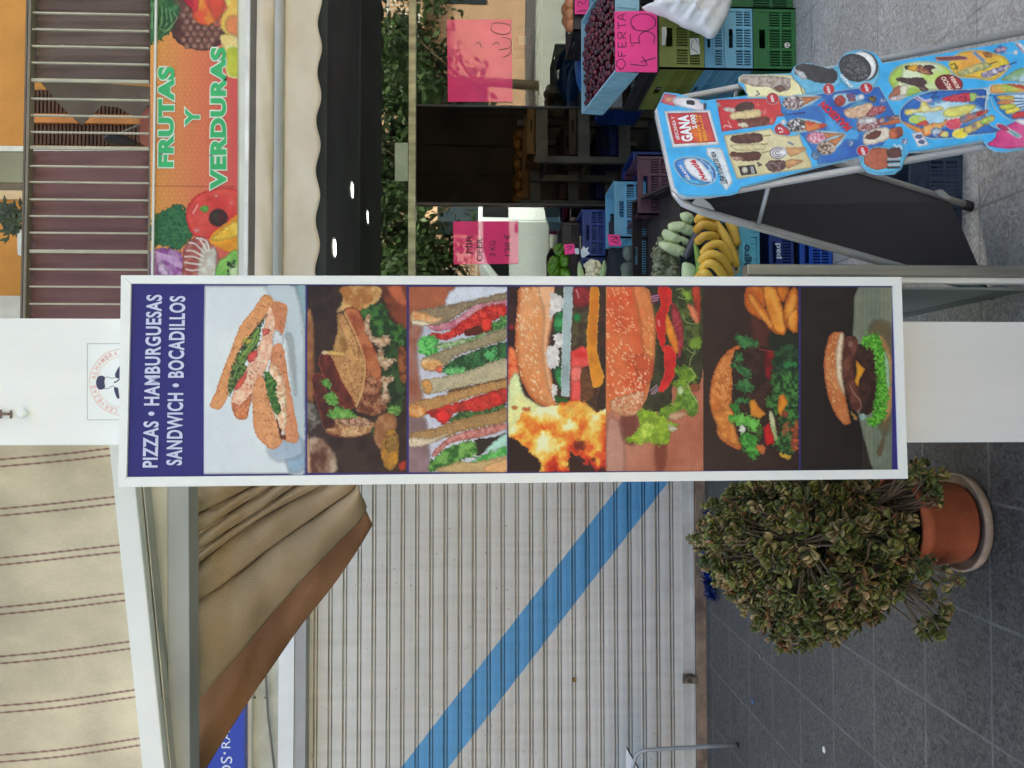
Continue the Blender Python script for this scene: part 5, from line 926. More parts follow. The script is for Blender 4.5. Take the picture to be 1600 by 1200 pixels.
for i in range(290):
    k = i % 2; j_ = r_.uniform(-.35, .35); u = .03+.44*((i % 16)+.5+j_)/16; v = .03+.50*((i//16)+.5+r_.uniform(-.35, .35))/18.2; hh = .085+.05*math.sin(math.pi*v/.56)*math.sin(math.pi*u/.5)+r_.uniform(-.006, .012)
    if k not in basem:
        mb = MB(); mb.blob((0, 0, 0), (.0152, .0152, .014), 10, 7, f=lambda d: 1-.16*max(0, d.z)**6); o = mb.build("cherry", (CH, CH2)[k], None, smooth=True); basem[k] = o
    else: o = link(basem[k].copy())
    o.location = M9 @ Vector((u, v, hh)); o.rotation_euler = (r_.random()*6, r_.random()*6, 0)
    tag(o, "glossy dark red cherry heaped in the light blue crate", "cherry", "cherries heaped in the light blue crate")
t = card("bright pink price card reading OFERTA 4'50 leaning on the cherry crate", [(960, 18), (1026.5, 16.5), (1027, 113), (962, 112)], YS-.05, PINK, "price_card",
    [[(970, 108), (963, 102), (966, 94), (973, 93), (977, 100), (973, 107), (968, 108)], [(966, 88), (978, 87)], [(966, 88), (966, 80)], [(971, 88), (971, 81)], [(966, 74), (978, 73)], [(966, 74), (966, 66)], [(972, 74), (972, 67)], [(978, 73), (978, 64)], [(966, 60), (978, 59)], [(966, 60), (965, 52), (971, 51), (972, 58), (978, 50)],
     [(966, 46), (966, 34)], [(966, 40), (978, 39)], [(978, 32), (965, 27), (978, 21)], [(973, 30), (973, 24)],
     [(985, 100), (1010, 102), (1003, 88)], [(1001, 97), (1024, 90)], [(986, 72), (990, 71)], [(985, 53), (985, 60), (986, 67), (992, 67), (1000, 67)], [(1000, 67), (998, 60), (1002, 52), (1011, 49), (1020, 53), (1023, 60), (1021, 68)], [(988, 40), (992, 46), (1008, 48), (1022, 42), (1024, 32), (1016, 24), (1000, 22), (988, 28), (986, 38), (992, 44)]], 1.2)
# white plastic bag
bg = inflate("plastic_bag", [(1003, 12), (1020, 4), (1035, -12), (1100, -30), (1142, -12), (1140, 15), (1130, 38), (1114, 60), (1096, 52), (1070, 42), (1045, 28), (1022, 19)], plane_y(YS-.12), .075, .06, mat("white_film", (238, 240, 242), .35, .04, 8, .5, 25), None, nz=.12, nf=7, rings=12)
tag(bg, "crumpled white plastic bag hanging in front of the crates beside the pink card", "bag")
# onion crate behind on the right, with pink card; blue bundle inside the glass
YO = 4.55
crate("light blue slotted crate holding brown onions behind the cherries", LB, (pt(950, 52, YO).x, YO, pt(950, 52, YO).z), .42, .4, pt(921, 52, YO).z-pt(950, 52, YO).z, 0, 0, GS)
crate("black crate of onions with a pink card on its front at the top right", BK, (pt(950, 50, YO+.02).x, YO+.01, pt(920.5, 52, YO).z), .42, .4, pt(896, 52, YO).z-pt(920.5, 52, YO).z, 0, 0, GS)
card("small pink card on the black onion crate at the top right", [(898, -6), (920, -6), (920, 22), (898, 22)], YO-.01, PINK, "price_card", [[(902, 18), (916, 16)], [(903, 10), (904, 2), (912, 6), (916, 0)]])
ON = mat("onion_skin", (196, 128, 84), .4, .2, 12, stretch=(1, 1, .3)); r_ = random.Random(8)
for i, (a, b) in enumerate([(893, 40), (892, 24), (892, 8), (894, -6), (888, 32), (887, 15)]):
    mb = MB(); mb.blob((0, 0, 0), (.042, .042, .036), 14, 10, f=lambda d: 1+.25*max(0, d.z-.85)*4); o = mb.build("onion", ON, None, smooth=True); o.location = pt(a, b, YO+.06+.05*(i > 3)); o.rotation_euler = (r_.random(), r_.random(), 0)
    tag(o, ("brown onion nearest the doorway in the black onion crate", "second brown onion from the doorway in the front row of the black crate", "third brown onion in the front row of the black crate, beside the pink card", "brown onion at the very right edge of the photo in the black crate", "raised brown onion in the back row above the first two onions", "raised brown onion in the back row beside the pink card")[i], "onion", "onions in the black crate")
crate("royal blue crate on the floor inside the glass, right of the doorway", (24, 70, 150), (pt(940, 168, 5.6).x, 5.5, pt(952, 160, 5.6).z-.25), .6, .45, .30, 0, 0, "crates inside the fruit shop")
for nm, ol, lab in (("blue_bag", [(905, 52), (930, 48), (945, 62), (948, 100), (945, 140), (925, 150), (905, 140), (898, 100)], "bulging bright blue plastic bag between the glass and the cherry crate"), ("blue_bag", [(872, 90), (895, 70), (905, 100), (903, 150), (885, 158), (870, 130)], "dark blue folded bag behind the glass, left of the bright one")):
    o = inflate(nm, ol, plane_y(5.05 if ol[0][0] > 900 else 5.5), .12, .1, mat(nm, (22, 104, 176) if ol[0][0] > 900 else (20, 54, 96), .3, .2, 8, .5, 12), None, nz=.1, nf=10); tag(o, lab, "bag", "blue bags by the glass")
# ------------------------------------------------------------------ fruit display between the board and the food sign
def cr(lab, c, px, py_, Y, w, d, h, rx=0, grp="crates of the fruit display", slots=True): p = pt(px, py_, Y); return crate(lab, c, (p.x, p.y, p.z), w, d, h, 0, rx, grp, slots)
Yb = 3.3
xs_ = pt(1180, 470, Yb).x; W_ = pt(1180, 318, Yb).x-xs_
stk = [(1600, 1408, BLU), (1400, 1362, (28, 76, 150)), (1348, 1308, (30, 62, 130)), (1300, 1250, BLU), (1240, 1202, NV), (1187, 1156, TEA)]
labs = ["blue crate at the foot of the banana stack behind the board", "mid blue crate, second from the ground in the banana stack", "dark blue crate, third from the ground in the banana stack", "royal blue crate in the middle of the banana stack", "navy crate printed pad just below the turquoise one", "turquoise crate printed agro holding the bananas"]
for i, (a, b, c) in enumerate(stk):
    za = max(.006, pt(a, 400, Yb).z); crate(labs[i], c, (xs_, Yb, za), W_, .40, pt(b, 400, Yb).z-za, 0, 0, "stacked crates under the bananas")
WL = mat("print_white", (216, 226, 232), .6, .02); DBL = mat("print_blue", (24, 70, 96), .6, .02); PB = plane_y(Yb-.003)
for t_, q_, m_ in (("agro", [(1175, 418), (1175, 382), (1163, 382), (1163, 418)], DBL), ("pad", [(1222, 404), (1222, 380), (1211, 380), (1211, 404)], WL)):
    t = thing("crate_print", "printed word %s on the front of a crate in the banana stack" % t_, "print", tuple(hit(PB, *q_[0]))); mb = MB(); letters(mb, t_, q_, PB, .001, .02); mb.build("lettering", m_, t)
BN = mat("banana_skin", (240, 196, 76), .45, .12, 10, .1, 40, rgb2=(196, 146, 50)); BT = mat("banana_tip", (84, 66, 36), .7, .2)
def banana(parent, pts, Y, r, zoff=0):
    P = [pt(a, b, Y-c_) for a, b, c_ in pts]; P = [Vector(p) for p in smooth_poly([tuple(p) for p in P], 5, False)]; n = len(P)
    rs = [r*(.34 if i == 0 else min(1, .45+1.6*math.sin(math.pi*(i+.6)/(n+.2))**.8)*.92) for i in range(n)]; rs[-1] = r*.3
    mb = MB(); mb.tube(P, rs, 7); b = mb.build("banana", BN, parent, smooth=True); mb = MB(); mb.tube([P[-1], P[-1]+(P[-1]-P[-2]).normalized()*.012], r*.3, 7); mb.build("tip", BT, b)
Yq = Yb+.02
for lab, bl in (("hand of three short yellow bananas at the top of the banana crate", [[(1090, 345, 0), (1096, 338, .05), (1108, 338, .05), (1118, 345, .02)], [(1088, 360, .0), (1096, 352, .06), (1108, 352, .06), (1118, 358, .03)], [(1090, 378, 0), (1098, 370, .06), (1110, 368, .06), (1120, 372, .03)]]),
                ("long spotted bananas reaching down the crate front", [[(1112, 340, 0), (1120, 352, .03), (1134, 372, .05), (1146, 402, .05), (1150, 418, .04)], [(1098, 398, .02), (1108, 385, .06), (1124, 382, .07), (1138, 398, .06), (1142, 412, .05)], [(1122, 336, 0), (1136, 342, .02), (1146, 362, .03), (1152, 385, .03)]]),
                ("hand of curved bananas nearest the food sign", [[(1094, 410, .04), (1106, 398, .08), (1122, 400, .09), (1136, 416, .08), (1142, 436, .06)], [(1096, 422, .04), (1106, 412, .09), (1118, 416, .1), (1130, 432, .09), (1134, 446, .08)], [(1090, 434, .02), (1100, 426, .08), (1110, 436, .08), (1116, 452, .06)]])):
    t = thing("banana_bunch", lab, "bananas", tuple(pt(1120, 390, Yq)), "bunches of bananas"); [banana(t, b, Yq, .0205) for b in bl]
card("narrow white card standing at the lower edge of the bananas", [(1147, 330), (1156, 331), (1156, 428), (1147, 428)], Yb+.015, mat("beige_card", (222, 192, 150), .6), "produce_card")
Yk = 3.62
cr("black crate of artichokes and pale squash behind the bananas", BK, 1092, 470, Yk, .55, .42, .10, math.radians(20), slots=True)
cr("purple crate standing behind the artichokes under the board's corner", (84, 50, 66), 1050, 336, Yk+.28, .30, .34, .17, 0)
cr("navy crate behind the purple crate", NV, 1048, 322, Yk+.6, .3, .34, .2, 0)
AG = mat("artichoke_green", (136, 140, 108), .7, .25, 20); PG = mat("pale_squash", (196, 208, 158), .4, .1, 6, stretch=(1, 1, 3)); EG = mat("dark_eggplant", (62, 58, 68), .25, .1)
def artichoke(px, py_, Y, r, lab):
    t = thing("artichoke", lab, "artichoke", tuple(pt(px, py_, Y)), "artichokes"); c = pt(px, py_, Y); mb = MB(); mb.blob(c, (r*.72, r*.72, r*.9), 12, 8); q = random.Random(int(px*7+py_))
    ax = Vector((q.uniform(-.5, .5), -.6, .6)).normalized(); rot = ax.to_track_quat('Z', 'Y').to_matrix()
    for ring in range(6):
        th = .35+ring*.4; n = 5+ring if ring < 4 else 8
        for k in range(n):
            ph = 2*math.pi*(k+.5*(ring % 2))/n; d = Vector((math.sin(th)*math.cos(ph), math.sin(th)*math.sin(ph), math.cos(th))); u = Vector((math.cos(th)*math.cos(ph), math.cos(th)*math.sin(ph), -math.sin(th))); w = d.cross(u)
            b = [d*r*.78+u*r*.38, d*r*.94+w*r*.27+u*r*.08, d*r*1.0-u*r*.36, d*r*.94-w*r*.27+u*r*.08, d*r*1.04]
            mb.add([c+rot @ x for x in b], [(0, 1, 4), (1, 2, 4), (2, 3, 4), (3, 0, 4)])
    mb.build("head", AG, t)
for i, (a, b, r) in enumerate([(1034, 398, .052), (1050, 410, .05), (1036, 418, .05), (1052, 428, .052), (1032, 436, .05), (1046, 446, .05), (1062, 442, .046), (1040, 380, .045), (1076, 348, .045), (1070, 434, .04)]): artichoke(a, b, Yk+.03+.01*(i % 3), r, "grey green artichoke %s" % ["at the top left front of the artichoke pile", "in the middle of the artichoke pile touching a squash", "second along the top edge of the artichoke pile", "low in the pile next to the leek base", "at the top edge of the pile beside the food sign", "lowest of those half hidden by the food sign", "right against the leek base at the pile bottom", "highest in the pile just under the purple crate", "alone under the hinge of the ice cream board", "small one tucked in the middle of the pile"][i])
for i, ol in enumerate([[(1034, 366), (1040, 376), (1052, 382), (1072, 386), (1084, 390), (1088, 382), (1070, 372), (1050, 362), (1038, 358)], [(1030, 378), (1034, 390), (1050, 398), (1072, 404), (1080, 398), (1070, 388), (1050, 380)], [(1044, 350), (1058, 346), (1076, 350), (1088, 362), (1082, 370), (1060, 364), (1046, 360)], [(1062, 334), (1074, 332), (1084, 340), (1080, 350), (1066, 346)]]):
    t = inflate("squash", ol, plane_y(Yk-.01*i), .04, .03, PG, None, k=5, nz=.04, nf=6); tag(t, ("long pale green squash lying in the middle of the four", "long pale green squash touching the dark eggplant, lowest of the four", "pale green squash second from the top, by the board hinge", "short pale green squash topmost, next to the board frame")[i], "squash", "pale green squashes")
t = inflate("eggplant", [(1068, 398), (1076, 376), (1086, 358), (1094, 356), (1098, 366), (1090, 384), (1080, 402), (1072, 406)], plane_y(Yk-.09), .03, .03, EG, None); tag(t, "dark eggplant lying between the squashes and the bananas", "eggplant")
t = inflate("leek", [(1084, 380), (1096, 396), (1104, 420), (1106, 450), (1092, 455), (1088, 420)], plane_y(Yk-.14), .025, .02, mat("leek_green", (140, 180, 70), .45, .2, 8, stretch=(1, 1, 3)), None); tag(t, "bright green leek top beside the bananas", "leek")
t = inflate("leek", [(1066, 412), (1084, 414), (1090, 428), (1084, 446), (1068, 450)], plane_y(Yk-.10), .03, .02, mat("leek_white", (190, 208, 160), .45, .15, 8), None); tag(t, "whitish leek base between the artichokes and the bananas", "leek")
# light blue crates, cauliflower, peppers further back
Yl = 4.2
cr("light blue crate with raised handles holding dark courgettes", LB, 1010, 372, Yl, .01+pt(1010, 372, Yl).x*0+.30, .3, .17)
bpy.data.objects[-1] if 0 else None
cr("light blue low crate stepping down beside the courgettes", (120, 184, 206), 1010, 452, Yl, .27, .3, .075)
card("pink price card clipped on the light blue courgette crate", [(949, 366), (968, 367), (971, 384), (952, 384)], Yl-.012, PINK, "price_card", [[(954, 370), (964, 371), (956, 376), (966, 380)], [(960, 368), (968, 378)]])
for i, ol in enumerate([[(974, 388), (982, 384), (994, 388), (992, 402), (984, 410), (974, 402)], [(972, 412), (990, 408), (994, 420), (988, 436), (976, 438), (970, 424)]]):
    t = inflate("courgette", ol, plane_y(Yl-.03), .03, .03, mat("courgette_skin", (92, 104, 88), .35, .1), None); tag(t, "dark green courgette in the light blue crate, " + ("upper one nearer the pink card" if i == 0 else "lower one nearer the food sign"), "courgette", "courgettes")
cr("navy crate with a white emblem beside the cauliflower", NV, 946, 402, 4.5, .28, .3, .13)
t = card("white splash emblem on the navy crate", [(907, 392), (912, 384), (915, 388), (920, 386), (918, 392), (922, 396), (916, 400), (912, 403), (908, 401)], 4.49, WL, "crate_emblem")
cr("dark crate of peppers with a small pink card near the glass", BK, 905, 450, 4.75, .40, .3, .10)
card("tiny pink card on the dark pepper crate", [(881, 382), (897, 381), (899, 396), (883, 398)], 4.47, PINK, "price_card", [[(885, 386), (895, 385), (887, 391)]])
card("small blank white card beside the tiny pink one", [(898, 388), (904, 388), (905, 397), (899, 397)], 4.465, WL, "price_card")
GP = mat("green_pepper", (96, 150, 30), .25, .25, 5, spec=.6)
for i, ol in enumerate([[(855, 412), (862, 400), (872, 402), (876, 414), (874, 430), (864, 434), (856, 426)], [(866, 384), (876, 380), (884, 386), (882, 398), (872, 402), (865, 394)], [(872, 422), (884, 418), (892, 426), (890, 438), (878, 440)], [(874, 398), (884, 396), (890, 406), (886, 418), (876, 416)], [(856, 434), (868, 430), (876, 440), (868, 452), (856, 450)]]):
    t = inflate("green_pepper", ol, plane_y(4.66-.02*(i % 2)), .05, .04, GP, None, nz=.12, nf=4); tag(t, ("large green pepper at the front middle of the pepper crate", "green pepper nearest the doorway, beside the tiny pink card", "green pepper at the bottom of the pile, toward the food sign", "green pepper squeezed between the big one and the dark crate wall", "green pepper half hidden by the white frame of the food sign")[i], "pepper", "green peppers")
cf = thing("cauliflower", "white cauliflower head with pale leaves beside the navy crate", "cauliflower", tuple(pt(930, 425, 4.4)))
mb = MB(); c = pt(926, 421, 4.4); q = random.Random(2)
for i in range(60):
    d = Vector((q.gauss(0, 1), q.gauss(0, 1), q.gauss(0, 1))).normalized()
    if d.y > .3: continue
    mb.blob(c+Vector((d.x*.046, d.y*.04, d.z*.042)), (.014, .014, .014), 7, 5)
mb.blob(c, (.045, .04, .042), 12, 8); mb.build("head", mat("cauliflower_white", (236, 226, 192), .7, .08, 20), cf, smooth=True)
LG = mat("cauliflower_leaf", (168, 190, 132), .55, .15, 8)
for ol in ([(905, 408), (912, 424), (914, 440), (906, 444), (902, 426)], [(944, 406), (948, 420), (942, 440), (934, 442), (938, 424)], [(908, 436), (924, 442), (940, 438), (930, 450), (914, 450)]): inflate("leaf", ol, plane_y(4.37), .012, .01, LG, cf)
# supports of the display
DT = mat("dark_stand", (52, 52, 56), .6, .2)
st = thing("display_stand", "dark stepped stand under the produce crates", "stand", (0, 0, 0))
for (Y0, Y1, px_) in ((Yk, Yk+.4, 1098), (Yl, Yl+.3, 1014), (4.45, 4.9, 952)): MB().box((pt(px_, 470, Y0).x, Y0+.02, .006), (pt(px_, 345, Y0).x, Y1, pt(px_, 400, Y0).z-.004)).build("tier", DT, st)
# crate lying on the ground behind the board
p = gp(1512, 372); q_ = gp(1512, 248)
crate("dark navy crate standing on the paving behind the ice cream board", (44, 60, 84), (p.x+.02, p.y+.02, .006), q_.x-p.x, .36, .165, math.radians(-3), 0, None)
# ------------------------------------------------------------------ racks inside the shop
WD = mat("rack_wood", (112, 108, 98), .8, .15, 6); WDp = "wooden racks inside the fruit shop"
for (px0, py0, Y, lab, w, h) in ((965, 250, 6.2, "grey wooden produce rack in the dark doorway, right half", .55, .85), (968, 318, 6.9, "grey wooden produce rack deeper in the doorway, left half", .7, 1.0)):
    p = pt(px0, py0, Y); t = thing("produce_rack", lab, "rack", (p.x, p.y, .006), WDp); z0 = .006; ztop = 1.05 if Y < 6.5 else 1.15
    for x in (0, w): 
        for y in (0, .5): MB().box((p.x+x-.025, p.y+y, z0), (p.x+x+.025, p.y+y+.05, ztop)).build("leg", WD, t)
    for z in (.3, .62, .95): 
        MB().box((p.x-.03, p.y-.02, z), (p.x+w+.03, p.y-.001, z+.09)).build("rail", WD, t); MB().box((p.x-.02, p.y, z+.0), (p.x+w+.02, p.y+.5, z+.02)).build("shelf", WD, t)
    for i, z in enumerate((.325, .645, .975)): crate("dim blue crate of produce on shelf %s of the %s rack" % (("lower", "middle", "upper")[i], "right" if Y < 6.5 else "left"), ((24, 44, 96), (70, 50, 36), (120, 84, 30))[i], (p.x+.04, p.y+.03, z), w-.08, .4, .13, 0, 0, "crates on the racks")
for i in range(14):
    q = random.Random(i); o = MB().blob((0, 0, 0), (.05, .05, .045), 12, 8).build("orange_fruit", mat("citrus", (140, 92, 30), .5, .1, 30) if i == 0 else bpy.data.materials["citrus"], None, smooth=True)
    o.location = (pt(968, 318, 6.9).x+.08+(i % 7)*.09, 6.98+.12*(i//7), 1.12+.02*(i % 2)); tag(o, "dim orange fruit on the top shelf of the left rack", "fruit", "oranges on the rack")
rs_ = thing("weighing_scale", "small red and black scale with a white display behind the right glass pane", "scale", tuple(pt(815, 70, 6.2)))
slab("body", rect(802, 52, 832, 76), 6.2, .2, mat("scale_red", (150, 34, 40), .4), rs_, .01); slab("display", rect(810, 56, 822, 68), 6.19, .008, mat("scale_white", (222, 226, 222), .4), rs_); slab("base", rect(832.2, 46, 840, 80), 6.18, .25, BLACK, rs_)
ct = thing("counter", "pale shop counter with small goods behind the right glass pane", "counter", tuple(pt(900, 80, 6.3)))
slab("top", rect(841, -20, 848, 150), 6.1, .6, mat("counter_top", (150, 146, 130), .5), ct); slab("front", rect(848.5, -10, 940, 140), 6.3, .3, mat("counter_front", (96, 96, 90), .6), ct)
# ------------------------------------------------------------------ ice cream A board
Tn = cpt(1058, 304, 1.9); Tf = cpt(1024, 152, 1.9*311/277)
Rn = gp(1562, 449.5); Rf = gp(1528, 312); Fn = gp(1833, 168); Ff = Fn+Vector((Tf.x-Tn.x, Tf.y-Tn.y, 0))
Tf.z = Tn.z
ib = thing("ice_cream_board", "blue ice cream price board with cut out lollies on a grey tube A frame", "board", (float((Fn.x+Rn.x)/2), float((Fn.y+Rf.y)/2), 0))
P3 = plane3(Tn, Tf, Fn)
fr = [Fn, Fn.lerp(Tn, .5), Fn.lerp(Tn, .93), Fn.lerp(Tn, .985)+(Tf-Tn)*.03, Tn.lerp(Tf, .10), Tn.lerp(Tf, .5), Tn.lerp(Tf, .9), Ff.lerp(Tf, .985)+(Tn-Tf)*.03, Ff.lerp(Tf, .93), Ff.lerp(Tf, .5), Ff]
push = P3[1]*.018; mb = MB(); mb.tube([p+push for p in fr], .0088, 12); mb.build("front_frame", ALU, ib, smooth=True)
rr = [Rn, Rn.lerp(Tn, .5), Rn.lerp(Tn, .93), Rn.lerp(Tn, .985)+(Tf-Tn)*.03, Tn.lerp(Tf, .10), Tn.lerp(Tf, .5), Tn.lerp(Tf, .9), Rf.lerp(Tf, .985)+(Tn-Tf)*.03, Rf.lerp(Tf, .93), Rf.lerp(Tf, .5), Rf]
dn = Vector((Rn.x-Tn.x, Rn.y-Tn.y, 0)).normalized()*.012+push*1.2; mb = MB(); mb.tube([p+dn+Vector((0, 0, -.004)) for p in rr], .0098, 12); mb.build("rear_frame", ALU, ib, smooth=True)
RP = plane3(Rn, Rf, Tn); SHT = mat("dark_backing", (50, 48, 56), .55, .06, 6, .1, 120)
def rear(s, t): return (Rn.lerp(Rf, s)*(1-t)+Tn.lerp(Tf, s)*t)+dn
mb = MB(); mb.prism([rear(.02, .02), rear(.98, .085), rear(.98, .965), rear(.92, .985), rear(.08, .985), rear(.02, .965)], RP[1]*.005); mb.build("rear_panel", SHT, ib)
mb = MB(); mb.prism([rear(-.02, .04), rear(.035, .04), rear(.035, .80), rear(-.02, .80)], RP[1]*-.008); mb.build("edge_strip", ALUD, ib)
a = Tn.lerp(Fn, .20)+push; b = Tn.lerp(Rn, .22)+dn; mb = MB(); mb.tube([a, b], .0055, 8); mb.build("strut", ALU, ib, smooth=True)
a = Tf.lerp(Ff, .20)+push; b = Tf.lerp(Rf, .22)+dn; mb = MB(); mb.tube([a, b], .0055, 8); mb.build("strut", ALU, ib, smooth=True)
for p in (Rn, Rf, Fn, Ff):
    t_ = (Tf if p in (Rf, Ff) else Tn); mb = MB(); d_ = dn if p in (Rn, Rf) else push; mb.tube([p+d_, p.lerp(t_, .035)+d_], .0155, 12); mb.build("rubber_foot", BLACK, ib, smooth=True)
HM = mat("hinge_plate", (165, 168, 172), .45, .05)
for tt, f_, r_2 in ((.045, Fn, Rn),): mb = MB(); mb.prism([Tn.lerp(Rn, .04)+dn*.5, Tn.lerp(Rn, .10)+dn*.5, Tn.lerp(Rn, .09).lerp(Tn.lerp(Fn, .07), .35)+dn*.5, Tn.lerp(Fn, .05)+dn*.5], (Tf-Tn).normalized()*.004); mb.build("hinge", HM, ib)
for q in ([(1462, 297), (1472, 296), (1486, 308), (1482, 312), (1468, 306)],):
    mb = MB(); mb.prism([hit(RP, a_, b_, .004) for a_, b_ in q], RP[1]*.003); mb.build("corner_bracket", HM, ib)
OUT = [(1037.7, 144), (1026.6, 167), (1040, 230), (1054, 290), (1060, 301), (1072, 305.5), (1110, 305), (1140, 303.5), (1152, 300), (1157.5, 292), (1250, 267), (1342, 244), (1347, 257), (1356, 267), (1372, 271.5), (1398, 270), (1409, 262), (1413, 250), (1419, 237), (1480, 228), (1530, 219), (1537, 218.5), (1545, 229), (1557, 235), (1575, 235.5), (1600, 231), (1640, 222), (1680, 200), (1815, 171), (1815, 26), (1600, 62), (1379, 99), (1373, 88), (1363, 81.5), (1350, 78), (1335, 78), (1322, 82), (1313, 91), (1308, 103), (1295, 107), (1268, 99), (1252, 98), (1241, 104), (1235, 114.5), (1190, 116), (1161, 116), (1154, 120), (1153.5, 128), (1162, 137), (1169, 149), (1121, 154.5), (1102, 157), (1080, 153), (1058, 146)]
OB = thing
mb = MB(); mb.prism([hit(P3, a_, b_, -.0005) for a_, b_ in OUT], P3[1]*.005); mb.build("poster_board", mat("board_edge", (120, 190, 226), .4, .03), ib)
A = Art(1020, 20, 1630, 312, .8, (58, 178, 240)); A.C = A.C*(1+.10*(fbm(A.X*.06, A.Y*.06)-.5)*2)[..., None]
r0 = np.random.RandomState(5)
for i in range(420): x_, y_ = r0.rand()*600+1022, r0.rand()*280+22; A.ell(x_, y_, 2+r0.rand()*6, 2+r0.rand()*5, (96, 196, 240) if i % 3 else (30, 140, 216), al=.22, soft=3, sh=0, sm=1)
WHT = (232, 238, 244); RED = (206, 40, 56)
A.zoom(1020, 130, 6.667)
A.poly([(78, 200), (122, 105), (250, 125), (235, 240), (160, 225)], (206, 52, 76), (214, 90, 110), f=.05, wob=.2, sm=1); A.ell(170, 165, 40, 34, (220, 180, 130), c2=(200, 120, 110), f=.4)
A.poly([(235, 145), (460, 160), (500, 205), (555, 215), (545, 270), (490, 290), (420, 275), (225, 220)], (226, 214, 222), (236, 232, 238), f=.1, wob=.4); A.poly([(355, 180), (430, 185), (430, 225), (360, 220)], (40, 40, 46), wob=.6); A.poly([(530, 210), (558, 215), (552, 272), (530, 265)], (60, 60, 90), wob=.3)
A.poly([(118, 290), (595, 280), (698, 640), (205, 672)], WHT, wob=.1, sm=1); A.poly([(148, 312), (570, 302), (660, 610), (225, 636)], (200, 46, 62), (214, 60, 60), f=.03, wob=.1, sm=1); A.poly([(500, 305), (560, 303), (640, 600), (590, 612)], (218, 120, 110), wob=.1, sm=1, al=.25)
A.poly([(370, 490), (440, 430), (560, 510), (570, 600), (470, 610)], (232, 130, 40), soft=9, wob=2, al=.8)
A.poly([(560, 668), (700, 672), (730, 700), (828, 1010), (826, 1040), (765, 1120), (690, 1030), (720, 1000), (670, 860), (560, 745)], WHT, (214, 228, 240), f=.04, wob=.3, sm=1)
A.poly([(215, 840), (240, 795), (330, 765), (450, 765), (570, 800), (640, 870), (668, 950), (640, 1030), (540, 1070), (430, 1068), (330, 1020), (250, 930)], (200, 228, 246), wob=.2); A.poly([(228, 845), (250, 805), (335, 776), (450, 777), (560, 812), (630, 880), (655, 950), (630, 1018), (540, 1056), (432, 1055), (338, 1010), (262, 925)], (30, 104, 190), (60, 140, 214), f=.03, wob=.2, soft=1.2)
A.poly([(300, 1000), (360, 980), (560, 1040), (440, 1058), (350, 1020)], (90, 190, 236), soft=6); A.poly([(322, 815), (360, 785), (440, 785), (520, 840), (590, 930), (618, 1000), (600, 1025), (520, 1020), (420, 970), (350, 900)], (238, 240, 246), wob=.2); A.line([(500, 800), (570, 850), (620, 920)], 1.6, (220, 240, 250))
for i in range(26): x_, y_ = 640+r0.randn()*45, 940+r0.randn()*45; A.ell(x_, y_, 10, 10, (210, 240, 252), soft=2.5, al=.6)
A.zoom(1120, 70, 5.714)
A.poly([(-6, 490), (300, 480), (440, 480), (500, 430), (560, 470), (600, 640), (540, 640), (510, 710), (280, 742), (45, 776)], (206, 40, 52), (216, 66, 68), f=.03, wob=.2, sm=1)
def stick(pts, c, c2, **k): A.poly(pts, c, c2, f=.25, **k)
stick([(160, 560), (210, 520), (300, 508), (335, 540), (325, 580), (250, 600), (180, 595)], (66, 36, 34), (84, 50, 46)); A.poly([(62, 560), (90, 558), (165, 570), (150, 605), (70, 590)], (232, 222, 214), (200, 180, 170), f=.4)
stick([(115, 640), (130, 610), (250, 585), (370, 575), (398, 600), (385, 640), (250, 665), (150, 668)], (232, 212, 160), (222, 196, 140)); stick([(170, 668), (330, 655), (440, 640), (470, 665), (455, 705), (330, 735), (250, 720)], (104, 46, 40), (130, 74, 58)); A.poly([(188, 705), (240, 695), (285, 715), (260, 738), (195, 725)], (236, 226, 196), wob=1)
for x_, y_ in ((365, 530), (430, 600), (490, 680)): A.ell(x_, y_, 18, 20, (224, 130, 120), wob=1.5, al=.8)
A.line([(62, 735), (80, 720), (130, 735)], 1.5, WHT, .8); A.line([(100, 680), (130, 740)], 1.5, WHT, .6); A.ell(18, 535, 18, 20, (230, 224, 226), c2=(90, 60, 60), f=.6, thr=.6)
def badge(x, y, rx=55, ry=52): A.ell(x, y, rx, ry, WHT, wob=.1); A.ell(x, y, rx-5, ry-5, (206, 36, 58), wob=.1)
A.poly([(60, 810), (340, 770), (480, 745), (520, 790), (640, 815), (740, 800), (760, 870), (845, 1050), (850, 1100), (500, 1150), (180, 1200), (110, 1000)], (214, 200, 150), (228, 216, 172), f=.02, wob=.2, sm=1)
stick([(128, 850), (140, 815), (250, 795), (380, 790), (412, 825), (400, 860), (280, 882), (170, 880)], (76, 40, 38), (104, 62, 54)); stick([(120, 900), (180, 890), (400, 880), (440, 905), (400, 940), (180, 945)], (228, 214, 170), (216, 200, 150)); stick([(115, 985), (130, 955), (200, 962), (330, 950), (385, 960), (395, 1000), (360, 1030), (250, 1040), (150, 1010)], (96, 46, 36), (84, 40, 32)); A.poly([(125, 1000), (200, 1000), (235, 1020), (225, 1036), (150, 1030)], (226, 200, 180), (170, 110, 90), f=.5)
for q_ in ([(415, 815), (480, 808)], [(400, 890), (450, 885)], [(400, 965), (470, 950)]): A.line(q_, 2, (196, 176, 96))
A.ell(550, 965, 80, 58, (238, 234, 238), wob=.6)
for rr_ in (18, 38, 58): A.line([(550-8+rr_*math.cos(t)*1.15, 968+rr_*.8*math.sin(t)) for t in np.linspace(.3, 5.4, 16)], 1.1, (70, 50, 70))
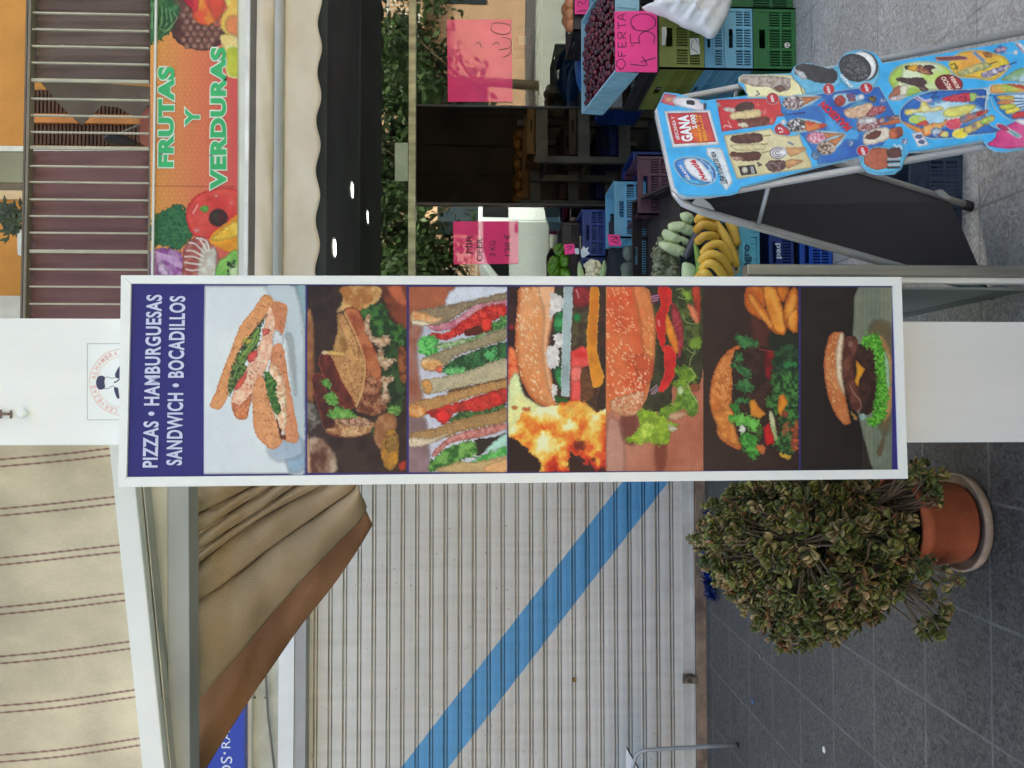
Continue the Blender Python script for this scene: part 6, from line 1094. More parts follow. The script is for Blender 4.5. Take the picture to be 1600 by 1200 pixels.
A.poly([(620, 920), (650, 915), (790, 918), (790, 940), (660, 1000)], (222, 170, 112), (206, 150, 96), f=.3); stick([(435, 1080), (460, 1040), (540, 1028), (620, 1040), (625, 1090), (560, 1128), (480, 1130)], (70, 42, 44), (120, 90, 90)); A.line([(450, 1060), (520, 1060), (560, 1110)], 1.2, (180, 150, 150), .7); A.poly([(622, 1030), (750, 1025), (770, 1045), (630, 1105)], (222, 168, 110), (200, 140, 90), f=.3)
A.poly([(190, 1085), (335, 1070), (362, 1150), (220, 1168)], (44, 40, 36), wob=.1, sm=1); A.ell(250, 1118, 26, 28, (226, 220, 200), wob=.5); A.line([(366, 1060), (400, 1070), (370, 1080)], 1.6, (60, 50, 50)); A.line([(640, 870), (680, 890)], 3, (60, 90, 150), .7)
A.poly([(190, 300), (200, 275), (240, 266), (640, 266), (680, 300), (780, 380), (780, 470), (560, 460), (280, 470), (255, 390), (240, 350), (200, 330)], (240, 230, 176), (246, 240, 200), f=.03, wob=.3, sm=2)
stick([(205, 310), (230, 280), (400, 276), (640, 290), (660, 340), (640, 400), (540, 420), (470, 380), (330, 370), (240, 345)], (150, 128, 118), (196, 182, 172), thr=.45); A.poly([(510, 380), (580, 360), (620, 400), (560, 425)], (112, 80, 66), soft=2); A.line([(355, 410), (380, 440), (350, 450)], 1.5, (80, 70, 70)); A.line([(730, 330), (770, 440)], 2.2, (206, 180, 120))
A.poly([(655, 240), (680, 180), (740, 155), (850, 165), (1000, 205), (1090, 215), (1110, 330), (1000, 400), (800, 440), (780, 400), (700, 320)], (96, 180, 220), (110, 190, 226), f=.04, wob=.2)
stick([(690, 230), (720, 175), (790, 165), (960, 195), (1050, 220), (1080, 270), (1060, 330), (1000, 345), (880, 335), (790, 300), (710, 270)], (44, 42, 48), (60, 58, 66)); A.poly([(690, 225), (750, 235), (805, 270), (790, 308), (730, 285)], (226, 226, 230), (180, 180, 186), f=.5, wob=1.5)
A.poly([(1075, 170), (1120, 90), (1200, 55), (1300, 50), (1400, 90), (1450, 180), (1445, 300), (1380, 380), (1200, 400), (1090, 300)], (96, 180, 220), (120, 196, 228), f=.04, wob=.2); A.ell(1320, 190, 118, 135, (40, 42, 50), ang=-20, wob=.3); A.ell(1300, 190, 122, 132, (240, 242, 244), ang=-20, wob=.3)
A.ell(1235, 205, 150, 122, (38, 40, 46), ang=25, wob=.4, c2=(70, 72, 78), f=.5); A.spots(130, [(1130, 140), (1230, 105), (1340, 190), (1350, 290), (1240, 310), (1140, 240)], (136, 138, 144), 1.8, .6, None, 8, .8)
A.poly([(590, 480), (900, 440), (1200, 390), (1450, 370), (1600, 640), (1600, 720), (1480, 900), (1300, 1000), (910, 1085), (880, 1000), (780, 830), (640, 700), (570, 590)], (24, 84, 176), (40, 130, 206), f=.02, wob=.2, sm=1); A.poly([(600, 600), (900, 560), (1000, 800), (1250, 850), (1250, 760), (1000, 620), (960, 470), (760, 500)], (70, 160, 222), (40, 120, 200), f=.03, soft=5, wob=2)
A.line([(590, 480), (900, 440), (1200, 395), (1450, 372)], 1.4, (196, 226, 244)); A.line([(1450, 372), (1600, 640)], 1.2, (196, 226, 244)); A.line([(880, 1075), (1100, 1045), (1310, 995)], 1.6, (196, 226, 244))
def cone(cx, cy, rx, ry, tip, c=(236, 226, 228), c2=(80, 50, 50), cc=(214, 140, 84)):
    dx, dy = tip[0]-cx, tip[1]-cy; L = math.hypot(dx, dy); nx_, ny_ = -dy/L, dx/L
    A.poly([(cx+nx_*(ry+10)+dx*.05, cy+ny_*(ry+10)+dy*.05), (tip[0]+8, tip[1]), (cx-nx_*(ry+10)+dx*.05, cy-ny_*(ry+10)+dy*.05), (cx-dx*.35, cy-dy*.35)], (176, 220, 240), wob=.2, sm=2)
    A.poly([(cx+nx_*ry*.95, cy+ny_*ry*.95), tip, (cx-nx_*ry*.95, cy-ny_*ry*.95)], cc, (190, 110, 64), f=.4, wob=.3, sm=1); A.ell(cx, cy, rx, ry, c, wob=1.2, c2=c2, f=.35, thr=.52)
    for q in range(3): A.line([(cx-rx*.8+q*rx*.5, cy-ry*.5), (cx-rx*.3+q*rx*.4, cy), (cx-rx*.6+q*rx*.5, cy+ry*.6)], 1.3, c2, .8)
cone(685, 520, 95, 62, (935, 462)); cone(710, 720, 85, 62, (985, 715), (240, 236, 238), (40, 30, 30), (220, 84, 54)); A.poly([(790, 680), (860, 690), (985, 715), (900, 760), (800, 772)], (214, 60, 44), (230, 130, 70), f=.1)
cone(890, 830, 90, 55, (1150, 795), (236, 200, 216), (206, 90, 120)); cone(975, 920, 85, 62, (1150, 800), (226, 212, 196), (90, 60, 44)); A.ell(880, 990, 40, 36, (70, 110, 150), c2=(120, 150, 180), f=.4, ang=40)
A.ell(595, 690, 24, 24, WHT); A.line([(690, 618), (780, 605)], 3, (24, 40, 110), .8); A.line([(610, 610), (640, 625), (680, 612)], 2, (30, 40, 100), .7)
A.poly([(1035, 480), (1060, 440), (1180, 430), (1240, 450), (1300, 440), (1320, 480), (1280, 500), (1200, 520), (1120, 555), (1080, 530)], (170, 214, 236), wob=.2); A.ell(1100, 500, 52, 50, (150, 40, 44), c2=(190, 70, 70), f=.4); A.poly([(1160, 440), (1230, 440), (1240, 500), (1180, 500)], (180, 90, 80), (80, 80, 150), f=.4); A.ell(1290, 465, 28, 24, WHT)
A.poly([(1130, 600), (1180, 560), (1300, 520), (1370, 520), (1400, 560), (1330, 640), (1180, 655)], (230, 200, 170), (206, 160, 130), f=.3); A.poly([(1330, 640), (1390, 560), (1490, 545), (1515, 575), (1440, 625)], (160, 40, 50), (200, 130, 130), f=.5)
A.poly([(1180, 560), (1250, 510), (1360, 510), (1320, 530)], (90, 170, 214))
A.poly([(1250, 700), (1270, 650), (1400, 636), (1440, 670), (1480, 640), (1500, 680), (1470, 730), (1380, 770), (1260, 765)], (130, 50, 54), (206, 190, 190), f=.35); A.poly([(1280, 665), (1400, 645), (1430, 670), (1380, 700), (1270, 700)], (236, 234, 236), (190, 180, 186), f=.4); A.poly([(1470, 720), (1540, 675), (1640, 655), (1640, 700)], (208, 112, 76), wob=.5); A.poly([(1500, 650), (1600, 630), (1640, 640), (1560, 668)], (226, 190, 170), (120, 50, 50), f=.3)
A.poly([(1300, 830), (1340, 780), (1470, 735), (1530, 745), (1560, 790), (1520, 850), (1400, 890), (1320, 895)], (232, 222, 206), (222, 206, 186), f=.2); A.poly([(1320, 830), (1370, 785), (1440, 765), (1470, 780), (1440, 830), (1370, 845)], (110, 56, 46)); A.poly([(1540, 760), (1600, 735), (1660, 740), (1650, 820), (1550, 840)], (214, 112, 74), (130, 60, 50), f=.1)
A.poly([(1285, 1040), (1320, 960), (1420, 905), (1560, 905), (1660, 900), (1680, 1000), (1640, 1090), (1560, 1140), (1400, 1145), (1310, 1100)], (90, 186, 226), wob=.2)
A.poly([(1310, 1040), (1345, 960), (1430, 918), (1530, 930), (1560, 960), (1520, 1020), (1530, 1090), (1440, 1120), (1350, 1090)], (190, 102, 72), (176, 90, 64), f=.2)
for i_ in range(4): A.poly([(1520, 1010+i_*26), (1640, 1005+i_*26), (1640, 1024+i_*26), (1525, 1030+i_*26)], (70, 40, 38) if i_ % 2 else (226, 218, 220), wob=.4, sm=1)
A.poly([(1520, 940), (1620, 915), (1650, 960), (1640, 1000), (1540, 1005)], (104, 60, 52), (80, 44, 40), f=.3)
badge(1000, 395); badge(1335, 385, 60, 50); badge(498, 480, 58, 54); badge(1305, 945, 58, 50); badge(560, 755, 48, 50)
A.poly([(560, 700), (640, 760), (655, 800), (600, 805), (540, 780)], (206, 40, 56)); A.ell(1480, 500, 26, 24, (216, 220, 230), c2=(60, 80, 150), f=.5, thr=.55); A.ell(1195, 880, 28, 26, (200, 214, 230), c2=(50, 90, 170), f=.5, thr=.55)
A.poly([(1350, 470), (1400, 455), (1430, 480), (1400, 520), (1370, 500)], (160, 130, 60), (70, 60, 60), f=.5)
A.zoom(1380, 100, 8.571)
A.poly([(75, 230), (95, 130), (180, 40), (300, -10), (480, -40), (700, -25), (850, 40), (930, 130), (940, 200), (830, 340), (600, 360), (430, 400), (300, 450), (180, 500), (60, 460), (130, 340)], (226, 240, 200), wob=.2); A.poly([(85, 230), (105, 135), (190, 48), (300, 0), (480, -30), (690, -15), (840, 50), (900, 130), (800, 330), (600, 350), (420, 385), (280, 430), (140, 330)], (226, 236, 200), (196, 224, 110), f=.03, wob=.2); A.poly([(90, 230), (110, 140), (200, 50), (260, 60), (230, 200), (140, 300)], (176, 210, 90), soft=7); A.poly([(300, 340), (420, 330), (480, 380), (330, 420)], (176, 214, 90), soft=6)
A.poly([(280, 45), (340, 20), (400, 70), (330, 80)], (50, 40, 40)); A.poly([(340, 25), (460, 10), (480, 60), (440, 100), (340, 75)], (240, 190, 60), (226, 160, 50), f=.2); A.poly([(540, 20), (650, 15), (690, 50), (640, 90), (670, 130), (600, 145), (560, 80)], (86, 44, 46)); A.poly([(460, 30), (520, 20), (640, 120), (600, 150), (450, 100)], (214, 160, 110), (120, 60, 50), f=.3)
A.poly([(170, 215), (210, 185), (480, 180), (550, 195), (590, 255), (560, 290), (600, 330), (590, 360), (520, 360), (460, 310), (350, 280), (220, 235)], (74, 48, 52), (88, 60, 62), f=.2); A.poly([(470, 320), (560, 310), (600, 350), (520, 365)], (140, 120, 100), (90, 70, 60), f=.4)
A.poly([(70, 460), (130, 340), (240, 280), (230, 400), (170, 430)], (180, 110, 90)); A.poly([(240, 280), (330, 290), (310, 400), (230, 420)], (236, 230, 206)); A.poly([(65, 465), (160, 435), (290, 420), (230, 470), (140, 500)], (236, 230, 232), (200, 180, 190), f=.3)
A.ell(880, 262, 190, 122, (176, 40, 50), ang=8, wob=.2, c2=(120, 30, 44), f=.04)
A.poly([(215, 660), (240, 590), (320, 500), (480, 410), (700, 350), (900, 345), (1200, 330), (1440, 330), (1390, 560), (1420, 800), (1600, 900), (1200, 960), (900, 1000), (600, 1000), (400, 900), (240, 780)], (196, 228, 244), wob=.2); A.poly([(230, 660), (255, 590), (335, 508), (490, 420), (700, 362), (900, 355), (1180, 345), (1380, 350), (1360, 560), (1400, 800), (1560, 900), (1200, 945), (900, 985), (610, 985), (410, 890), (255, 770)], (30, 92, 180), (50, 120, 200), f=.03, wob=.2)
A.poly([(420, 650), (600, 540), (900, 480), (1200, 520), (1340, 640), (1200, 760), (900, 830), (600, 820), (440, 760)], (206, 230, 236), (170, 214, 236), f=.05, soft=9, wob=2)
A.line([(420, 450), (520, 500), (650, 500)], 3, (226, 160, 176), .8); A.line([(470, 440), (560, 490), (640, 470)], 3, (236, 220, 226), .8); A.line([(590, 400), (720, 380), (640, 450), (740, 440)], 2.2, (20, 50, 110), .8)
A.poly([(790, 480), (830, 440), (1020, 400), (1170, 390), (1180, 500), (900, 500), (810, 495)], (222, 50, 84), (214, 70, 90), f=.2); A.poly([(1165, 392), (1230, 385), (1255, 440), (1230, 495), (1170, 500)], (176, 206, 110)); A.poly([(1250, 430), (1390, 425), (1390, 448), (1250, 455)], (226, 216, 200)); A.spots(14, [(1000, 430), (1150, 420), (1150, 480), (1000, 490)], (40, 20, 26), 1.3, .8, None, 3, .9)
A.poly([(280, 640), (330, 600), (480, 590), (500, 520), (560, 500), (640, 580), (760, 560), (820, 600), (700, 640), (480, 650), (330, 690)], (240, 232, 170), (236, 216, 120), f=.1, soft=2); A.poly([(800, 680), (830, 610), (960, 570), (1200, 540), (1240, 590), (1100, 680), (900, 720)], (236, 230, 120), (222, 216, 110), f=.1, soft=1.5)
A.poly([(260, 780), (340, 790), (480, 850), (600, 900), (560, 960), (420, 900)], (244, 196, 90), (236, 130, 60), f=.08); A.ell(460, 745, 125, 62, (206, 220, 110), c2=(176, 206, 90), f=.1, edge=(120, 190, 180), ew=2); A.ell(500, 730, 30, 18, (236, 240, 236)); A.poly([(430, 810), (560, 755), (620, 790), (560, 825), (450, 828)], (220, 80, 70)); A.poly([(540, 840), (640, 800), (780, 780), (860, 730), (850, 800), (720, 900), (600, 960), (530, 960)], (240, 190, 110), (236, 140, 80), f=.2)
A.poly([(640, 900), (700, 850), (790, 890), (780, 960), (700, 980)], (60, 140, 200), (226, 226, 230), f=.3); A.line([(660, 910), (700, 880), (740, 900), (700, 930), (670, 920)], 2, (230, 240, 250)); A.line([(740, 960), (800, 900)], 3, (214, 60, 70)); A.poly([(760, 960), (820, 900), (880, 910), (850, 980)], (236, 226, 140))
A.poly([(835, 800), (870, 750), (1020, 720), (1060, 780), (1010, 860), (900, 875)], (222, 64, 90), (232, 100, 116), f=.3, edge=(236, 214, 200), ew=1); A.poly([(1020, 720), (1200, 650), (1380, 610), (1400, 650), (1220, 740), (1060, 790)], (120, 130, 150), (214, 120, 96), f=.15, thr=.5); A.poly([(1240, 650), (1330, 630), (1340, 670), (1260, 690)], (200, 50, 60))
A.poly([(920, 940), (950, 890), (1080, 860), (1130, 920), (1080, 990), (960, 990)], (236, 214, 60), (240, 226, 110), f=.2, edge=(240, 238, 180), ew=1); A.poly([(1080, 860), (1300, 740), (1440, 680), (1500, 740), (1300, 860), (1130, 940)], (130, 110, 130), (226, 200, 110), f=.12, thr=.5); A.poly([(1300, 760), (1420, 700), (1460, 740), (1340, 810)], (160, 206, 90), (230, 230, 120), f=.2)
A.poly([(375, 930), (510, 905), (620, 1085), (465, 1115)], (226, 230, 244), wob=.1, sm=1); A.ell(478, 972, 50, 30, (96, 108, 150), wob=.4); A.ell(515, 1042, 48, 28, (96, 108, 150), wob=.4)
A.ell(285, 1040, 44, 40, (214, 222, 236), c2=(60, 90, 160), f=.6, thr=.55); A.line([(150, 1080), (180, 1110), (220, 1090), (250, 1130)], 3, (220, 230, 240), .8)
A.zoom(1480, 60, 6.667)
A.poly([(10, 270), (60, 190), (170, 130), (350, 120), (480, 150), (600, 190), (660, 280), (650, 310), (500, 440), (300, 420), (100, 400)], (240, 234, 190), wob=.2); A.poly([(20, 272), (70, 195), (175, 138), (350, 128), (480, 158), (590, 196), (645, 280), (500, 425), (300, 410), (110, 390)], (244, 216, 60), (240, 170, 70), f=.03, wob=.3)
A.poly([(-120, 210), (-110, 190), (150, 178), (205, 200), (195, 222), (-60, 238), (-110, 235)], (228, 190, 180), wob=.2); A.poly([(-110, 212), (-100, 198), (150, 186), (196, 202), (190, 214), (-60, 230)], (156, 78, 80), wob=.2)
A.poly([(20, 270), (80, 260), (120, 310), (80, 330), (30, 310)], (120, 90, 40), (236, 206, 60), f=.5); A.line([(280, 150), (340, 200), (380, 235)], 6, (150, 170, 190), .9); A.line([(285, 150), (375, 230)], 2, (90, 110, 160), .9); A.poly([(370, 140), (450, 150), (470, 190), (400, 195)], (196, 140, 70), (160, 90, 50), f=.4)
A.poly([(470, 140), (540, 80), (620, 90), (610, 140), (540, 160)], (200, 160, 170), (60, 100, 180), f=.25, wob=1.5); A.ell(715, 145, 28, 26, (222, 236, 250)); A.line([(600, 150), (700, 155)], 1.4, (220, 236, 250))
A.poly([(100, 360), (160, 320), (400, 245), (450, 300), (240, 370), (160, 395)], (226, 206, 130), (160, 170, 120), f=.25); A.line([(430, 270), (520, 242)], 1.4, (70, 60, 50)); A.poly([(350, 380), (400, 345), (620, 270), (660, 300), (480, 390), (400, 415)], (110, 100, 150), (226, 216, 226), f=.2); A.line([(650, 270), (720, 248)], 2, (40, 90, 160)); A.ell(440, 385, 36, 26, (236, 232, 240), c2=(120, 110, 150), f=.5)
A.poly([(700, 50), (740, 30), (900, 160), (900, 260)], (220, 236, 246), (170, 190, 210), f=.1, wob=.2); A.line([(720, 60), (830, 170)], 1.5, (206, 70, 80), .8)
A.poly([(560, 430), (650, 370), (760, 310), (960, 300), (960, 470), (700, 450)], (190, 220, 236), (140, 180, 120), f=.08); A.poly([(420, 540), (450, 480), (600, 465), (960, 480), (960, 620), (700, 570), (480, 580)], (206, 232, 246), wob=.2); A.poly([(445, 530), (470, 490), (620, 478), (960, 500), (960, 560), (700, 560), (500, 575), (450, 560)], (240, 170, 90), (176, 206, 90), f=.05); A.poly([(620, 480), (740, 485), (960, 520), (960, 545), (760, 520)], (222, 80, 60), soft=2)
A.poly([(430, 600), (470, 590), (560, 760), (700, 850), (960, 860), (960, 580), (700, 575), (500, 590)], (40, 110, 190), (60, 140, 210), f=.03, wob=.3); A.poly([(520, 600), (960, 580), (960, 700), (760, 740)], (200, 226, 240), soft=6)
for q_, c_ in (([(520, 610), (560, 595), (690, 605), (690, 635), (560, 640)], (244, 200, 80)), ([(520, 660), (570, 648), (690, 640), (700, 675), (560, 690)], (236, 150, 90)), ([(545, 710), (580, 690), (700, 680), (720, 710), (640, 745), (570, 740)], (216, 216, 80)), ([(600, 760), (660, 730), (740, 715), (770, 745), (650, 790)], (244, 226, 90)), ([(680, 800), (760, 760), (960, 740), (960, 800), (700, 830)], (222, 66, 70))): A.poly(q_, c_, wob=1)
for q_ in ([(700, 622), (790, 626)], [(700, 658), (800, 654)], [(720, 695), (800, 680)], [(750, 722), (810, 705)]): A.line(q_, 1.6, (50, 90, 170))
for q_ in ([(400, 600), (415, 680), (440, 735)], [(455, 620), (480, 700), (560, 790), (700, 880)]): A.line(q_, 1.8, (196, 228, 244))
A.line([(340, 1045), (400, 1120), (500, 1180), (620, 1175), (800, 1140)], 3, (176, 214, 234)); A.poly([(410, 1100), (500, 1040), (520, 970), (640, 900), (760, 850), (960, 840), (960, 1110), (740, 1140), (620, 1150), (480, 1130)], (214, 54, 130), (226, 90, 150), f=.04, wob=.4); A.poly([(690, 860), (760, 840), (960, 850), (960, 940), (820, 910)], (236, 232, 236))
A.poly([(505, 900), (560, 885), (760, 1000), (770, 1030), (720, 1035), (580, 950), (510, 925)], (236, 224, 230), wob=.2); A.poly([(515, 905), (560, 893), (640, 940), (610, 960), (520, 920)], (206, 50, 110)); A.poly([(640, 960), (670, 960), (755, 1008), (750, 1025), (715, 1026)], (130, 196, 206))
A.T = (0, 0, 1)
BPn = A.mesh("poster", P3, vmat("poster_print", .3, .5), ib, mask=in_poly(A.X, A.Y, OUT) & (A.X < 1629), off=.0006, k=.92)
def bt(name, c, items, off=.0014):
    m = mat(name, c, .4, .01)
    for t, q, bold in items: mb = MB(); letters(mb, t, q, P3, off, bold); mb.build("lettering", m, ib)
Z = lambda ox, oy, k: (lambda *p: [(ox+a/k, oy+b/k) for a, b in p]); z2 = Z(1020, 130, 6.667); z3 = Z(1120, 70, 5.714); z4 = Z(1380, 100, 8.571)
bt("poster_white", (240, 240, 244), [("#ESCANEA Y", z2((285, 585), (225, 345), (190, 348), (245, 592)), .01), ("GANA", z2((425, 600), (372, 330), (252, 335), (305, 612)), .05), ("2.000", z2((462, 470), (440, 325), (385, 330), (415, 475)), .04),
    ("HELADOS", z2((400, 1005), (300, 850), (268, 855), (362, 1005)), .03), ("NUEVO", z3((1020, 430), (1000, 365), (980, 370), (990, 432)), .05), ("NUEVO", z3((1362, 415), (1338, 350), (1315, 355), (1330, 415)), .05), ("NUEVO", z3((515, 510), (498, 448), (478, 455), (490, 512)), .05), ("NUEVO", z3((1330, 980), (1308, 915), (1285, 920), (1298, 980)), .05), ("1,7", z3((600, 780), (585, 730), (545, 735), (555, 785)), .04),
    ("OREO", z3((1222, 375), (1115, 255), (1100, 275), (1190, 385)), .05), ("GOLD", z3((340, 1145), (322, 1085), (298, 1090), (312, 1150)), .02)])
bt("poster_yellow", (248, 176, 50), [("MILES DE", z2((515, 600), (462, 320), (442, 325), (492, 605)), .03), ("REGALOS", z2((570, 595), (500, 330), (476, 335), (540, 600)), .03)])
bt("poster_red", (206, 34, 54), [("Nestlé", z2((572, 1010), (440, 795), (375, 805), (510, 1000)), .035), ("MAXIBON", z3((1215, 735), (960, 500), (905, 540), (1150, 775)), .05)], .0018)
bt("poster_dark", (40, 40, 60), [("LLENA TU CALLE DE VIDA", z2((785, 1045), (645, 710), (600, 715), (710, 1042)), .02), ("2,8", z3((400, 1075), (375, 1040), (355, 1055), (375, 1090)), .03)])
bt("poster_pink", (246, 214, 196), [("PRECIO", z4((940, 340), (830, 165), (765, 180), (870, 350)), .04), ("BOMBA", z4((1035, 320), (940, 160), (880, 165), (975, 325)), .04)])
# ------------------------------------------------------------------ potted jade plant
PC = gp(1553, 825); pr = (gp(1553, 748)-gp(1553, 902)).length/2
Yp = PC.y+pr*.9; pc = Vector((PC.x, Yp, 0)); zrim = pt(1428, 825, Yp-.1).z
pp = thing("potted_plant", "jade plant with rounded olive leaves in a terracotta pot left of the pillar", "potted plant", (pc.x, pc.y, .004))
TC = mat("terracotta", (178, 96, 64), .8, .2, 7, .2, 90); TS = mat("terracotta_dusty", (172, 152, 134), .85, .2, 14, .25, 90)
mb = MB(); mb.lathe([(0, .03), (pr*.80, .03), (pr*.84, .04), (pr*.97, zrim*.82), (pr*1.06, zrim*.83), (pr*1.07, zrim), (pr*.98, zrim), (pr*.94, zrim-.025), (0, zrim-.03)], pc, 48); mb.build("pot", TC, pp, smooth=False)
bpy.data.objects["pot"].data.polygons.foreach_set('use_smooth', [True]*len(bpy.data.objects["pot"].data.polygons))
mb = MB(); mb.lathe([(0, .006), (pr*.95, .006), (pr*1.02, .012), (pr*1.05, .035), (pr*1.0, .037), (pr*.96, .022), (0, .02)], pc, 48); mb.build("saucer", TS, pp, smooth=True)
mb = MB(); mb.lathe([(0, zrim-.02), (pr*.93, zrim-.022)], pc, 24); mb.build("soil", mat("soil", (70, 56, 44), .95, .3, 30, .5, 60), pp)
q = random.Random(21); C0 = pt(1262, 852, Yp-.02); R0 = Vector(((pt(1262, 690, Yp).x-pt(1262, 1010, Yp).x)/2, .27, (pt(1098, 850, Yp).z-pt(1440, 850, Yp).z)/2))
tips = []
while len(tips) < 1350:
    d = Vector((q.gauss(0, 1), q.gauss(0, 1), q.gauss(0, 1))).normalized(); r = q.uniform(.2, 1)**.42; w = .93+.07*math.sin(d.x*5+1)+.06*math.sin(d.z*7)
    if d.z < -.15: w *= .95
    p = C0+Vector((d.x*R0.x, d.y*R0.y, d.z*R0.z))*r*w
    # crown is fuller top right and sags to the left
    if p.z < .12 or (d.x > .3 and d.z < -.5 and q.random() < .4): continue
    tips.append(p)
for a_, b_, n_ in ((1472, 962, 6), (1486, 905, 3), (1462, 930, 5), (1440, 980, 6), (1450, 770, 9), (1462, 745, 7), (1425, 735, 9), (1430, 880, 8)):
    for _ in range(n_): tips.append(pt(a_+q.gauss(0, 10), b_+q.gauss(0, 9), Yp-.16+q.gauss(0, .04)))
mbs = MB(); BRK = (156, 140, 116); root = pc+Vector((0, 0, zrim-.03)); mains = []
for k in range(11):
    a = 2*math.pi*k/11+.3; e = C0+Vector((math.cos(a)*R0.x*.55, math.sin(a)*R0.y*.5, q.uniform(-.35, .3)*R0.z)); b0 = root+Vector((math.cos(a)*.04, math.sin(a)*.04, 0)); m_ = b0.lerp(e, .5)+Vector((math.cos(a)*.03, math.sin(a)*.02, .0))
    mbs.tube([b0, m_, e], [.014, .011, .007], 7, cap=False); mains += [b0.lerp(m_, .6), m_, m_.lerp(e, .5), e]
for t in tips:
    m_ = min(mains, key=lambda s_: (s_-t).length+q.random()*.06); mid = m_.lerp(t, .5)+Vector((q.gauss(0, .012), q.gauss(0, .012), -.012)); mbs.tube([m_, mid, t], [.0046, .0034, .0024], 5, cap=False)
mbs.build("stems", mat("jade_stem", (118, 102, 84), .8, .15, 20, .3, 60), pp, smooth=True)
mbl = MB()
LC = [(108, 112, 56), (92, 100, 46), (124, 122, 66), (146, 130, 86), (96, 100, 44), (160, 138, 100), (66, 76, 36), (124, 100, 60), (84, 92, 42), (74, 82, 38), (134, 96, 62)]
def leaf(c, d, nrm, L, Wd, col):
    d = d.normalized(); s_ = d.cross(nrm).normalized(); n_ = s_.cross(d); prof = [(0, .12), (.25, .42), (.55, .9), (.8, 1.0), (.95, .62), (1.0, .0)]
    top = []; vs = []; fs = []
    for i, (u, w) in enumerate(prof):
        cc = c+d*L*u+n_*(L*.18*u*u)
        for k in range(6):
            ph = 2*math.pi*k/6; vs.append(cc+s_*math.cos(ph)*Wd*.5*w+n_*math.sin(ph)*Wd*.11*max(w, .15))
    for i in range(5): fs += [(i*6+k, i*6+(k+1) % 6, (i+1)*6+(k+1) % 6, (i+1)*6+k) for k in range(6)]
    mbl.add(vs, fs, col)
for t in tips:
    ax = (t-C0); ax = Vector((ax.x/R0.x, ax.y/R0.y, ax.z/R0.z)).normalized()*.7+Vector((q.gauss(0, .35), q.gauss(0, .35), .45+q.gauss(0, .3))); ax.normalize(); o1 = ax.orthogonal().normalized(); o2 = ax.cross(o1)
    base = q.choice(LC); sz = q.uniform(.65, 1.35)
    for lv in range(3):
        for k in range(2 + (lv == 0)):
            a = lv*1.57+k*math.pi*(1 if lv else .67)+q.gauss(0, .2); rad = o1*math.cos(a)+o2*math.sin(a); d = rad*(1-.25*lv)+ax*(.35+.3*lv); f_ = q.uniform(.8, 1.2); col = tuple(min(255, x*f_) for x in (base if q.random() < .65 else q.choice(LC)))
            leaf(t-ax*.012*(2-lv)+ax*.01, d, ax, .028*sz*(1-.12*lv), .0205*sz, col)
mbl.build("leaves", vmat("jade_leaf", .38, .45), pp, smooth=True, vcol=True)
# ------------------------------------------------------------------ tinsel behind the plant, litter
tt = MB(); q = random.Random(4)
for i in range(900):
    s_ = q.random(); c = gp(1121-8*math.sin(s_*3.1)+q.gauss(0, 2.5), 800+135*s_, 0)+Vector((0, 0, .02+abs(q.gauss(0, .022)))); d = Vector((q.gauss(0, 1), q.gauss(0, 1), q.gauss(0, 1))).normalized()*.026; e = d.cross(Vector((q.random(), q.random(), q.random()))).normalized()*.0022
    tt.add([c-d-e, c-d+e, c+d+e, c+d-e], [(0, 1, 2, 3)])
o = tt.build("tinsel", mat("blue_foil", (26, 84, 190), .22, .4, 40, metal=.8, rgb2=(12, 34, 110))); tag(o, "shiny blue tinsel garland lying along the shutter base behind the plant", "tinsel")
for a_, b_, c_, lab in ((1290, 1172, (226, 226, 220), "small white scrap of paper on the dark tiles"), (1178, 1096, (96, 130, 180), "tiny blue scrap on the dark tiles near the shutter"), (1190, 1027, (120, 120, 126), "tiny pale pebble on the dark tiles nearest the shutter")):
    c = gp(a_, b_); o = MB().blob(c+Vector((0, 0, .008)), (.014, .011, .005), 8, 6, f=lambda d: 1+.3*math.sin(d.x*9+d.y*5)).build("litter", mat("litter_%d" % a_, c_, .7)); tag(o, lab, "litter")
# ------------------------------------------------------------------ table at the left edge
Yt = 4.45; ft = gp(1155, 1164.5); Yt = ft.y
tb = thing("terrace_table", "white topped terrace table with a bent grey tube leg at the left edge", "table", (ft.x, ft.y, 0))
mb = MB(); L_ = [pt(1150, 1164, Yt), pt(1100, 1166.5, Yt), pt(1040, 1170, Yt), pt(1010, 1172, Yt), pt(1000, 1174.5, Yt), pt(993, 1181, Yt), pt(990, 1192, Yt), pt(984, 1230, Yt), pt(980, 1290, Yt)]; mb.tube(L_, .0115, 12); mb.build("leg", mat("table_tube", (176, 180, 186), .35, .04, metal=.3), tb, smooth=True)
mb = MB(); mb.tube([pt(1150.2, 1164, Yt), pt(1156, 1163.8, Yt)], .0135, 12); mb.build("foot_cap", BLACK, tb, smooth=True)
za_ = pt(984, 1180, Yt).z; c1 = pt(978.5, 1168, Yt-.0); zt_ = c1.z+.01; e1 = pt(997, 1200, Yt); zl = .0
mb = MB(); c1 = Vector(hit((Vector((0, 0, zt_)), Vector((0, 0, 1))), 978.5, 1168)) if 0 else c1
mb.prism([c1, c1+Vector((-.9, .0, 0)), pt(1060, 1310, Yt)+Vector((-.3, -.01, 0)), pt(997, 1200, Yt)], (0, .012, 0)); mb.build("tipped_top", mat("table_white", (236, 240, 246), .3, .02), tb)
mb = MB(); mb.tube([pt(979, 1167.5, Yt-.004), pt(998, 1201, Yt-.004), pt(1060, 1310, Yt-.004)], .004, 6); mb.build("edge_band", BLACK, tb)
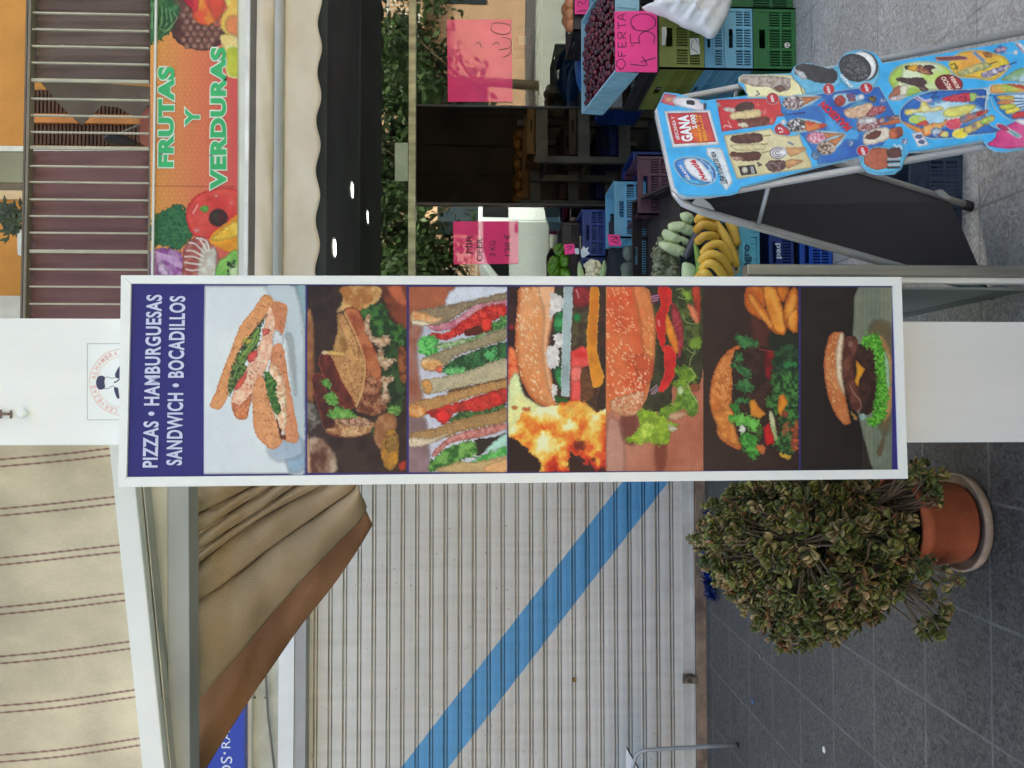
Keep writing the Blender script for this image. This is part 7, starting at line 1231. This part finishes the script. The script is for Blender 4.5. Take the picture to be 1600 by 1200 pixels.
# ------------------------------------------------------------------ street behind the camera, seen mirrored in the shop glass
MB().add([(-60, -9.5, .004), (60, -9.5, .004), (60, -1.4, .004), (-60, -1.4, .004)], [(0, 1, 2, 3)]).build("road", mat("road_bounce_grey", (168, 168, 160), .9, .1, 20))['kind'] = 'structure'  # road tone lightened so it bounces more sunlight up onto the sign
bb = thing("apartment_building", "peach coloured apartment building across the street mirrored in the shop glass", "building", (4, -14, 0))
PEA = mat("peach_render", (206, 164, 132), .85, .06, 2); MB().box((-14, -15, 0), (26, -14, 5.6)).build("wall", PEA, bb)
for i in range(9):
    for j in range(1):
        x = -9+i*3.6; z = 1.2+j*3; mb = MB().box((x, -14+.002, z), (x+1.3, -13.96, z+1.5)); w = mb.build("window", mat("win_dark", (50, 60, 66), .15, .1) if (i, j) == (0, 0) else bpy.data.materials["win_dark"], bb)
WR = mat("white_rail", (232, 232, 228), .5)
for (x0_, x1_, z_) in ((1.0, 5.0, 1.5), (9.0, 14.0, 3.2), (6.5, 8.4, 1.6)):
    mb = MB().box((x0_, -13.4, z_+.95), (x1_, -13.36, z_+1.0)); mb.box((x0_, -13.4, z_), (x1_, -13.36, z_+.05))
    k = x0_
    while k < x1_: mb.box((k, -13.39, z_+.05), (k+.03, -13.37, z_+.95)); k += .14
    mb.build("balcony_grille", WR, bb); MB().box((x0_, -13.96, z_-.12), (x1_, -13.34, z_-.005)).build("balcony", PEA, bb)
LFM = mat("street_leaf", (62, 86, 40), .6, .35, 1.5); BK_ = mat("bark", (110, 92, 74), .9, .2, 8)
def tree(x, y, z0, r, seed, lab):
    q = random.Random(seed); t = thing("street_tree", lab, "tree", (x, y, 0), "street trees mirrored in the glass"); mb = MB(); mb.tube([(x, y, 0), (x+.05, y, z0*.6), (x, y, z0+r*.5)], [.13, .1, .06], 9)
    for k in range(9): a = k*2.4; mb.tube([(x, y, z0*.75+k*.07), (x+math.cos(a)*r*.7, y+math.sin(a)*r*.6, z0+r*(.2+.1*k))], [.045, .015], 6)
    mb.build("trunk", BK_, t, smooth=True); mb = MB(); cl = [Vector((q.gauss(0, .5), q.gauss(0, .45), q.gauss(0, .42)))*r for _ in range(34)]
    for i in range(5200):
        c = Vector((x, y, z0+r*.75))+q.choice(cl)+Vector((q.gauss(0, .17), q.gauss(0, .17), q.gauss(0, .15)))*r; d = Vector((q.gauss(0, 1), q.gauss(0, 1), q.gauss(0, 1))).normalized()*.11; e = d.cross(Vector((q.random(), q.random(), q.random()-.5))).normalized()*.06
        mb.add([c-d, c+e, c+d, c-e], [(0, 1, 2, 3)])
    mb.build("crown", LFM, t)
for i, (x, y, z0, r) in enumerate(((2.9, -8.6, 2.0, 1.5), (5.3, -8.9, 2.2, 1.7), (7.8, -8.4, 2.0, 1.6), (.6, -9.0, 2.0, 1.4))): tree(x, y, z0, r, 30+i, ("leafy street tree mirrored left of the doorway", "leafy street tree mirrored above the doorway", "leafy street tree mirrored right of the doorway", "leafy street tree mirrored nearest the food sign")[i])
cv = thing("parked_car", "white parked car mirrored in the shop glass left of the doorway", "car", (2.8, -3.2, 0)); CW = mat("car_white", (236, 240, 240), .25, .02, spec=.6); CG = mat("car_glass", (30, 36, 40), .1, .1, spec=.7)
prof = [(.9, .28), (.9, .75), (1.15, .86), (1.75, .96), (2.35, 1.40), (2.6, 1.47), (3.9, 1.47), (4.35, 1.3), (4.85, 1.0), (5.0, .95), (5.02, .3)]
def arch(cx): return [(cx+.36*math.cos(a), .3+.36*math.sin(a)) for a in np.linspace(0, math.pi, 9)]
low = [(5.02, .3)]+arch(4.2)+arch(1.75)+[(.9, .28)]; mb = MB(); mb.prism([(x, -2.45, z) for x, z in prof[:-1]+low], (0, -1.6, 0)); mb.build("body", CW, cv, bevel=.03)
for p_ in ([(2.0, .98), (2.42, 1.34), (2.62, 1.40), (3.1, 1.40), (3.1, .98)], [(3.18, .98), (3.18, 1.40), (3.85, 1.40), (4.2, 1.27), (4.5, .98)]): mb = MB(); mb.prism([(x, -2.445, z) for x, z in p_], (0, -.01, 0)); mb.build("side_window", CG, cv)
for x in (1.75, 4.2):
    mb = MB(); mb.tube([(x, -2.48, .31), (x, -2.68, .31)], .31, 24); w = mb.build("wheel", BLACK, cv, smooth=False); mb = MB(); mb.tube([(x, -2.47, .31), (x, -2.49, .31)], .19, 16); mb.build("rim", ALU, w)
for x in (3.0, 3.9): MB().box((x-.09, -2.42, .86), (x+.05, -2.448, .885)).build("door_handle", BLACK, cv)
for x in (3.14, 2.02): MB().box((x-.004, -2.446, .36), (x+.004, -2.449, .97)).build("door_seam", BLACK, cv)
MB().box((.87, -2.6, .62), (.9, -2.95, .74)).build("headlight", ALU, cv)
bpy.context.view_layer.update()
